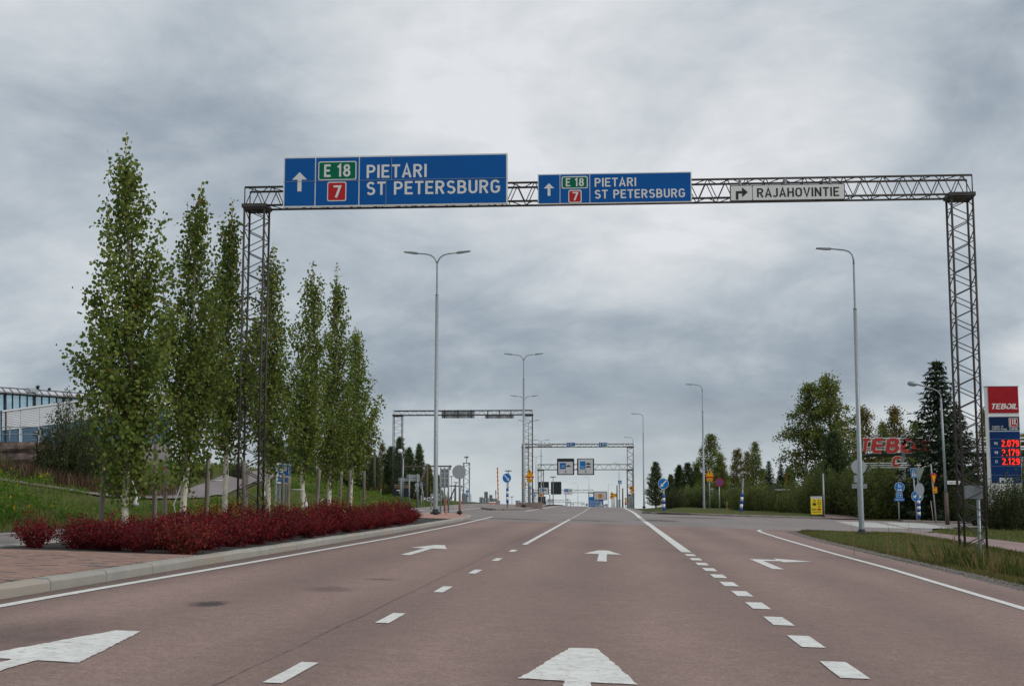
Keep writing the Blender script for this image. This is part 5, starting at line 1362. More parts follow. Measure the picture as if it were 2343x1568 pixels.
def small_blue(lab, x0, x1, y0, y1, two):
    a, c = at(*zd(x0, y1), SY3), at(*zd(x1, y0), SY3); W_, H_ = c.x - a.x, c.z - a.z
    t = thing('direction_sign', lab, 'road sign', a, 0, 'small blue overhead signs'); part('back_plate', offwhite, t, lambda b: b.box(0, W_, 0, .05, 0, H_))
    part('blue_field', blue, t, lambda b: b.box(.05, W_ * .385, -.005, -.0005, .05, H_ - .05))
    part('blue_field', blue, t, lambda b: b.box(W_ * .42, W_ - .05, -.005, -.0005, H_ * .47, H_ - .05))
    part('badge', green, t, lambda b: b.box(W_ * .42, W_ - .05, -.005, -.0005, .05, H_ * .43))
    part('arrow', offwhite, t, lambda b: b.prism(up_arrow(W_ * .2, H_ * .25, H_ * .72, H_ * .52, W_ * .085, W_ * .025), -.010, -.0055))
    lettering(t, 'E 18', W_ * .50, W_ * .88, H_ * .10, H_ * .27, -.0055, offwhite, .17)
    for k in range(2 if two else 1): part('symbol', blue2, t, lambda b: b.box(W_ * (.44 + .27 * k), W_ * (.68 + .27 * k), -.010, -.0055, H_ * .52, H_ * .92)); part('symbol', offwhite, t, lambda b: b.prism([(W_ * (.46 + .27 * k), H_ * .66), (W_ * (.66 + .27 * k), H_ * .63), (W_ * (.66 + .27 * k), H_ * .70), (W_ * (.50 + .27 * k), H_ * .76)], -.014, -.0105))
small_blue('small blue overhead sign with one pale symbol over E 18', 925, 1053, 412, 487, False)
small_blue('small blue overhead sign with two pale symbols over E 18', 1373, 1501, 412, 487, True)
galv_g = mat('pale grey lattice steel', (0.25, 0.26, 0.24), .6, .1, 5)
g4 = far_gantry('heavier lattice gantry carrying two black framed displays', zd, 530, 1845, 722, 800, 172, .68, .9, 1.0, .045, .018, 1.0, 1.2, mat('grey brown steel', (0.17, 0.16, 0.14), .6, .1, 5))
slat_m = mat('display slats', (0.62, 0.61, 0.62), .5, .03, 3)
def display(lab, f, x0, x1, y0, y1, Y, wx0, wx1, wy0, wy1, content, group=None, slats=14, frame=dark, name='display_sign'):
    """dark framed sign cabinet with a slatted white face; picture box x0..x1,y0..y1; white field wx..wy"""
    a, c = at(*f(x0, y1), Y), at(*f(x1, y0), Y); W_, H_ = c.x - a.x, c.z - a.z
    fx = lambda x: (x - x0) / (x1 - x0) * W_; fz = lambda y: (y1 - y) / (y1 - y0) * H_
    t = thing(name, lab, 'display sign', a, 0, group)
    part('cabinet', frame, t, lambda b: b.prism(rrect(0, W_, 0, H_, .04 * W_), 0, .35))
    if wx1 is not None:
        part('window_frame', galv, t, lambda b: b.box(fx(wx0) - .03, fx(wx1) + .03, -.006, -.001, fz(wy1) - .03, fz(wy0) + .03))
        n = slats; hh = (fz(wy0) - fz(wy1)) / n; b = MB()
        for k in range(n): b.box(fx(wx0), fx(wx1), -.022, -.007, fz(wy1) + hh * k + hh * .05, fz(wy1) + hh * (k + 1) - hh * .05)
        b.build('slats', slat_m, t)['kind'] = 'stuff'
    for nm, kind, box, ma in content:
        X0_, X1_, Y0_, Y1_ = fx(box[0]), fx(box[1]), fz(box[3]), fz(box[2])
        if kind == 'rect': part(nm, ma, t, lambda b: b.box(X0_, X1_, -.030, -.0235, Y0_, Y1_))
        elif kind == 'car': part(nm, ma, t, lambda b: b.prism([((X0_ + X1_) / 2 + x * (X1_ - X0_), (Y0_ + Y1_) / 2 + z * (Y1_ - Y0_) * 1.6) for x, z in CAR], -.030, -.0235))
        elif kind == 'arrow': part(nm, ma, t, lambda b: b.prism(up_arrow((X0_ + X1_) / 2, Y0_, Y1_, Y0_ + (Y1_ - Y0_) * .6, (X1_ - X0_) / 2, (X1_ - X0_) * .16), -.030, -.0235))
        elif kind == 'lines':
            n = 4; b = MB()
            for k in range(n): s = 1 - .35 * ((k * 37) % 3) / 2; b.box((X0_ + X1_) / 2 - (X1_ - X0_) / 2 * s, (X0_ + X1_) / 2 + (X1_ - X0_) / 2 * s, -.035, -.0305, Y0_ + (Y1_ - Y0_) * k / n, Y0_ + (Y1_ - Y0_) * (k + .5) / n)
            b.build(nm, ma, t)['kind'] = 'stuff'
        elif kind == 'noturn': plate(t, 'round', (X0_ + X1_) / 2, (Y0_ + Y1_) / 2, X1_ - X0_, Y1_ - Y0_, yellow, red, 'noturn', y=-.045, bw=.1)
    return t
pl_blue = mat('pale blue print', (0.25, 0.42, 0.66), .5)
d1 = display('left black framed display with its dark top shutter', zd, 795, 1034, 636, 866, 171.2, 815, 1015, 684, 852,
        [('blue_panel', 'rect', (835, 919, 700, 784), blue), ('print_lines', 'lines', (843, 913, 722, 765), pl_blue), ('car_symbol', 'car', (925, 987, 726, 756), ink), ('arrow', 'arrow', (903, 929, 802, 837), ink)], 'black framed lane displays')
d2 = display('right black framed display with two vehicle symbols', zd, 1075, 1312, 636, 866, 171.2, 1094, 1294, 648, 852,
        [('blue_panel', 'rect', (1116, 1192, 675, 787), blue2), ('print_lines', 'lines', (1122, 1188, 740, 778), pl_blue), ('car_symbol', 'car', (1200, 1266, 695, 727), ink), ('bus_symbol', 'car', (1200, 1266, 736, 765), ink), ('arrow', 'arrow', (1182, 1208, 804, 838), ink)], 'black framed lane displays')
for dd in (d1, d2): part('mounting', steel_dark, dd, lambda b: b.box(.3, 1.5, .36, .5, .35, 1.7))
def legs(t, xs, z0, f, Y, r=.06, ma=galv):
    for px in xs: X = at(*f(px, 1000), Y).x - t.location.x; b = MB(); b.tube([(X, .2, z0), (X, .2, .01)], r, 8); b.build('post', ma, t, True)
d = display('blank dark display box right of the lattice leg', zd, 710, 855, 960, 1137, 235, 0, None, 0, 0, [], 'dark display boxes beyond the crest'); legs(d, (740,), -6, zd, 235, .08)
d = display('dark display box with a pale lower panel behind the lattice leg', zd, 538, 681, 960, 1137, 235, 549, 669, 1045, 1130, [('blue_panel', 'rect', (560, 612, 1055, 1095), blue2), ('car_symbol', 'car', (613, 652, 1065, 1085), ink)], 'dark display boxes beyond the crest', 6); legs(d, (693,), -6, zd, 235, .08)
d = display('blank dark box low behind the lattice leg', zd, 536, 635, 1165, 1278, 225, 0, None, 0, 0, [], 'dark display boxes beyond the crest'); legs(d, (560, 610), -4, zd, 225, .08)
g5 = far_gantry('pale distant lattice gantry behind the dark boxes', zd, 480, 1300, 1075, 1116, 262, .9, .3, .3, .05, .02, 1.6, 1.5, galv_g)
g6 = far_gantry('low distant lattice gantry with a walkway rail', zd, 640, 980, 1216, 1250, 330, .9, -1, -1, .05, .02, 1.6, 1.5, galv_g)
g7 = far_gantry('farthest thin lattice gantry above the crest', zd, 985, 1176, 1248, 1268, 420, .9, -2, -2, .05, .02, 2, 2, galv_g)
def pale(lab, x0, x1, y0, y1, Y, leg=()):
    w, h = x1 - x0, y1 - y0
    t = display(lab, zd, x0, x1, y0, y1, Y, 0, None, 0, 0, [('blue_panel', 'rect', (x0 + w * .08, x0 + w * .52, y0 + h * .10, y0 + h * .52), blue2), ('print_lines', 'lines', (x0 + w * .12, x0 + w * .48, y0 + h * .2, y0 + h * .45), pl_blue), ('car_symbol', 'car', (x0 + w * .60, x0 + w * .92, y0 + h * .25, y0 + h * .42), ink), ('arrow', 'arrow', (x0 + w * .45, x0 + w * .56, y0 + h * .66, y0 + h * .92), ink)], 'pale hanging lane signs', frame=slat_m)
    legs(t, leg, -5, zd, Y, .07)
pale('pale hanging lane sign on the distant gantry', 891, 1010, 1055, 1140, 260, (916,)); pale('lower pale lane sign near the crest', 663, 755, 1200, 1271, 328, (690, 740)); pale('pale lane sign at the left of the crest', 215, 290, 1220, 1258, 330)
for lab, x, y, Y in (('yellow round sign on the lattice leg by the dark boxes', 575, 1146, 222),):
    post_sign(lab, 'road sign', zd(x, 1275), Y, [('round', zd(x, y), 7.4, 7, dict(face=yellow, border=red, bw=.12, sym='vehicle'))], .04, bury=2)
# low blue site sign, white display, guard rail
t = display('wide white display with a yellow no turn sign', zd, 1305, 1494, 1096, 1216, 178, 1314, 1484, 1106, 1207, [('no_turn_sign', 'noturn', (1370, 1428, 1128, 1188), None)], slats=11)
legs(t, (1401,), -3, zd, 178, .16, galv)
a, c = at(*zd(1241, 1306), 182), at(*zd(1441, 1170), 182); W_, H_ = c.x - a.x, c.z - a.z
t = thing('information_sign', 'large blue border crossing sign behind the white display', 'road sign', a); part('panel', blue2, t, lambda b: b.box(0, W_, 0, .12, -.4, H_))
for i, s in enumerate(('RAJANYLITYSPAIKKA', 'GRÄNSÖVERGÅNGSSTÄLLE', 'ПРОПУСКНОЙ ПУНКТ', 'BORDER CROSSING POINT')): text(t, s, W_ * .04, H_ * (.55 - .155 * i), H_ * .085, -.005, offwhite, width=W_ * (.72, .92, .74, .86)[i], align='LEFT', bold=.01)
for k in (.15, .5, .85): part('post', galv, t, lambda b: b.box(W_ * k - .08, W_ * k + .08, .13, .28, -3, H_))
t = thing('guard_rail', 'curved steel guard rail at the crest', 'guard rail', at(*zk(600, 1300), 168)); P0 = t.location.copy()
pr = [at(*zk(x, y), Y) - P0 for x, y, Y in ((600, 1300, 168), (760, 1282, 170), (860, 1262, 172), (940, 1238, 174), (965, 1232, 177))]
b = MB()
for dz in (0, -.14): b.tube([p_ + Vector((0, 0, dz)) for p_ in pr], .07, 6)
b.build('rail', galv, t, True)
for p_ in pr[1:]: part('post', galv, t, lambda b: b.box(p_.x - .05, p_.x + .05, p_.y + .08, p_.y + .18, p_.z - 1.5, p_.z))
post_sign('blue roundabout sign at the crest', 'road sign', zk(352, 1290), 176, [('round', zk(352, 1250), 5.2, 6.2, dict(face=blue2, border=offwhite, bw=.04, sym='roundabout'))], .04, bury=2)
# right side by the crest
post_sign('blue crosswalk sign on a tall post at the crest', 'road sign', zk(1337, 1310), 190, [('rect', zk(1340, 580), 8.5, 8.6, dict(face=blue2, border=offwhite, bw=.04, sym='cross')), ('round', zk(1328, 720), 2, 9, dict(face=None, back=galv_d)), ('rect', zk(1326, 855), 1.8, 8, dict(face=None, back=galv_d))], .05, bury=2)
post_sign('yellow diversion boards with a warning triangle at the crest', 'road sign', zk(1100, 1320), 184, [('up', zk(1103, 905), 9.5, 9, dict(face=yellow, border=red, bw=.1)), ('rect', zk(1160, 970), 12, 8, dict(face=yellow, border=ink, bw=.04)), ('round', zk(1097, 1025), 8, 8, dict(face=yellow, border=red, bw=.1)), ('rect', zk(1240, 965), 2, 5, dict(face=blue2))], .05, bury=2)
for px in (1130, 1160, 1190): pole('thin frame post under the yellow diversion boards' if px == 1130 else 'frame post %s of the yellow diversion boards' % ('in the middle' if px == 1160 else 'at the right'), zk(px, 1320), zk(px, 1030), 185, .05, name='frame_post', wood_=galv_d)
pole('brown wooden pole left of the crosswalk sign', zk(1255, 1320), zk(1255, 670), 200, .11); pole('brown wooden pole right of the crosswalk sign', zk(1425, 1270), zk(1425, 760), 195, .12)
for x0, x1, y0, Y, lab in ((1287, 1362, 1120, 192, 'grey cabinet under the crosswalk sign'), (1555, 1772, 950, 151.3, 'large grey cabinet at the foot of the gantry leg')):
    a, c = at(*zk(x0, 1300), Y), at(*zk(x1, y0), Y); t = thing('control_cabinet', lab, 'cabinet', (a.x, Y, a.z), 0, 'grey roadside cabinets'); W_, H_ = c.x - a.x, c.z - a.z
    part('body', sign_back, t, lambda b: b.box(0, W_, 0, .5, -.8, H_)); part('roof', galv_d, t, lambda b: b.box(-.05, W_ + .05, -.06, .56, H_ + .003, H_ + .06)); part('door', sign_back, t, lambda b: b.box(W_ * .06, W_ * .48, -.015, -.001, .1, H_ * .92)); part('door', sign_back, t, lambda b: b.box(W_ * .52, W_ * .94, -.015, -.001, .1, H_ * .92))
post_sign('yellow round vehicle sign with a yellow plate on the gantry leg', 'road sign', zk(1694, 1290), 148.8, [('round', zk(1694, 757), 10.8, 11, dict(face=yellow, border=red, bw=.1, sym='vehicle')), ('rect', zk(1694, 873), 10.6, 3.2, dict(face=yellow, border=ink, bw=.05))], .04)
post_sign('small yellow round sign with yellow plates beside the cabinet', 'road sign', zk(1516, 1280), 166, [('round', zk(1515, 1075), 4.6, 5.6, dict(face=yellow, border=ink, bw=.08)), ('rect', zk(1515, 1152), 4.4, 4.6, dict(face=yellow, border=ink, bw=.06)), ('round', zk(1515, 1225), 4.8, 5.5, dict(face=red, border=ink, bw=.1))], .04)

# ------------------------------------------------------------------ across the junction, right
post_sign('blue keep left sign on a blue and white marker across the junction', 'road sign', ze(350, 1352), 99.5, [('round', ze(343, 1083), 24, 24.4, dict(face=blue2, border=offwhite, bw=.03, sym='keep_left'))], .05, cuffs=(ze(0, 1182)[1], ze(0, 1322)[1], 5, 6.2), group='blue keep side signs')
post_sign('yellow warning triangle with a yellow plate beside the single arm lamp', 'road sign', ze(761, 1320), 112, [('up', ze(758, 990), 22, 22, dict(face=yellow, border=red, bw=.09, sym='warn')), ('rect', ze(758, 1046), 14, 8, dict(face=yellow, border=ink, bw=.05, txt=[('5,3 m', -.22, .48, .66)]))], .04, group='yellow warning signs')
post_sign('round no stopping sign with a blue face and red ring', 'road sign', ze(848, 1335), 109, [('round', ze(847, 1070), 19, 18, dict(face=red, border=red, sym='nopark'))], .045)
t = post_sign('leaning blue and white marker with a sign seen edge on', 'road sign', ze(1037, 1375), 98.6, [('round', ze(1056, 1090), 5, 24, dict(face=None, back=galv, tilt=-5))], .05, top=ze(1060, 1035), cuffs=(ze(0, 1170)[1], ze(0, 1330)[1], 5, 6.4))
p = at(*ze(915, 1370), 99); b = MB(); b.tube([(0, 0, -.05), (0, 0, .7), (0, 0, 1.0)], [.025, .022, .018], 7); o = b.build('snow_pole', mat('faded orange', (.45, .2, .15), .6), None, True, p); tag(o, 'short faded orange pole on the far kerb', 'snow pole', 'orange snow poles')
# yellow advertising board
a, c = at(*zf(505, 1395), 101.3), at(*zf(607, 1216), 101.3); W_, H_ = c.x - a.x, c.z - a.z
t = thing('advertising_board', 'yellow framed advertising board with a red arrow on the far kerb', 'advertising board', a)
z0_ = H_ * .115
part('frame', ink, t, lambda b: b.box(0, W_, 0, .06, z0_, H_))
part('poster', mat('lemon poster', (0.72, 0.55, 0.01), .55, .04, 2), t, lambda b: b.box(W_ * .055, W_ * .945, -.006, -.001, z0_ + H_ * .02, H_ * .86))
part('header', white, t, lambda b: b.box(W_ * .055, W_ * .945, -.006, -.001, H_ * .863, H_ * .97))
fz_ = lambda v: H_ * v
part('logo', red, t, lambda b: b.box(W_ * .12, W_ * .2, -.010, -.0065, fz_(.895), fz_(.935)))
part('text_bar', ink, t, lambda b: b.box(W_ * .23, W_ * .9, -.010, -.0065, fz_(.902), fz_(.93)))
part('shower_head', ink, t, lambda b: b.prism([(W_ * .24, fz_(.77)), (W_ * .46, fz_(.77)), (W_ * .35, fz_(.82))], -.010, -.0065))
for k in range(6): part('water_jet', ink, t, lambda b: b.prism([(W_ * (.27 + .03 * k), fz_(.765)), (W_ * (.275 + .03 * k), fz_(.765)), (W_ * (.165 + .077 * k), fz_(.56)), (W_ * (.155 + .077 * k), fz_(.56))], -.010, -.0065))
part('car_body', ink, t, lambda b: b.prism([(W_ * .22, fz_(.55)), (W_ * .46, fz_(.55)), (W_ * .47, fz_(.60)), (W_ * .43, fz_(.66)), (W_ * .25, fz_(.66)), (W_ * .21, fz_(.60))], -.014, -.0105))
part('tyre_symbol', ink, t, lambda b: b.prism(disc(W_ * .13, 20, W_ * .72, fz_(.66)), -.010, -.0065))
part('tyre_hub', MATS['lemon poster'], t, lambda b: b.prism(disc(W_ * .08, 16, W_ * .72, fz_(.66)), -.014, -.0105))
part('oil_can', ink, t, lambda b: b.prism([(W_ * .62, fz_(.79)), (W_ * .8, fz_(.79)), (W_ * .88, fz_(.815)), (W_ * .78, fz_(.80)), (W_ * .7, fz_(.825)), (W_ * .6, fz_(.825))], -.010, -.0065))
for dg in (45, -45): part('tool_symbol', ink, t, lambda b: b.prism(bar(W_ * .26, W_ * .035, dg, W_ * .72, fz_(.50)), -.010 - .004 * (dg > 0), -.0065 - .004 * (dg > 0)))
text(t, '250m', W_ * .31, fz_(.335), fz_(.075), -.0065, ink, width=W_ * .42, bold=.03)
part('red_arrow', red, t, lambda b: b.prism([(W_ * .56, fz_(.325)), (W_ * .73, fz_(.325)), (W_ * .73, fz_(.29)), (W_ * .9, fz_(.365)), (W_ * .73, fz_(.44)), (W_ * .73, fz_(.405)), (W_ * .56, fz_(.405))], -.010, -.0065))
part('text_bar', ink, t, lambda b: b.box(W_ * .14, W_ * .86, -.010, -.0065, fz_(.235), fz_(.262)))
for x in (.03, .97): part('leg', ink, t, lambda b: b.box(W_ * x - .03, W_ * x + .03, .0, .06, -.1, z0_ - .002))
part('foot_bar', ink, t, lambda b: b.box(-.15, W_ + .15, -.05, .11, -.05, -.0)) 
pole('plain grey steel post beside the yellow board', zf(620, 1395), zf(611, 1030), 101.8, .075, name='steel_post', wood_=galv)
post_sign('round sign back with two plates behind the right verge lamp', 'road sign', zf(910, 1400), 92, [('round', zf(908, 975), 33, 33, dict(face=None)), ('rect', zf(908, 1075), 20.5, 16, dict(face=None, back=galv)), ('rect', zf(914, 1135), 33.5, 10.5, dict(face=None, back=galv_d))], .05)
post_sign('blue pedestrian and cycle sign with two blue plates by the side street', 'road sign', zl(1328, 768), 97, [('round', zl(1329, 326), 22, 22, dict(face=blue2, border=offwhite, bw=.03, sym='pedcycle')), ('rect', zl(1325, 431), 14.2, 11, dict(face=blue2, border=offwhite, bw=.06, sym='updown')), ('rect', zl(1329, 491), 22, 6.8, dict(face=blue2, border=blue2, bw=.04, txt=[('Sallittu alueelle', -.2, .42, .8)], tmat=offwhite))], .045)
post_sign('leaning blue crosswalk sign left of the yield sign back', 'road sign', zl(1570, 770), 96.9, [('rect', zl(1517, 134), 12.5, 22, dict(face=blue2, border=offwhite, bw=.04, sym='cross', tilt=7)), ('round', zl(1567, 447), 26, 25.5, dict(face=blue2, border=offwhite, bw=.03, sym='both'))], .045, top=zl(1510, 75))
post_sign('yield sign and round sign seen from the back on a striped marker', 'road sign', zl(1597, 770), 95.9, [('down', zl(1595, 155), 23, 34, dict(face=None, back=mat('greenish sign back', (.20, .235, .215), .6))), ('round', zl(1600, 355), 19.5, 28, dict(face=None))], .05, cuffs=(zl(0, 505)[1], zl(0, 735)[1], 6, 7.4), ma=galv_d)
post_sign('red and yellow yield sign with a yellow plate by the dark trees', 'road sign', zl(1828, 800), 93, [('down', zl(1787, 225), 15, 30, dict(face=red, border=red, sym='yield')), ('rect', zl(1803, 363), 10, 14.5, dict(face=yellow, border=red, bw=.05, txt=[('STOP', .12, .3, .7), ('150 m', -.36, .24, .7)]))], .05, top=zl(1752, 15))
p = at(*zl(1785, 778), 94.5); b = MB(); b.tube([(0, 0, 0), (-.12, 0, 1.35)], .022, 7); o = b.build('snow_pole', mat('pink pole', (.5, .33, .3), .6), None, True, p); tag(o, 'pale pink pole at the end of the side street island', 'snow pole', 'orange snow poles')
# old lamp with the street name blade
a, c = at(*zl(1975, 800), 88), at(*zg(570, 300), 88); t = thing('street_lamp', 'old grey lamp with a drooping head and a white street name blade', 'street lamp', a); V_ = c - a; hz = at(*zl(1955, 400), 88) - a
b = MB(); b.tube([(0, 0, -.4), tuple(hz)], [.14, .12], 10); b.build('pole_foot', dwood, t, True)
b = MB(); b.tube([tuple(hz + Vector((0, 0, .004))), tuple(V_)], [.085, .065], 10); b.build('pole', galv, t, True)
pr = [at(*zg(x, y), 88) - a for x, y in ((570, 300), (567, 280), (552, 258), (520, 243), (460, 225), (420, 215))]
b = MB(); b.tube([tuple(q) for q in pr], .045, 8); ar = b.build('arm', galv_d, t, True)
h0, h1 = at(*zg(422, 214), 88) - a, at(*zg(362, 207), 88) - a
b = MB(); b.tube([tuple(h0), tuple(h0.lerp(h1, .3)), tuple(h0.lerp(h1, .8)), tuple(h1)], [.07, .16, .16, .08], 9); b.build('lamp_head', galv, ar, True)
q0, q1 = at(*zl(1968, 288), 88) - a, at(*zl(2140, 240), 88) - a
bl = part('street_name_blade', white, t, lambda b: b.box(q0.x, q1.x, -.12, -.09, q0.z, q1.z)); text(bl, 'Rajahovintie', (q0.x + q1.x) / 2, q0.z + (q1.z - q0.z) * .3, (q1.z - q0.z) * .45, -.121, ink, width=(q1.x - q0.x) * .8)

# ------------------------------------------------------------------ fuel station
PY = 78.0
a, c = at(*zp(352, 1500), PY), at(*zp(768, 155), PY); k = (c.z - a.z) / (1500 - 155)
W_ = c.x - at(*zp(345, 155), PY).x; X0 = at(*zp(345, 155), PY).x
t = thing('price_pylon', 'tall red and blue fuel station pylon with glowing red prices', 'price pylon', (X0, PY, a.z))
fz_ = lambda y: (1500 - y) * k
navy2 = mat('dark navy film', (0.004, 0.022, 0.075), .6, spec=.15); royal = mat('royal blue film', (0.003, 0.032, 0.135), .6, spec=.15); tred = mat('station red film', (0.36, 0.014, 0.022), .6, spec=.15)
part('core', white, t, lambda b: b.box(-.06, W_ + .02, .0, .5, -1.5, fz_(160)))
part('cap', galv_d, t, lambda b: b.box(-.09, W_ + .05, -.04, .54, fz_(157), fz_(150)))
rp = part('red_panel', tred, t, lambda b: b.box(.02, W_, -.03, -.001, fz_(525), fz_(160)))
gl = 'TEBOIL'
lettering(rp, gl, W_ * .08, W_ * .95, fz_(472), 75 * k, -.031, white, .19, .09, shear=.28)
npnl = part('navy_panel', navy2, t, lambda b: b.box(.02, W_, -.03, -.001, fz_(770), fz_(580)))
text(npnl, 'member of', W_ * .10, fz_(725), 22 * k, -.031, white, width=W_ * .36, align='LEFT', bold=.01)
text(npnl, 'LUKOIL Group', W_ * .10, fz_(760), 24 * k, -.031, white, width=W_ * .48, align='LEFT', bold=.01)
lg = part('logo', offwhite, npnl, lambda b: b.box(W_ * .655, W_ * .955, -.034, -.0305, fz_(728), fz_(600)))
part('logo_field', tred, npnl, lambda b: b.box(W_ * .67, W_ * .94, -.038, -.0345, fz_(722), fz_(606)))
for pl in ([(.70, .95), (.70, .12), (.91, .12)], [(.775, .95), (.775, .30)], [(.775, .30), (.835, .30), (.835, .95)], [(.89, .92), (.85, .6), (.91, .22)]):
    b = MB(); stroke_quads(b, pl, .028, lambda x, z: (W_ * x, fz_(722) + (fz_(606) - fz_(722)) * z), -.0385, 0); b.build('logo_mark', white, npnl)
text(npnl, 'LUKOIL', W_ * .81, fz_(762), 24 * k, -.031, white, width=W_ * .28, bold=.03)
led = mat('red display digits', (1.0, 0.022, 0.012), .5, 0.0, emit=1.3)
for i, (y0, y1, g_, pr_) in enumerate(((787, 887, None, None), (892, 1012, '95', '2.079'), (1017, 1139, '98', '?.179'), (1144, 1263, 'D', '2.129'), (1268, 1387, None, None), (1392, 1500, None, None))):
    pn = part('price_row', royal, t, lambda b: b.box(.02, W_, -.03, -.001, fz_(y1), fz_(y0)))
    if g_:
        text(pn, g_, W_ * .20, fz_((y0 + y1) / 2 + 18), 38 * k, -.031, offwhite, width=W_ * (.12 if len(g_) > 1 else .075), bold=.01)
        part('display', ink, pn, lambda b: b.box(W_ * .36, W_ * .97, -.034, -.0305, fz_(y1 - 8), fz_(y0 + 8)))
        lettering(pn, pr_, W_ * .38, W_ * .955, fz_(y1 - 14), 92 * k, -.0345, led, .15, .13, name='digits')
text(pn, 'PKS', W_ * .5, fz_(1490), 60 * k, -.031, white, width=W_ * .45, bold=.03)
# canopy sign frame with open letters
CYY = 112.0
a = at(*zg(62, 640), CYY); t = thing('station_canopy', 'fuel station canopy frame carrying big red letters behind the spruce', 'canopy', (a.x, CYY, gz(a.x, CYY)))
X0, Z0 = a.x, t.location.z
xr_ = at(*zg(1100, 600), CYY).x - X0
for y in (552, 572, 607, 622):
    z = at(*zg(300, y), CYY).z - Z0; b = MB(); b.tube([(.3, .25, z), (xr_ + 8, .25, z)], .06, 7); b.build('rail', white, t, True)
for x in (3.5, 11, 18.5, xr_ + .35): part('column', galv, t, lambda b: b.box(x - .13, x + .13, .35, .6, -.5, at(*zg(300, 550), CYY).z - Z0 + .3))
part('roof', mat('canopy soffit', (0.08, 0.1, 0.13), .6), t, lambda b: b.box(1.2, xr_ + 8, .6, 7.5, at(*zg(300, 648), CYY).z - Z0, at(*zg(300, 640), CYY).z - Z0))
z0_, z1_ = at(*zg(200, 643), CYY).z - Z0, at(*zg(200, 550), CYY).z - Z0
def fat_letter(ch, x0, x1, z0, z1, y, sh, parent, t_=.20):
    w = GLY[ch][0]
    for nm, th, yy, ma, g in (('letter_rim', t_ + .085, y + .004, white, 0), ('letter', t_, y, mat('letter red', (0.43, 0.045, 0.035), .55, spec=.2), 0)):
        b = MB()
        for q_, pl in enumerate(GLY[ch][1]): 
            pl2 = [(min(max(u_, t_ * .4), w - t_ * .4), min(max(v_, t_ * .5), 1 - t_ * .5)) for u_, v_ in pl]
            stroke_quads(b, pl2, th, lambda u_, v_: (x0 + u_ / w * (x1 - x0) + sh * v_ * (z1 - z0), z0 + v_ * (z1 - z0)), yy - .002 * q_ - (.05 if nm == 'letter' else 0), 0)
        b.build(nm, ma, parent)
for ch, xa, xb in (('T', 62, 118), ('E', 131, 207), ('B', 223, 302), ('O', 316, 410), ('I', 425, 450), ('L', 465, 520)):
    fat_letter(ch, at(*zg(xa, 600), CYY).x - X0, at(*zg(xb, 600), CYY).x - X0, z0_, z1_, .1, .17, t)
a = at(*zg(170, 735), 110); t = thing('shop_sign', 'lower station sign with a red letter C and white rails', 'shop sign', (a.x, 110, gz(a.x, 110))); X0, Z0 = a.x, t.location.z
for y in (708, 722, 735):
    z = at(*zg(200, y), 110).z - Z0; b = MB(); b.tube([(-2.0, .2, z), (6.5, .2, z)], .05, 6); b.build('rail', white, t, True)
GLY['C'] = (.6, [arc(.32, .68, .24, .25, 15, 180) + arc(.32, .32, .24, .25, 180, 330)])
fat_letter('C', at(*zg(262, 700), 110).x - X0, at(*zg(312, 700), 110).x - X0, at(*zg(262, 727), 110).z - Z0, at(*zg(262, 665), 110).z - Z0, .05, .2, t)
for x in (-1.5, 5.5): part('column', galv, t, lambda b: b.box(x - .1, x + .1, .3, .5, -.5, at(*zg(200, 708), 110).z - Z0))
# hidden billboard in the trees
a, c = at(*zf(150, 1290), 134), at(*zf(345, 1140), 134); t = thing('billboard', 'dark billboard with white lettering hidden among the right hand trees', 'billboard', a); W_, H_ = c.x - a.x, c.z - a.z
part('panel', navy, t, lambda b: b.box(0, W_, 0, .1, 0, H_)); part('picture', mat('faded print', (0.30, 0.29, 0.31), .6, .6, 1.2), t, lambda b: b.box(W_ * .3, W_ * .95, -.006, -.001, H_ * .18, H_ * .52)); text(t, 'OUTLET', W_ * .6, H_ * .78, H_ * .09, -.005, white, width=W_ * .01, bold=.02) if False else None
part('white_strip', white, t, lambda b: b.box(W_ * .3, W_ * .95, -.006, -.001, H_ * .80, H_ * .87)); part('white_strip', white, t, lambda b: b.box(W_ * .35, W_ * .7, -.006, -.001, H_ * .05, H_ * .12))
for k_ in (.1, .9): part('post', dwood, t, lambda b: b.box(W_ * k_ - .08, W_ * k_ + .08, .12, .28, -2, H_))
# ------------------------------------------------------------------ building on the left bank
A0, A1 = at(*zh(0, 1040), 80.0), at(*zh(1550, 1040), 84.75)
fd = Vector((A1.x - A0.x, A1.y - A0.y, 0)).normalized(); fn = Vector((fd.y, -fd.x, 0))      # fn points to the road
BRZ = math.atan2(fd.y, fd.x)
def fac(x, y, back=0.0):
    """point of the facade plane (pushed back) seen at survey x,y, in building coordinates"""
    d = at(*zh(x, y), 80.0) - cam.location; o = A0 - fn * back
    tt = (o - cam.location).dot(fn) / d.dot(fn); p = cam.location + d * tt - A0
    return Vector((p.x * fd.x + p.y * fd.y, -(p.x * fn.x + p.y * fn.y), p.z))
bld = thing('office_building', 'low modern building with glazed roof, white ribbed wall and blue boards', 'building', A0, BRZ)
yw = lambda x: 575 - (x - 45) * .1362
yb = lambda x: 870 - (x - 30) * .119
yt = lambda x: 195 + x * .07
ye = lambda x: 265 + x * .0655
wpan = mat('white ribbed cladding', (0.62, 0.64, 0.69), .5, .05, 2); bpan = mat('blue boards', (0.055, 0.12, 0.20), .5, .12, 1.5); frm = mat('dark frame', (0.03, 0.032, 0.036), .5)
glass = mat('sky reflecting glass', (0.42, 0.58, 0.68), .15, .22, .9, metal=.8)
def slab(name, ma, pl, y0, y1, parent=bld):
    b = MB(); b.prism([(p.x, p.z) for p in pl], y0, y1); return b.build(name, ma, parent)
slab('core', frm, [fac(30, 1200), fac(2700, 1200), fac(2700, 240), fac(30, 590)], .35, 10)
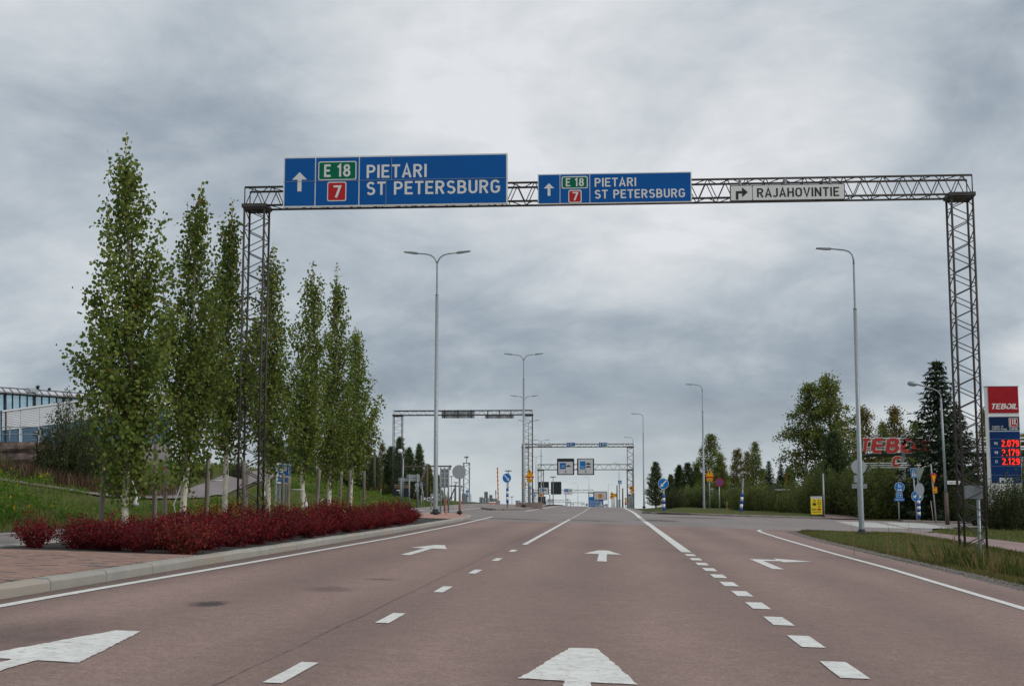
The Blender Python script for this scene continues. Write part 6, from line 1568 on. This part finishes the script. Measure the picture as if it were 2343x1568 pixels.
slab('core', frm, [fac(-600, 1200), fac(28, 1200), fac(28, ye(0) + 25), fac(-600, ye(-600) + 25)], .45, 9)
slab('upper_core', frm, [fac(30, 700), fac(1560, 500), fac(1500, ye(1500) + 16), fac(30, ye(30) + 16)], .5, 9.5)
for i in range(9):                                   # white ribbed panels
    x0, x1 = 32 + i * 298, 32 + (i + 1) * 298 - 6; n = 11; b = MB()
    P0 = [fac(x0, yw(x0) + (yb(x0) - yw(x0)) * k / n) for k in range(n + 1)]; P1 = [fac(x1, yw(x1) + (yb(x1) - yw(x1)) * k / n) for k in range(n + 1)]
    for k in range(n):
        for e0, e1, ya, yb_ in ((0, .7, .0, .0), (.7, 1, .0, .05)):
            q = [P0[k].lerp(P0[k + 1], e1), P1[k].lerp(P1[k + 1], e1), P1[k].lerp(P1[k + 1], e0), P0[k].lerp(P0[k + 1], e0)]
            b.poly([(q[0].x, yb_, q[0].z), (q[1].x, yb_, q[1].z), (q[2].x, ya, q[2].z), (q[3].x, ya, q[3].z)])
        q0, q1 = P0[k + 1], P1[k + 1]; b.poly([(q0.x, 0, q0.z), (q1.x, 0, q1.z), (q1.x, .05, q1.z), (q0.x, .05, q0.z)])
    b.build('wall_panel', wpan, bld)
    slab('coping', wpan, [fac(x0 - 4, yw(x0)), fac(x1 + 4, yw(x1)), fac(x1 + 4, yw(x1) - 26), fac(x0 - 4, yw(x0) - 26)], -.08, .33)
    slab('panel_joint', wpan, [fac(x1 + 1, yb(x1)), fac(x1 + 6, yb(x1)), fac(x1 + 6, yw(x1)), fac(x1 + 1, yw(x1))], -.03, .3)
for x0, x1 in ((30, 296), (368, 590), (668, 903), (925, 1500), (1500, 2080), (2080, 2690)):
    n = 5
    for k in range(n):
        f = lambda x, t: yb(x) + 2 + (1090 - yb(x)) * t
        slab('wall_board', bpan, [fac(x0, f(x0, (k + 1) / n) - 3), fac(x1, f(x1, (k + 1) / n) - 3), fac(x1, f(x1, k / n)), fac(x0, f(x0, k / n))], .05 - .012 * (k % 2), .3)
slab('plinth', mat('grey concrete', (0.22, 0.21, 0.2), .9, .15, 2), [fac(-600, 1800), fac(2700, 1800), fac(2700, 1091), fac(-600, 1091)], .02, 9.9)
for x in (296, 593, 904): slab('pier', wpan, [fac(x, 1100), fac(x + 20, 1100), fac(x + 20, yb(x) - 2), fac(x, yb(x) - 2)], -.06, .3)
for x in (322, 638): slab('door', glass, [fac(x + 20, 1090), fac(x + 44, 1090), fac(x + 44, yb(x) + 6), fac(x + 20, yb(x) + 6)], .1, .3)
for x, y in ((565, 885), (2555, 640)): slab('wall_lamp', white, [fac(x - 22, y + 15), fac(x + 22, y + 15), fac(x + 22, y - 15), fac(x - 22, y - 15)], -.2, .05)
k = 0
for x in [-480 + 115 * i for i in range(16)]:         # window band
    x1 = x + 115; xa = x + 4; xb = x1 - 4
    if x1 > 1420: break
    bot = (lambda q: yw(q) - 28) if x > 60 else (lambda q: 1100)
    slab('window_pane', glass, [fac(xa, bot(max(xa, 60)) if x > 60 else 1100), fac(xb, bot(xb) if x > 60 else 1100), fac(xb, ye(xb) + 22), fac(xa, ye(xa) + 22)], .12, .18)
    thick = k % 4 == 0; w = 13 if thick else 3
    slab('mullion', frm, [fac(x1 - w, bot(x1)), fac(x1 + w * .3, bot(x1)), fac(x1 + w * .3, ye(x1) + 20), fac(x1 - w, ye(x1) + 20)], .02 if not thick else -.05, .22 if not thick else .3); k += 1
b = MB(); b.tube([fac(-620, ye(-620) + 8), fac(1490, ye(1490) + 8)], .09, 8); b.build('gutter', frm, bld, True)
roofm = mat('pale roof glazing', (0.55, 0.56, 0.58), .3, .06, 1, metal=.2)
for i in range(18):
    x0, x1 = -620 + 118 * i, -620 + 118 * (i + 1)
    if x1 > 1500: x1 = 1500
    e0, e1, t0, t1 = fac(x0, ye(x0), -.25), fac(x1, ye(x1), -.25), fac(x0 - 60, yt(x0 - 60), 1.5), fac(x1 - 60, yt(x1 - 60), 1.5)
    b = MB(); b.poly([tuple(e0), tuple(e1), tuple(t1), tuple(t0)]); b.poly([tuple(q - Vector((0, 0, .06))) for q in (t0, t1, e1, e0)]); b.build('roof_panel', roofm, bld)
    b = MB(); up = Vector((0, 0, .03)); b.tube([e0 + up, t0 + up], .02, 5); b.build('glazing_bar', frm, bld)
b = MB(); b.tube([fac(-680, yt(-680), 1.5), fac(1440, yt(1440), 1.5)], .05, 7); b.build('ridge_bar', frm, bld)
b = MB(); q = [fac(415, 225, .9), fac(560, 235, .9), fac(605, 272, .1), fac(470, 262, .1)]
b.poly([tuple(p + Vector((0, 0, .12))) for p in q]); b.poly([tuple(p) for p in q[::-1]])
for i in range(4): p, r_ = q[i], q[(i + 1) % 4]; b.poly([tuple(p), tuple(r_), tuple(r_ + Vector((0, 0, .12))), tuple(p + Vector((0, 0, .12)))])
b.build('roof_hatch', galv, bld)

# ------------------------------------------------------------------ rough stone wall and handrail
stone = mat('rough brown granite', (0.115, 0.083, 0.073), .95, .4, 3.5, col2=(0.20, 0.145, 0.125), bump=1.0, bscale=9, objrand=.18)
w0 = at(*zh(660, 1040), 55)
wall = thing('stone_wall', 'rough brown stone block wall on the left bank', 'wall', (w0.x, 55, gz(w0.x, 55) - .5))
ztop = w0.z - wall.location.z; ch = .447; rg = random.Random(4)
def block(a, c, z0, z1, dep=.7):
    """rough faced block between plan points a and c"""
    d = (c - a); L_ = d.length; d.normalize(); nrm = Vector((d.y, -d.x)); b = MB(); nx_, nz_ = 4, 3; g = .012
    F = []
    for i in range(nx_ + 1):
        for j in range(nz_ + 1):
            edge_ = i in (0, nx_) or j in (0, nz_); bulge = 0.0 if edge_ else rg.uniform(.03, .11)
            s = g + (L_ - 2 * g) * i / nx_; z = z0 + g + (z1 - z0 - 2 * g) * j / nz_ + (0 if j in (0, nz_) else rg.uniform(-.03, .03))
            b.v.append((a.x + d.x * s + nrm.x * (bulge + rg.uniform(-.008, .008)), a.y + d.y * s + nrm.y * (bulge + rg.uniform(-.008, .008)), z))
    h = nz_ + 1
    for i in range(nx_):
        for j in range(nz_): b.f.append((i * h + j, (i + 1) * h + j, (i + 1) * h + j + 1, i * h + j + 1)); b.mi.append(0)
    n0 = len(b.v)
    b.v += [(p[0] - nrm.x * dep, p[1] - nrm.y * dep, p[2]) for p in (b.v[0], b.v[nx_ * h], b.v[nx_ * h + nz_], b.v[nz_])]
    for q in ((n0, 0, nz_, n0 + 3), (nx_ * h, n0 + 1, n0 + 2, nx_ * h + nz_), (nz_, nx_ * h + nz_, n0 + 2, n0 + 3), (0, n0, n0 + 1, nx_ * h)): b.f.append(q); b.mi.append(0)
    b.build('stone_block', stone, wall)
def course(a, c, z0, z1, off):
    L_ = (c - a).length; s = 0; first = True
    while s < L_ - .05:
        l = rg.uniform(1.0, 1.7) if not first else off
        e = min(L_, s + l); e = L_ if L_ - e < .35 else e
        block(a.lerp(c, s / L_), a.lerp(c, e / L_), z0, z1); s = e; first = False
loc = lambda x, Y: Vector((at(*zh(x, 1100), Y).x - wall.location.x, Y - 55))
segs = [(loc(-700, 55), loc(660, 55)), (loc(660, 55), loc(832, 56.1)), (loc(832, 56.1), loc(1900, 61.5))]
for i in range(4):
    z1 = ztop - i * ch
    for a, c in segs: course(a, c, z1 - ch, z1 - (.05 if i == 0 and a.y > .5 else 0), (.6, 1.1, .8, 1.3)[i])
hr = thing('handrail', 'thin grey two bar handrail above the stone wall', 'railing', (w0.x, 57, wall.location.z + ztop)); HX, HZ = w0.x, hr.location.z
P_ = [at(*zh(x, y), Y) - Vector((HX, 57, HZ)) for x, y, Y in ((-700, 818, 57), (630, 810, 57), (835, 850, 59), (1400, 905, 62))]
for dz in (0, .31):
    b = MB(); b.tube([p - Vector((0, 0, dz)) for p in P_], .022, 6); b.build('rail', galv_d, hr, True)
for x, Y in ((-330, 57), (155, 57), (632, 57), (832, 58.9), (1120, 60.5)):
    i = 0 if x < 630 else (1 if x < 835 else 2); p = P_[i].lerp(P_[i + 1], max(0, min(1, (at(*zh(x, 850), Y).x - HX - P_[i].x) / (P_[i + 1].x - P_[i].x))))
    b = MB(); b.tube([(p.x, p.y, p.z), (p.x, p.y, -.3)], .028, 6); b.build('post', galv_d, hr, True)

# ------------------------------------------------------------------ background trees
def norm_dir(v): return v / (np.linalg.norm(v) + 1e-9)
def birch(seed, leafm, droop=.5, dens=1.0, slim=1.0):
    rd = random.Random(seed); rg = np.random.default_rng(seed); H = 10.0
    ax = lambda t: Vector((.25 * math.sin(t * 3 + seed), .2 * math.sin(t * 2.3 + seed * 2), H * t))
    tr = MB(); tr.tube([ax(i / 9) - Vector((0, 0, .4 if i == 0 else 0)) for i in range(10)], [.13 * (1 - .92 * i / 9) + .01 for i in range(10)], 7)
    C, A = [], []; lb = MB()
    for k in range(64):
        t = .16 + .80 * (k + rd.random()) / 64; az = k * 2.399 + rd.uniform(-.5, .5)
        w = slim * 2.35 * min(1, .35 + (t - .12) * 3.2) * (1 - t) ** .68 * rd.uniform(.5, 1.2) + .12; rise = w * rd.uniform(.5, 1.1)
        p0 = ax(t); P = [p0 + Vector((math.cos(az) * w * s, math.sin(az) * w * s, rise * math.sin(s * 1.9) - droop * w * max(0, s - .55) ** 1.3)) for s in (0, .25, .5, .75, 1)]
        lb.tube(P, [.035 * (1 - t * .6), .025, .016, .01, .005], 4, cap=False)
        for _ in range(int(dens * (34 + 85 * w))):
            s = .22 + .78 * rd.random() ** .8; i = min(3, int(s * 4)); q = P[i].lerp(P[i + 1], s * 4 - i)
            cl = .13 + .1 * rd.random(); C.append((q.x + rd.gauss(0, cl), q.y + rd.gauss(0, cl), q.z + rd.gauss(-.08, cl * 1.2))); A.append((0, 0, -.6))
    for _ in range(90): s = rd.uniform(.88, 1.0); q = ax(s); C.append((q.x + rd.gauss(0, .12), q.y + rd.gauss(0, .12), q.z + rd.gauss(0, .12))); A.append((0, 0, .5))
    C = np.array(C); r = rg.random(len(C)); yl = noise.noise((seed, 0, 0))
    mi = np.where(r < .55, 0, np.where(r < .9, 1, 2))
    return tr.mesh('trunk', bark_w if seed % 2 else bark_b), lb.mesh('limbs', bark_b), cloud('crown', leaves(C, .15, rg, 4, .8, np.array(A), .9), 4, mi, leafm)
def pine(seed, leafm, full=1.0, low=.12):
    rd = random.Random(seed); rg = np.random.default_rng(seed); H = 10.0
    tr = MB(); tr.tube([(0, 0, -.4), (.05, 0, 4), (0, .05, 10)], [.16, .11, .015], 7); lb = MB(); C, A = [], []
    nw = 24
    for k in range(nw):
        t = low + (.97 - low) * k / (nw - 1); L_ = full * 1.75 * (1 - ((t - low) / (1 - low)) ** 1.6) ** .8 * (.75 + .25 * min(1, (t - low) * 6)) + .12
        for j in range(6):
            az = j * 1.047 + k * .6 + rd.uniform(-.3, .3); w = L_ * rd.uniform(.6, 1.12); zz = H * t + rd.uniform(-.15, .15)
            P = [Vector((math.cos(az) * w * s, math.sin(az) * w * s, zz + w * (.12 * s + .32 * s * s))) for s in (0, .33, .66, 1)]
            lb.tube(P, [.03, .022, .014, .006], 4, cap=False)
            for _ in range(int(30 + 62 * w)):
                s = .25 + .75 * rd.random() ** .7; i = min(2, int(s * 3)); q = P[i].lerp(P[i + 1], s * 3 - i)
                C.append((q.x + rd.gauss(0, .17), q.y + rd.gauss(0, .17), q.z + rd.gauss(.03, .15))); A.append((math.cos(az) * .7, math.sin(az) * .7, .8))
    C = np.array(C); mi = (rg.random(len(C)) < .3).astype(int)
    return tr.mesh('trunk', bark_b), lb.mesh('limbs', bark_b), cloud('crown', leaves(C, .30, rg, 4, .26, np.array(A), .55), 4, mi, leafm)
def spruce(seed, leafm):
    rd = random.Random(seed); rg = np.random.default_rng(seed); H = 10.0
    tr = MB(); tr.tube([(0, 0, -.4), (0, 0, 10)], [.17, .012], 7); lb = MB(); C, A = [], []; nw = 34
    for k in range(nw):
        t = .03 + .95 * k / (nw - 1); L_ = 2.25 * (1 - t) ** .82 + .10
        for j in range(7):
            az = j * .8976 + k * .37 + rd.uniform(-.25, .25); w = L_ * rd.uniform(.72, 1.15); zz = H * t
            P = [Vector((math.cos(az) * w * s, math.sin(az) * w * s, zz - w * .34 * math.sin(s * 2.2) + w * .14 * s * s)) for s in (0, .33, .66, 1)]
            lb.tube(P, [.022, .016, .01, .005], 3, cap=False)
            for _ in range(int(10 + 26 * w)):
                s = .12 + .88 * rd.random() ** .75; i = min(2, int(s * 3)); q = P[i].lerp(P[i + 1], s * 3 - i)
                C.append((q.x + rd.gauss(0, .10), q.y + rd.gauss(0, .10), q.z - abs(rd.gauss(0, .10)))); A.append((math.cos(az) * .6, math.sin(az) * .6, -.35))
    C = np.array(C); mi = (rg.random(len(C)) < .25).astype(int)
    return tr.mesh('trunk', bark_b), lb.mesh('limbs', bark_b), cloud('crown', leaves(C, .27, rg, 4, .32, np.array(A), .45), 4, mi, leafm)
def bush(seed, leafm, dens=1.0):
    rd = random.Random(seed); rg = np.random.default_rng(seed); C, A = [], []; lb = MB(); tr = MB(); tr.tube([(0, 0, -.4), (0, 0, .8), (.1, 0, 2)], [.07, .05, .02], 6)
    for k in range(52):
        az = k * 2.399; rr = math.sqrt((k + .5) / 52); w = 1.7 * rr * rd.uniform(.8, 1.15); h = (4.0 - 1.6 * rr * rr) * rd.uniform(.55, 1.2)
        P = [Vector((math.cos(az) * w * q_, math.sin(az) * w * q_, h * s)) for s, q_ in ((0, .45), (.3, .86), (.6, .98), (1, .9))]
        lb.tube(P, [.03, .022, .014, .005], 4, cap=False)
        for _ in range(int(dens * 170)):
            s = .02 + .98 * rd.random() ** .8; i = min(2, int(s * 3)); q = P[i].lerp(P[i + 1], s * 3 - i); cl = .10 + .12 * (1 - s)
            C.append((q.x + rd.gauss(0, cl), q.y + rd.gauss(0, cl), max(.02, q.z + rd.gauss(0, cl)))); A.append((math.cos(az) * .4, math.sin(az) * .4, .6))
    C = np.array(C); r = rg.random(len(C)); mi = np.where(r < .6, 0, np.where(r < .93, 1, 2))
    return tr.mesh('trunk', bark_b), lb.mesh('limbs', bark_b), cloud('crown', leaves(C, .125, rg, 4, .5, np.array(A), .7), 4, mi, leafm)
BL = [leafmat('birch leaf', (0.120, 0.162, 0.042), .35, .45, .8), leafmat('birch leaf light', (0.200, 0.235, 0.062), .35, .45, .8), leafmat('birch leaf yellow', (0.27, 0.20, 0.045), .3, .45, .8)]
BY = [leafmat('birch olive', (0.135, 0.13, 0.042), .3, .45, .8), leafmat('birch gold', (0.25, 0.175, 0.04), .3, .45, .8), BL[1]]
BO = [leafmat('amber leaf', (0.34, 0.15, 0.02), .3, .45, .8), BY[1], BY[1]]
PL = [leafmat('pine needles', (0.066, 0.100, 0.042), .35, .15, .9), leafmat('pine needles light', (0.115, 0.150, 0.058), .35, .15, .9)]
SL = [leafmat('spruce needles', (0.026, 0.045, 0.024), .35, .1, .9), leafmat('spruce needles light', (0.050, 0.075, 0.034), .35, .1, .9)]
WL = [leafmat('willow leaf', (0.120, 0.165, 0.045), .35, .45, .8), leafmat('willow leaf light', (0.215, 0.25, 0.075), .35, .45, .8), leafmat('willow leaf yellow', (0.17, 0.135, 0.03), .3, .45, .8)]
DLm = [leafmat('dark bush leaf', (0.042, 0.066, 0.024), .35, .2, .8), leafmat('dark bush leaf light', (0.085, 0.105, 0.036), .35, .2, .8), leafmat('dark bush rust', (0.09, 0.05, 0.02), .3, .2, .8)]
PROT = {'birch': [birch(1, BL), birch(2, BL, .3, 1.15), birch(5, BL, .7, 1.0, .8)], 'gold': [birch(3, BY, .8), birch(9, BY, .6, .9, .75)], 'amber': [birch(4, BO, .3, 1, .5)],
        'pine': [pine(1, PL), pine(2, PL, 1.15, .05), pine(3, PL, .9, .3)], 'spruce': [spruce(1, SL), spruce(2, SL)],
        'bush': [bush(1, WL), bush(2, WL, 1.2), bush(3, WL)], 'dark': [bush(4, DLm, 1.2), bush(5, DLm, 1.2)]}
PH = {'bush': 4.0, 'dark': 4.0}
trd = random.Random(12)
NAMES = {'birch': 'birch_tree', 'gold': 'birch_tree', 'amber': 'birch_tree', 'pine': 'pine_tree', 'spruce': 'spruce_tree', 'bush': 'bush', 'dark': 'bush'}
def plant(kind, lab, px, ytop, Y, w=1.0, var=None, grp='trees behind the junction', zb=None):
    p = at(px, ytop, Y); z0 = gz(p.x, Y) - .1 if zb is None else zb; s = (p.z - z0) / PH.get(kind, 10.0)
    pr = PROT[kind]; pr = pr[(trd.randrange(len(pr)) if var is None else var) % len(pr)]
    t = thing(NAMES[kind], lab, 'bush' if kind in PH else 'tree', (p.x, Y, z0), trd.random() * 6.3, grp); t.scale = (s * w, s * w, s)
    for nm, me in zip(('trunk', 'limbs', 'crown'), pr): put(nm, me, t)
    return t
for a in (('pine', 'small dark pine right of the single arm lamp by the crest', 1499, 1056, 166, 1.15, 1), ('pine', 'pine left of the group behind the keep left sign', 1534, 1085, 150, 1.2, 0), ('pine', 'pine behind the keep left sign', 1553, 1064, 152, 1.1, 2),
          ('pine', 'pointed pine left of the tall birch', 1573, 1058, 150, 1.2, 1), ('pine', 'pine tight against the lamp left of the tall birch', 1593, 1062, 153, 1.2, 0), ('birch', 'tall birch rising behind the yellow warning triangle', 1622, 991, 150, 1.2, 0),
          ('birch', 'shorter birch right of the tall birch', 1646, 1035, 146, 1.1, 1), ('gold', 'thin yellowing birch left of the pair', 1684, 1026, 150, 1.15, 0), ('gold', 'thin yellowing birch right of the pair', 1706, 1032, 152, 1.2, 1), ('birch', 'narrow upright birch standing alone above the belt', 1731, 1010, 148, 1.05, 2),
          ('spruce', 'small spruce right of the narrow birch', 1758, 1052, 152, 1.2, 0), ('spruce', 'second small spruce right of the narrow birch', 1786, 1060, 150, 1.2, 1), ('amber', 'slim amber coloured young tree in the belt', 1797, 1078, 140, .55, 0),
          ('birch', 'big birch forming the left half of the tall pair', 1846, 874, 122, 1.15, 0), ('birch', 'big birch forming the right half of the tall pair', 1894, 857, 121, 1.15, 1), ('pine', 'broad pine in front of the tall birch pair', 1905, 985, 114, 1.35, 1),
          ('gold', 'yellowing birch right of the verge lamp', 1978, 930, 150, 1.1, 0), ('gold', 'yellowing birch left of the big spruce', 2044, 928, 152, 1.25, 1), ('birch', 'green birch behind the station letters', 2012, 965, 148, 1.0, 2), ('birch', 'birch close behind the big spruce', 2098, 960, 140, 1.1, 0),
          ('gold', 'golden birch left of the price pylon', 2250, 933, 120, .8, 1), ('birch', 'green tree right of the price pylon', 2338, 990, 122, 1.0, 0),
          ('spruce', 'tall dark spruce left of the right gantry leg', 2141, 820, 102.5, 1.4, 0), ('spruce', 'shorter dark spruce behind the right gantry leg', 2186, 925, 104, 1.4, 1)):
    plant(*a)
for i, (x, y, Y) in enumerate(((1695, 1098, 122), (1722, 1105, 120), (1752, 1100, 119), (1778, 1108, 117), (1806, 1102, 113), (1836, 1092, 110), (1862, 1075, 108), (1886, 1068, 107), (1912, 1082, 107.5), (1938, 1072, 107), (1966, 1062, 106), (1994, 1058, 105), (2020, 1072, 105), (2046, 1085, 105))):
    plant('bush', 'willow bush ' + ('at the left end of the hedge row', 'second from the left in the hedge row', 'third from the left in the hedge row', 'left of the amber tree', 'right of the amber tree', 'behind the yellow board', 'just right of the steel post', 'tallest between post and lamp', 'below the broad pine', 'left of the round sign back', 'right behind the verge lamp', 'under the station letters', 'left of the side street signs', 'behind the blue cycle sign')[i], x, y, Y, 1.15, i, 'willow bushes along the far kerb')
for i, (x, y, Y, w) in enumerate(((2075, 1075, 105, 1.2), (2105, 1090, 104, 1.3), (2140, 1070, 104, 1.4), (2175, 1075, 102, 1.4), (2212, 1085, 100, 1.3), (2252, 1098, 88, 1.2), (2285, 1090, 74, 1.1), (2318, 1096, 73, 1.1), (2350, 1085, 74, 1.2))):
    plant('dark', 'dark bush ' + ('behind the leaning crosswalk sign', 'behind the yield sign back', 'at the foot of the tall spruce', 'left of the old street lamp', 'behind the right gantry leg', 'right of the right gantry leg', 'in front of the price pylon', 'hiding the foot of the price pylon', 'at the right picture edge')[i], x, y, Y, w, i, 'dark bushes by the side street')
for i in range(26):                # deep belt behind
    x = 1520 + i * 32 + trd.uniform(-8, 8); y = (1100 if x < 1560 else 1080) + trd.uniform(-14, 12)
    plant(trd.choice(['pine', 'birch', 'pine', 'bush']), 'belt tree at the back of the right hand woods', x, y, 158 + trd.uniform(0, 14), 1.25, None, 'back row of the right hand woods')
for i in range(20):
    x = 1545 + i * 24 + trd.uniform(-6, 6)
    plant('bush' if i % 3 else 'dark', 'low bush in the dense understorey across the junction', x, 1112 + trd.uniform(-10, 10), 138 + trd.uniform(-5, 5), 1.5, None, 'understorey across the junction')
# left woods
for a in (('pine', 'dark pine behind the far left gantry leg', 914, 1001, 126, .95, 0), ('pine', 'dark pine just left of the far gantry leg', 893, 1022, 128, 1.0, 2), ('pine', 'pine right of the far gantry leg', 936, 1024, 127, .9, 2), ('pine', 'bare stemmed pine at the right end of the left woods', 959, 1016, 124, .75, 2),
          ('gold', 'yellowing birch left of the far gantry leg', 872, 1012, 130, .8, 0), ('birch', 'birch behind the crossarm pole', 984, 1068, 128, .9, 2), ('birch', 'low birch behind the near lamp', 1003, 1085, 126, .9, 0), ('bush', 'low bush at the end of the left woods', 1012, 1120, 122, 1.2, 0),
          ('pine', 'pine above the blue sign behind the aspens', 640, 1000, 118, 1.1, 0), ('pine', 'pine between the fourth and fifth aspens', 672, 985, 122, 1.1, 1), ('pine', 'pine behind the fifth aspen', 705, 1005, 120, 1.1, 2), ('birch', 'birch behind the sixth aspen', 742, 1000, 124, 1.0, 0),
          ('pine', 'pine behind the seventh aspen', 778, 1012, 126, 1.1, 0), ('pine', 'pine left of the wooden pole', 812, 1010, 126, 1.1, 1), ('birch', 'birch right beside the wooden pole', 842, 1018, 128, 1.0, 1), ('pine', 'pine filling the gap right of the wooden pole', 858, 1040, 122, 1.2, 2)):
    plant(*a, grp='left woods')
for i in range(16): plant(trd.choice(['dark', 'bush', 'pine']), 'undergrowth tree at the back of the left woods', 620 + i * 24 + trd.uniform(-6, 6), 1062 + trd.uniform(-16, 14), 134 + trd.uniform(0, 8), 1.3, None, 'back row of the left woods')
for a in (('spruce', 'conifer tip above the building roof', 87, 877, 150, .55, 0), ('spruce', 'second conifer tip above the building roof', 113, 882, 152, .5, 1), ('pine', 'conifer tip at the right end of the building roof', 208, 902, 150, .9, 0)): plant(*a, grp='conifers behind the building')
plant('dark', 'big dark green bush in front of the stone wall and building', 158, 905, 51, .85, 1, 'bushes on the left bank'); plant('bush', 'lighter willow bush right behind the big dark one', 200, 930, 52.5, .9, 0, 'bushes on the left bank'); plant('dark', 'low dark bush below the big one by the wall', 215, 1010, 50.5, 1.1, 0, 'bushes on the left bank')
plant('bush', 'low reddish bush at the left edge below the wall', 8, 1040, 49.5, 1.0, 2, 'bushes on the left bank')
plant('dark', 'dark bush on the bank behind the third aspen', 470, 1060, 66, 1.3, 1, 'bushes on the left bank'); plant('dark', 'dark bush on the bank behind the gantry leg', 545, 1050, 70, 1.3, 0, 'bushes on the left bank'); plant('bush', 'green bush between the second and third aspens', 420, 1080, 60, 1.2, 0, 'bushes on the left bank')
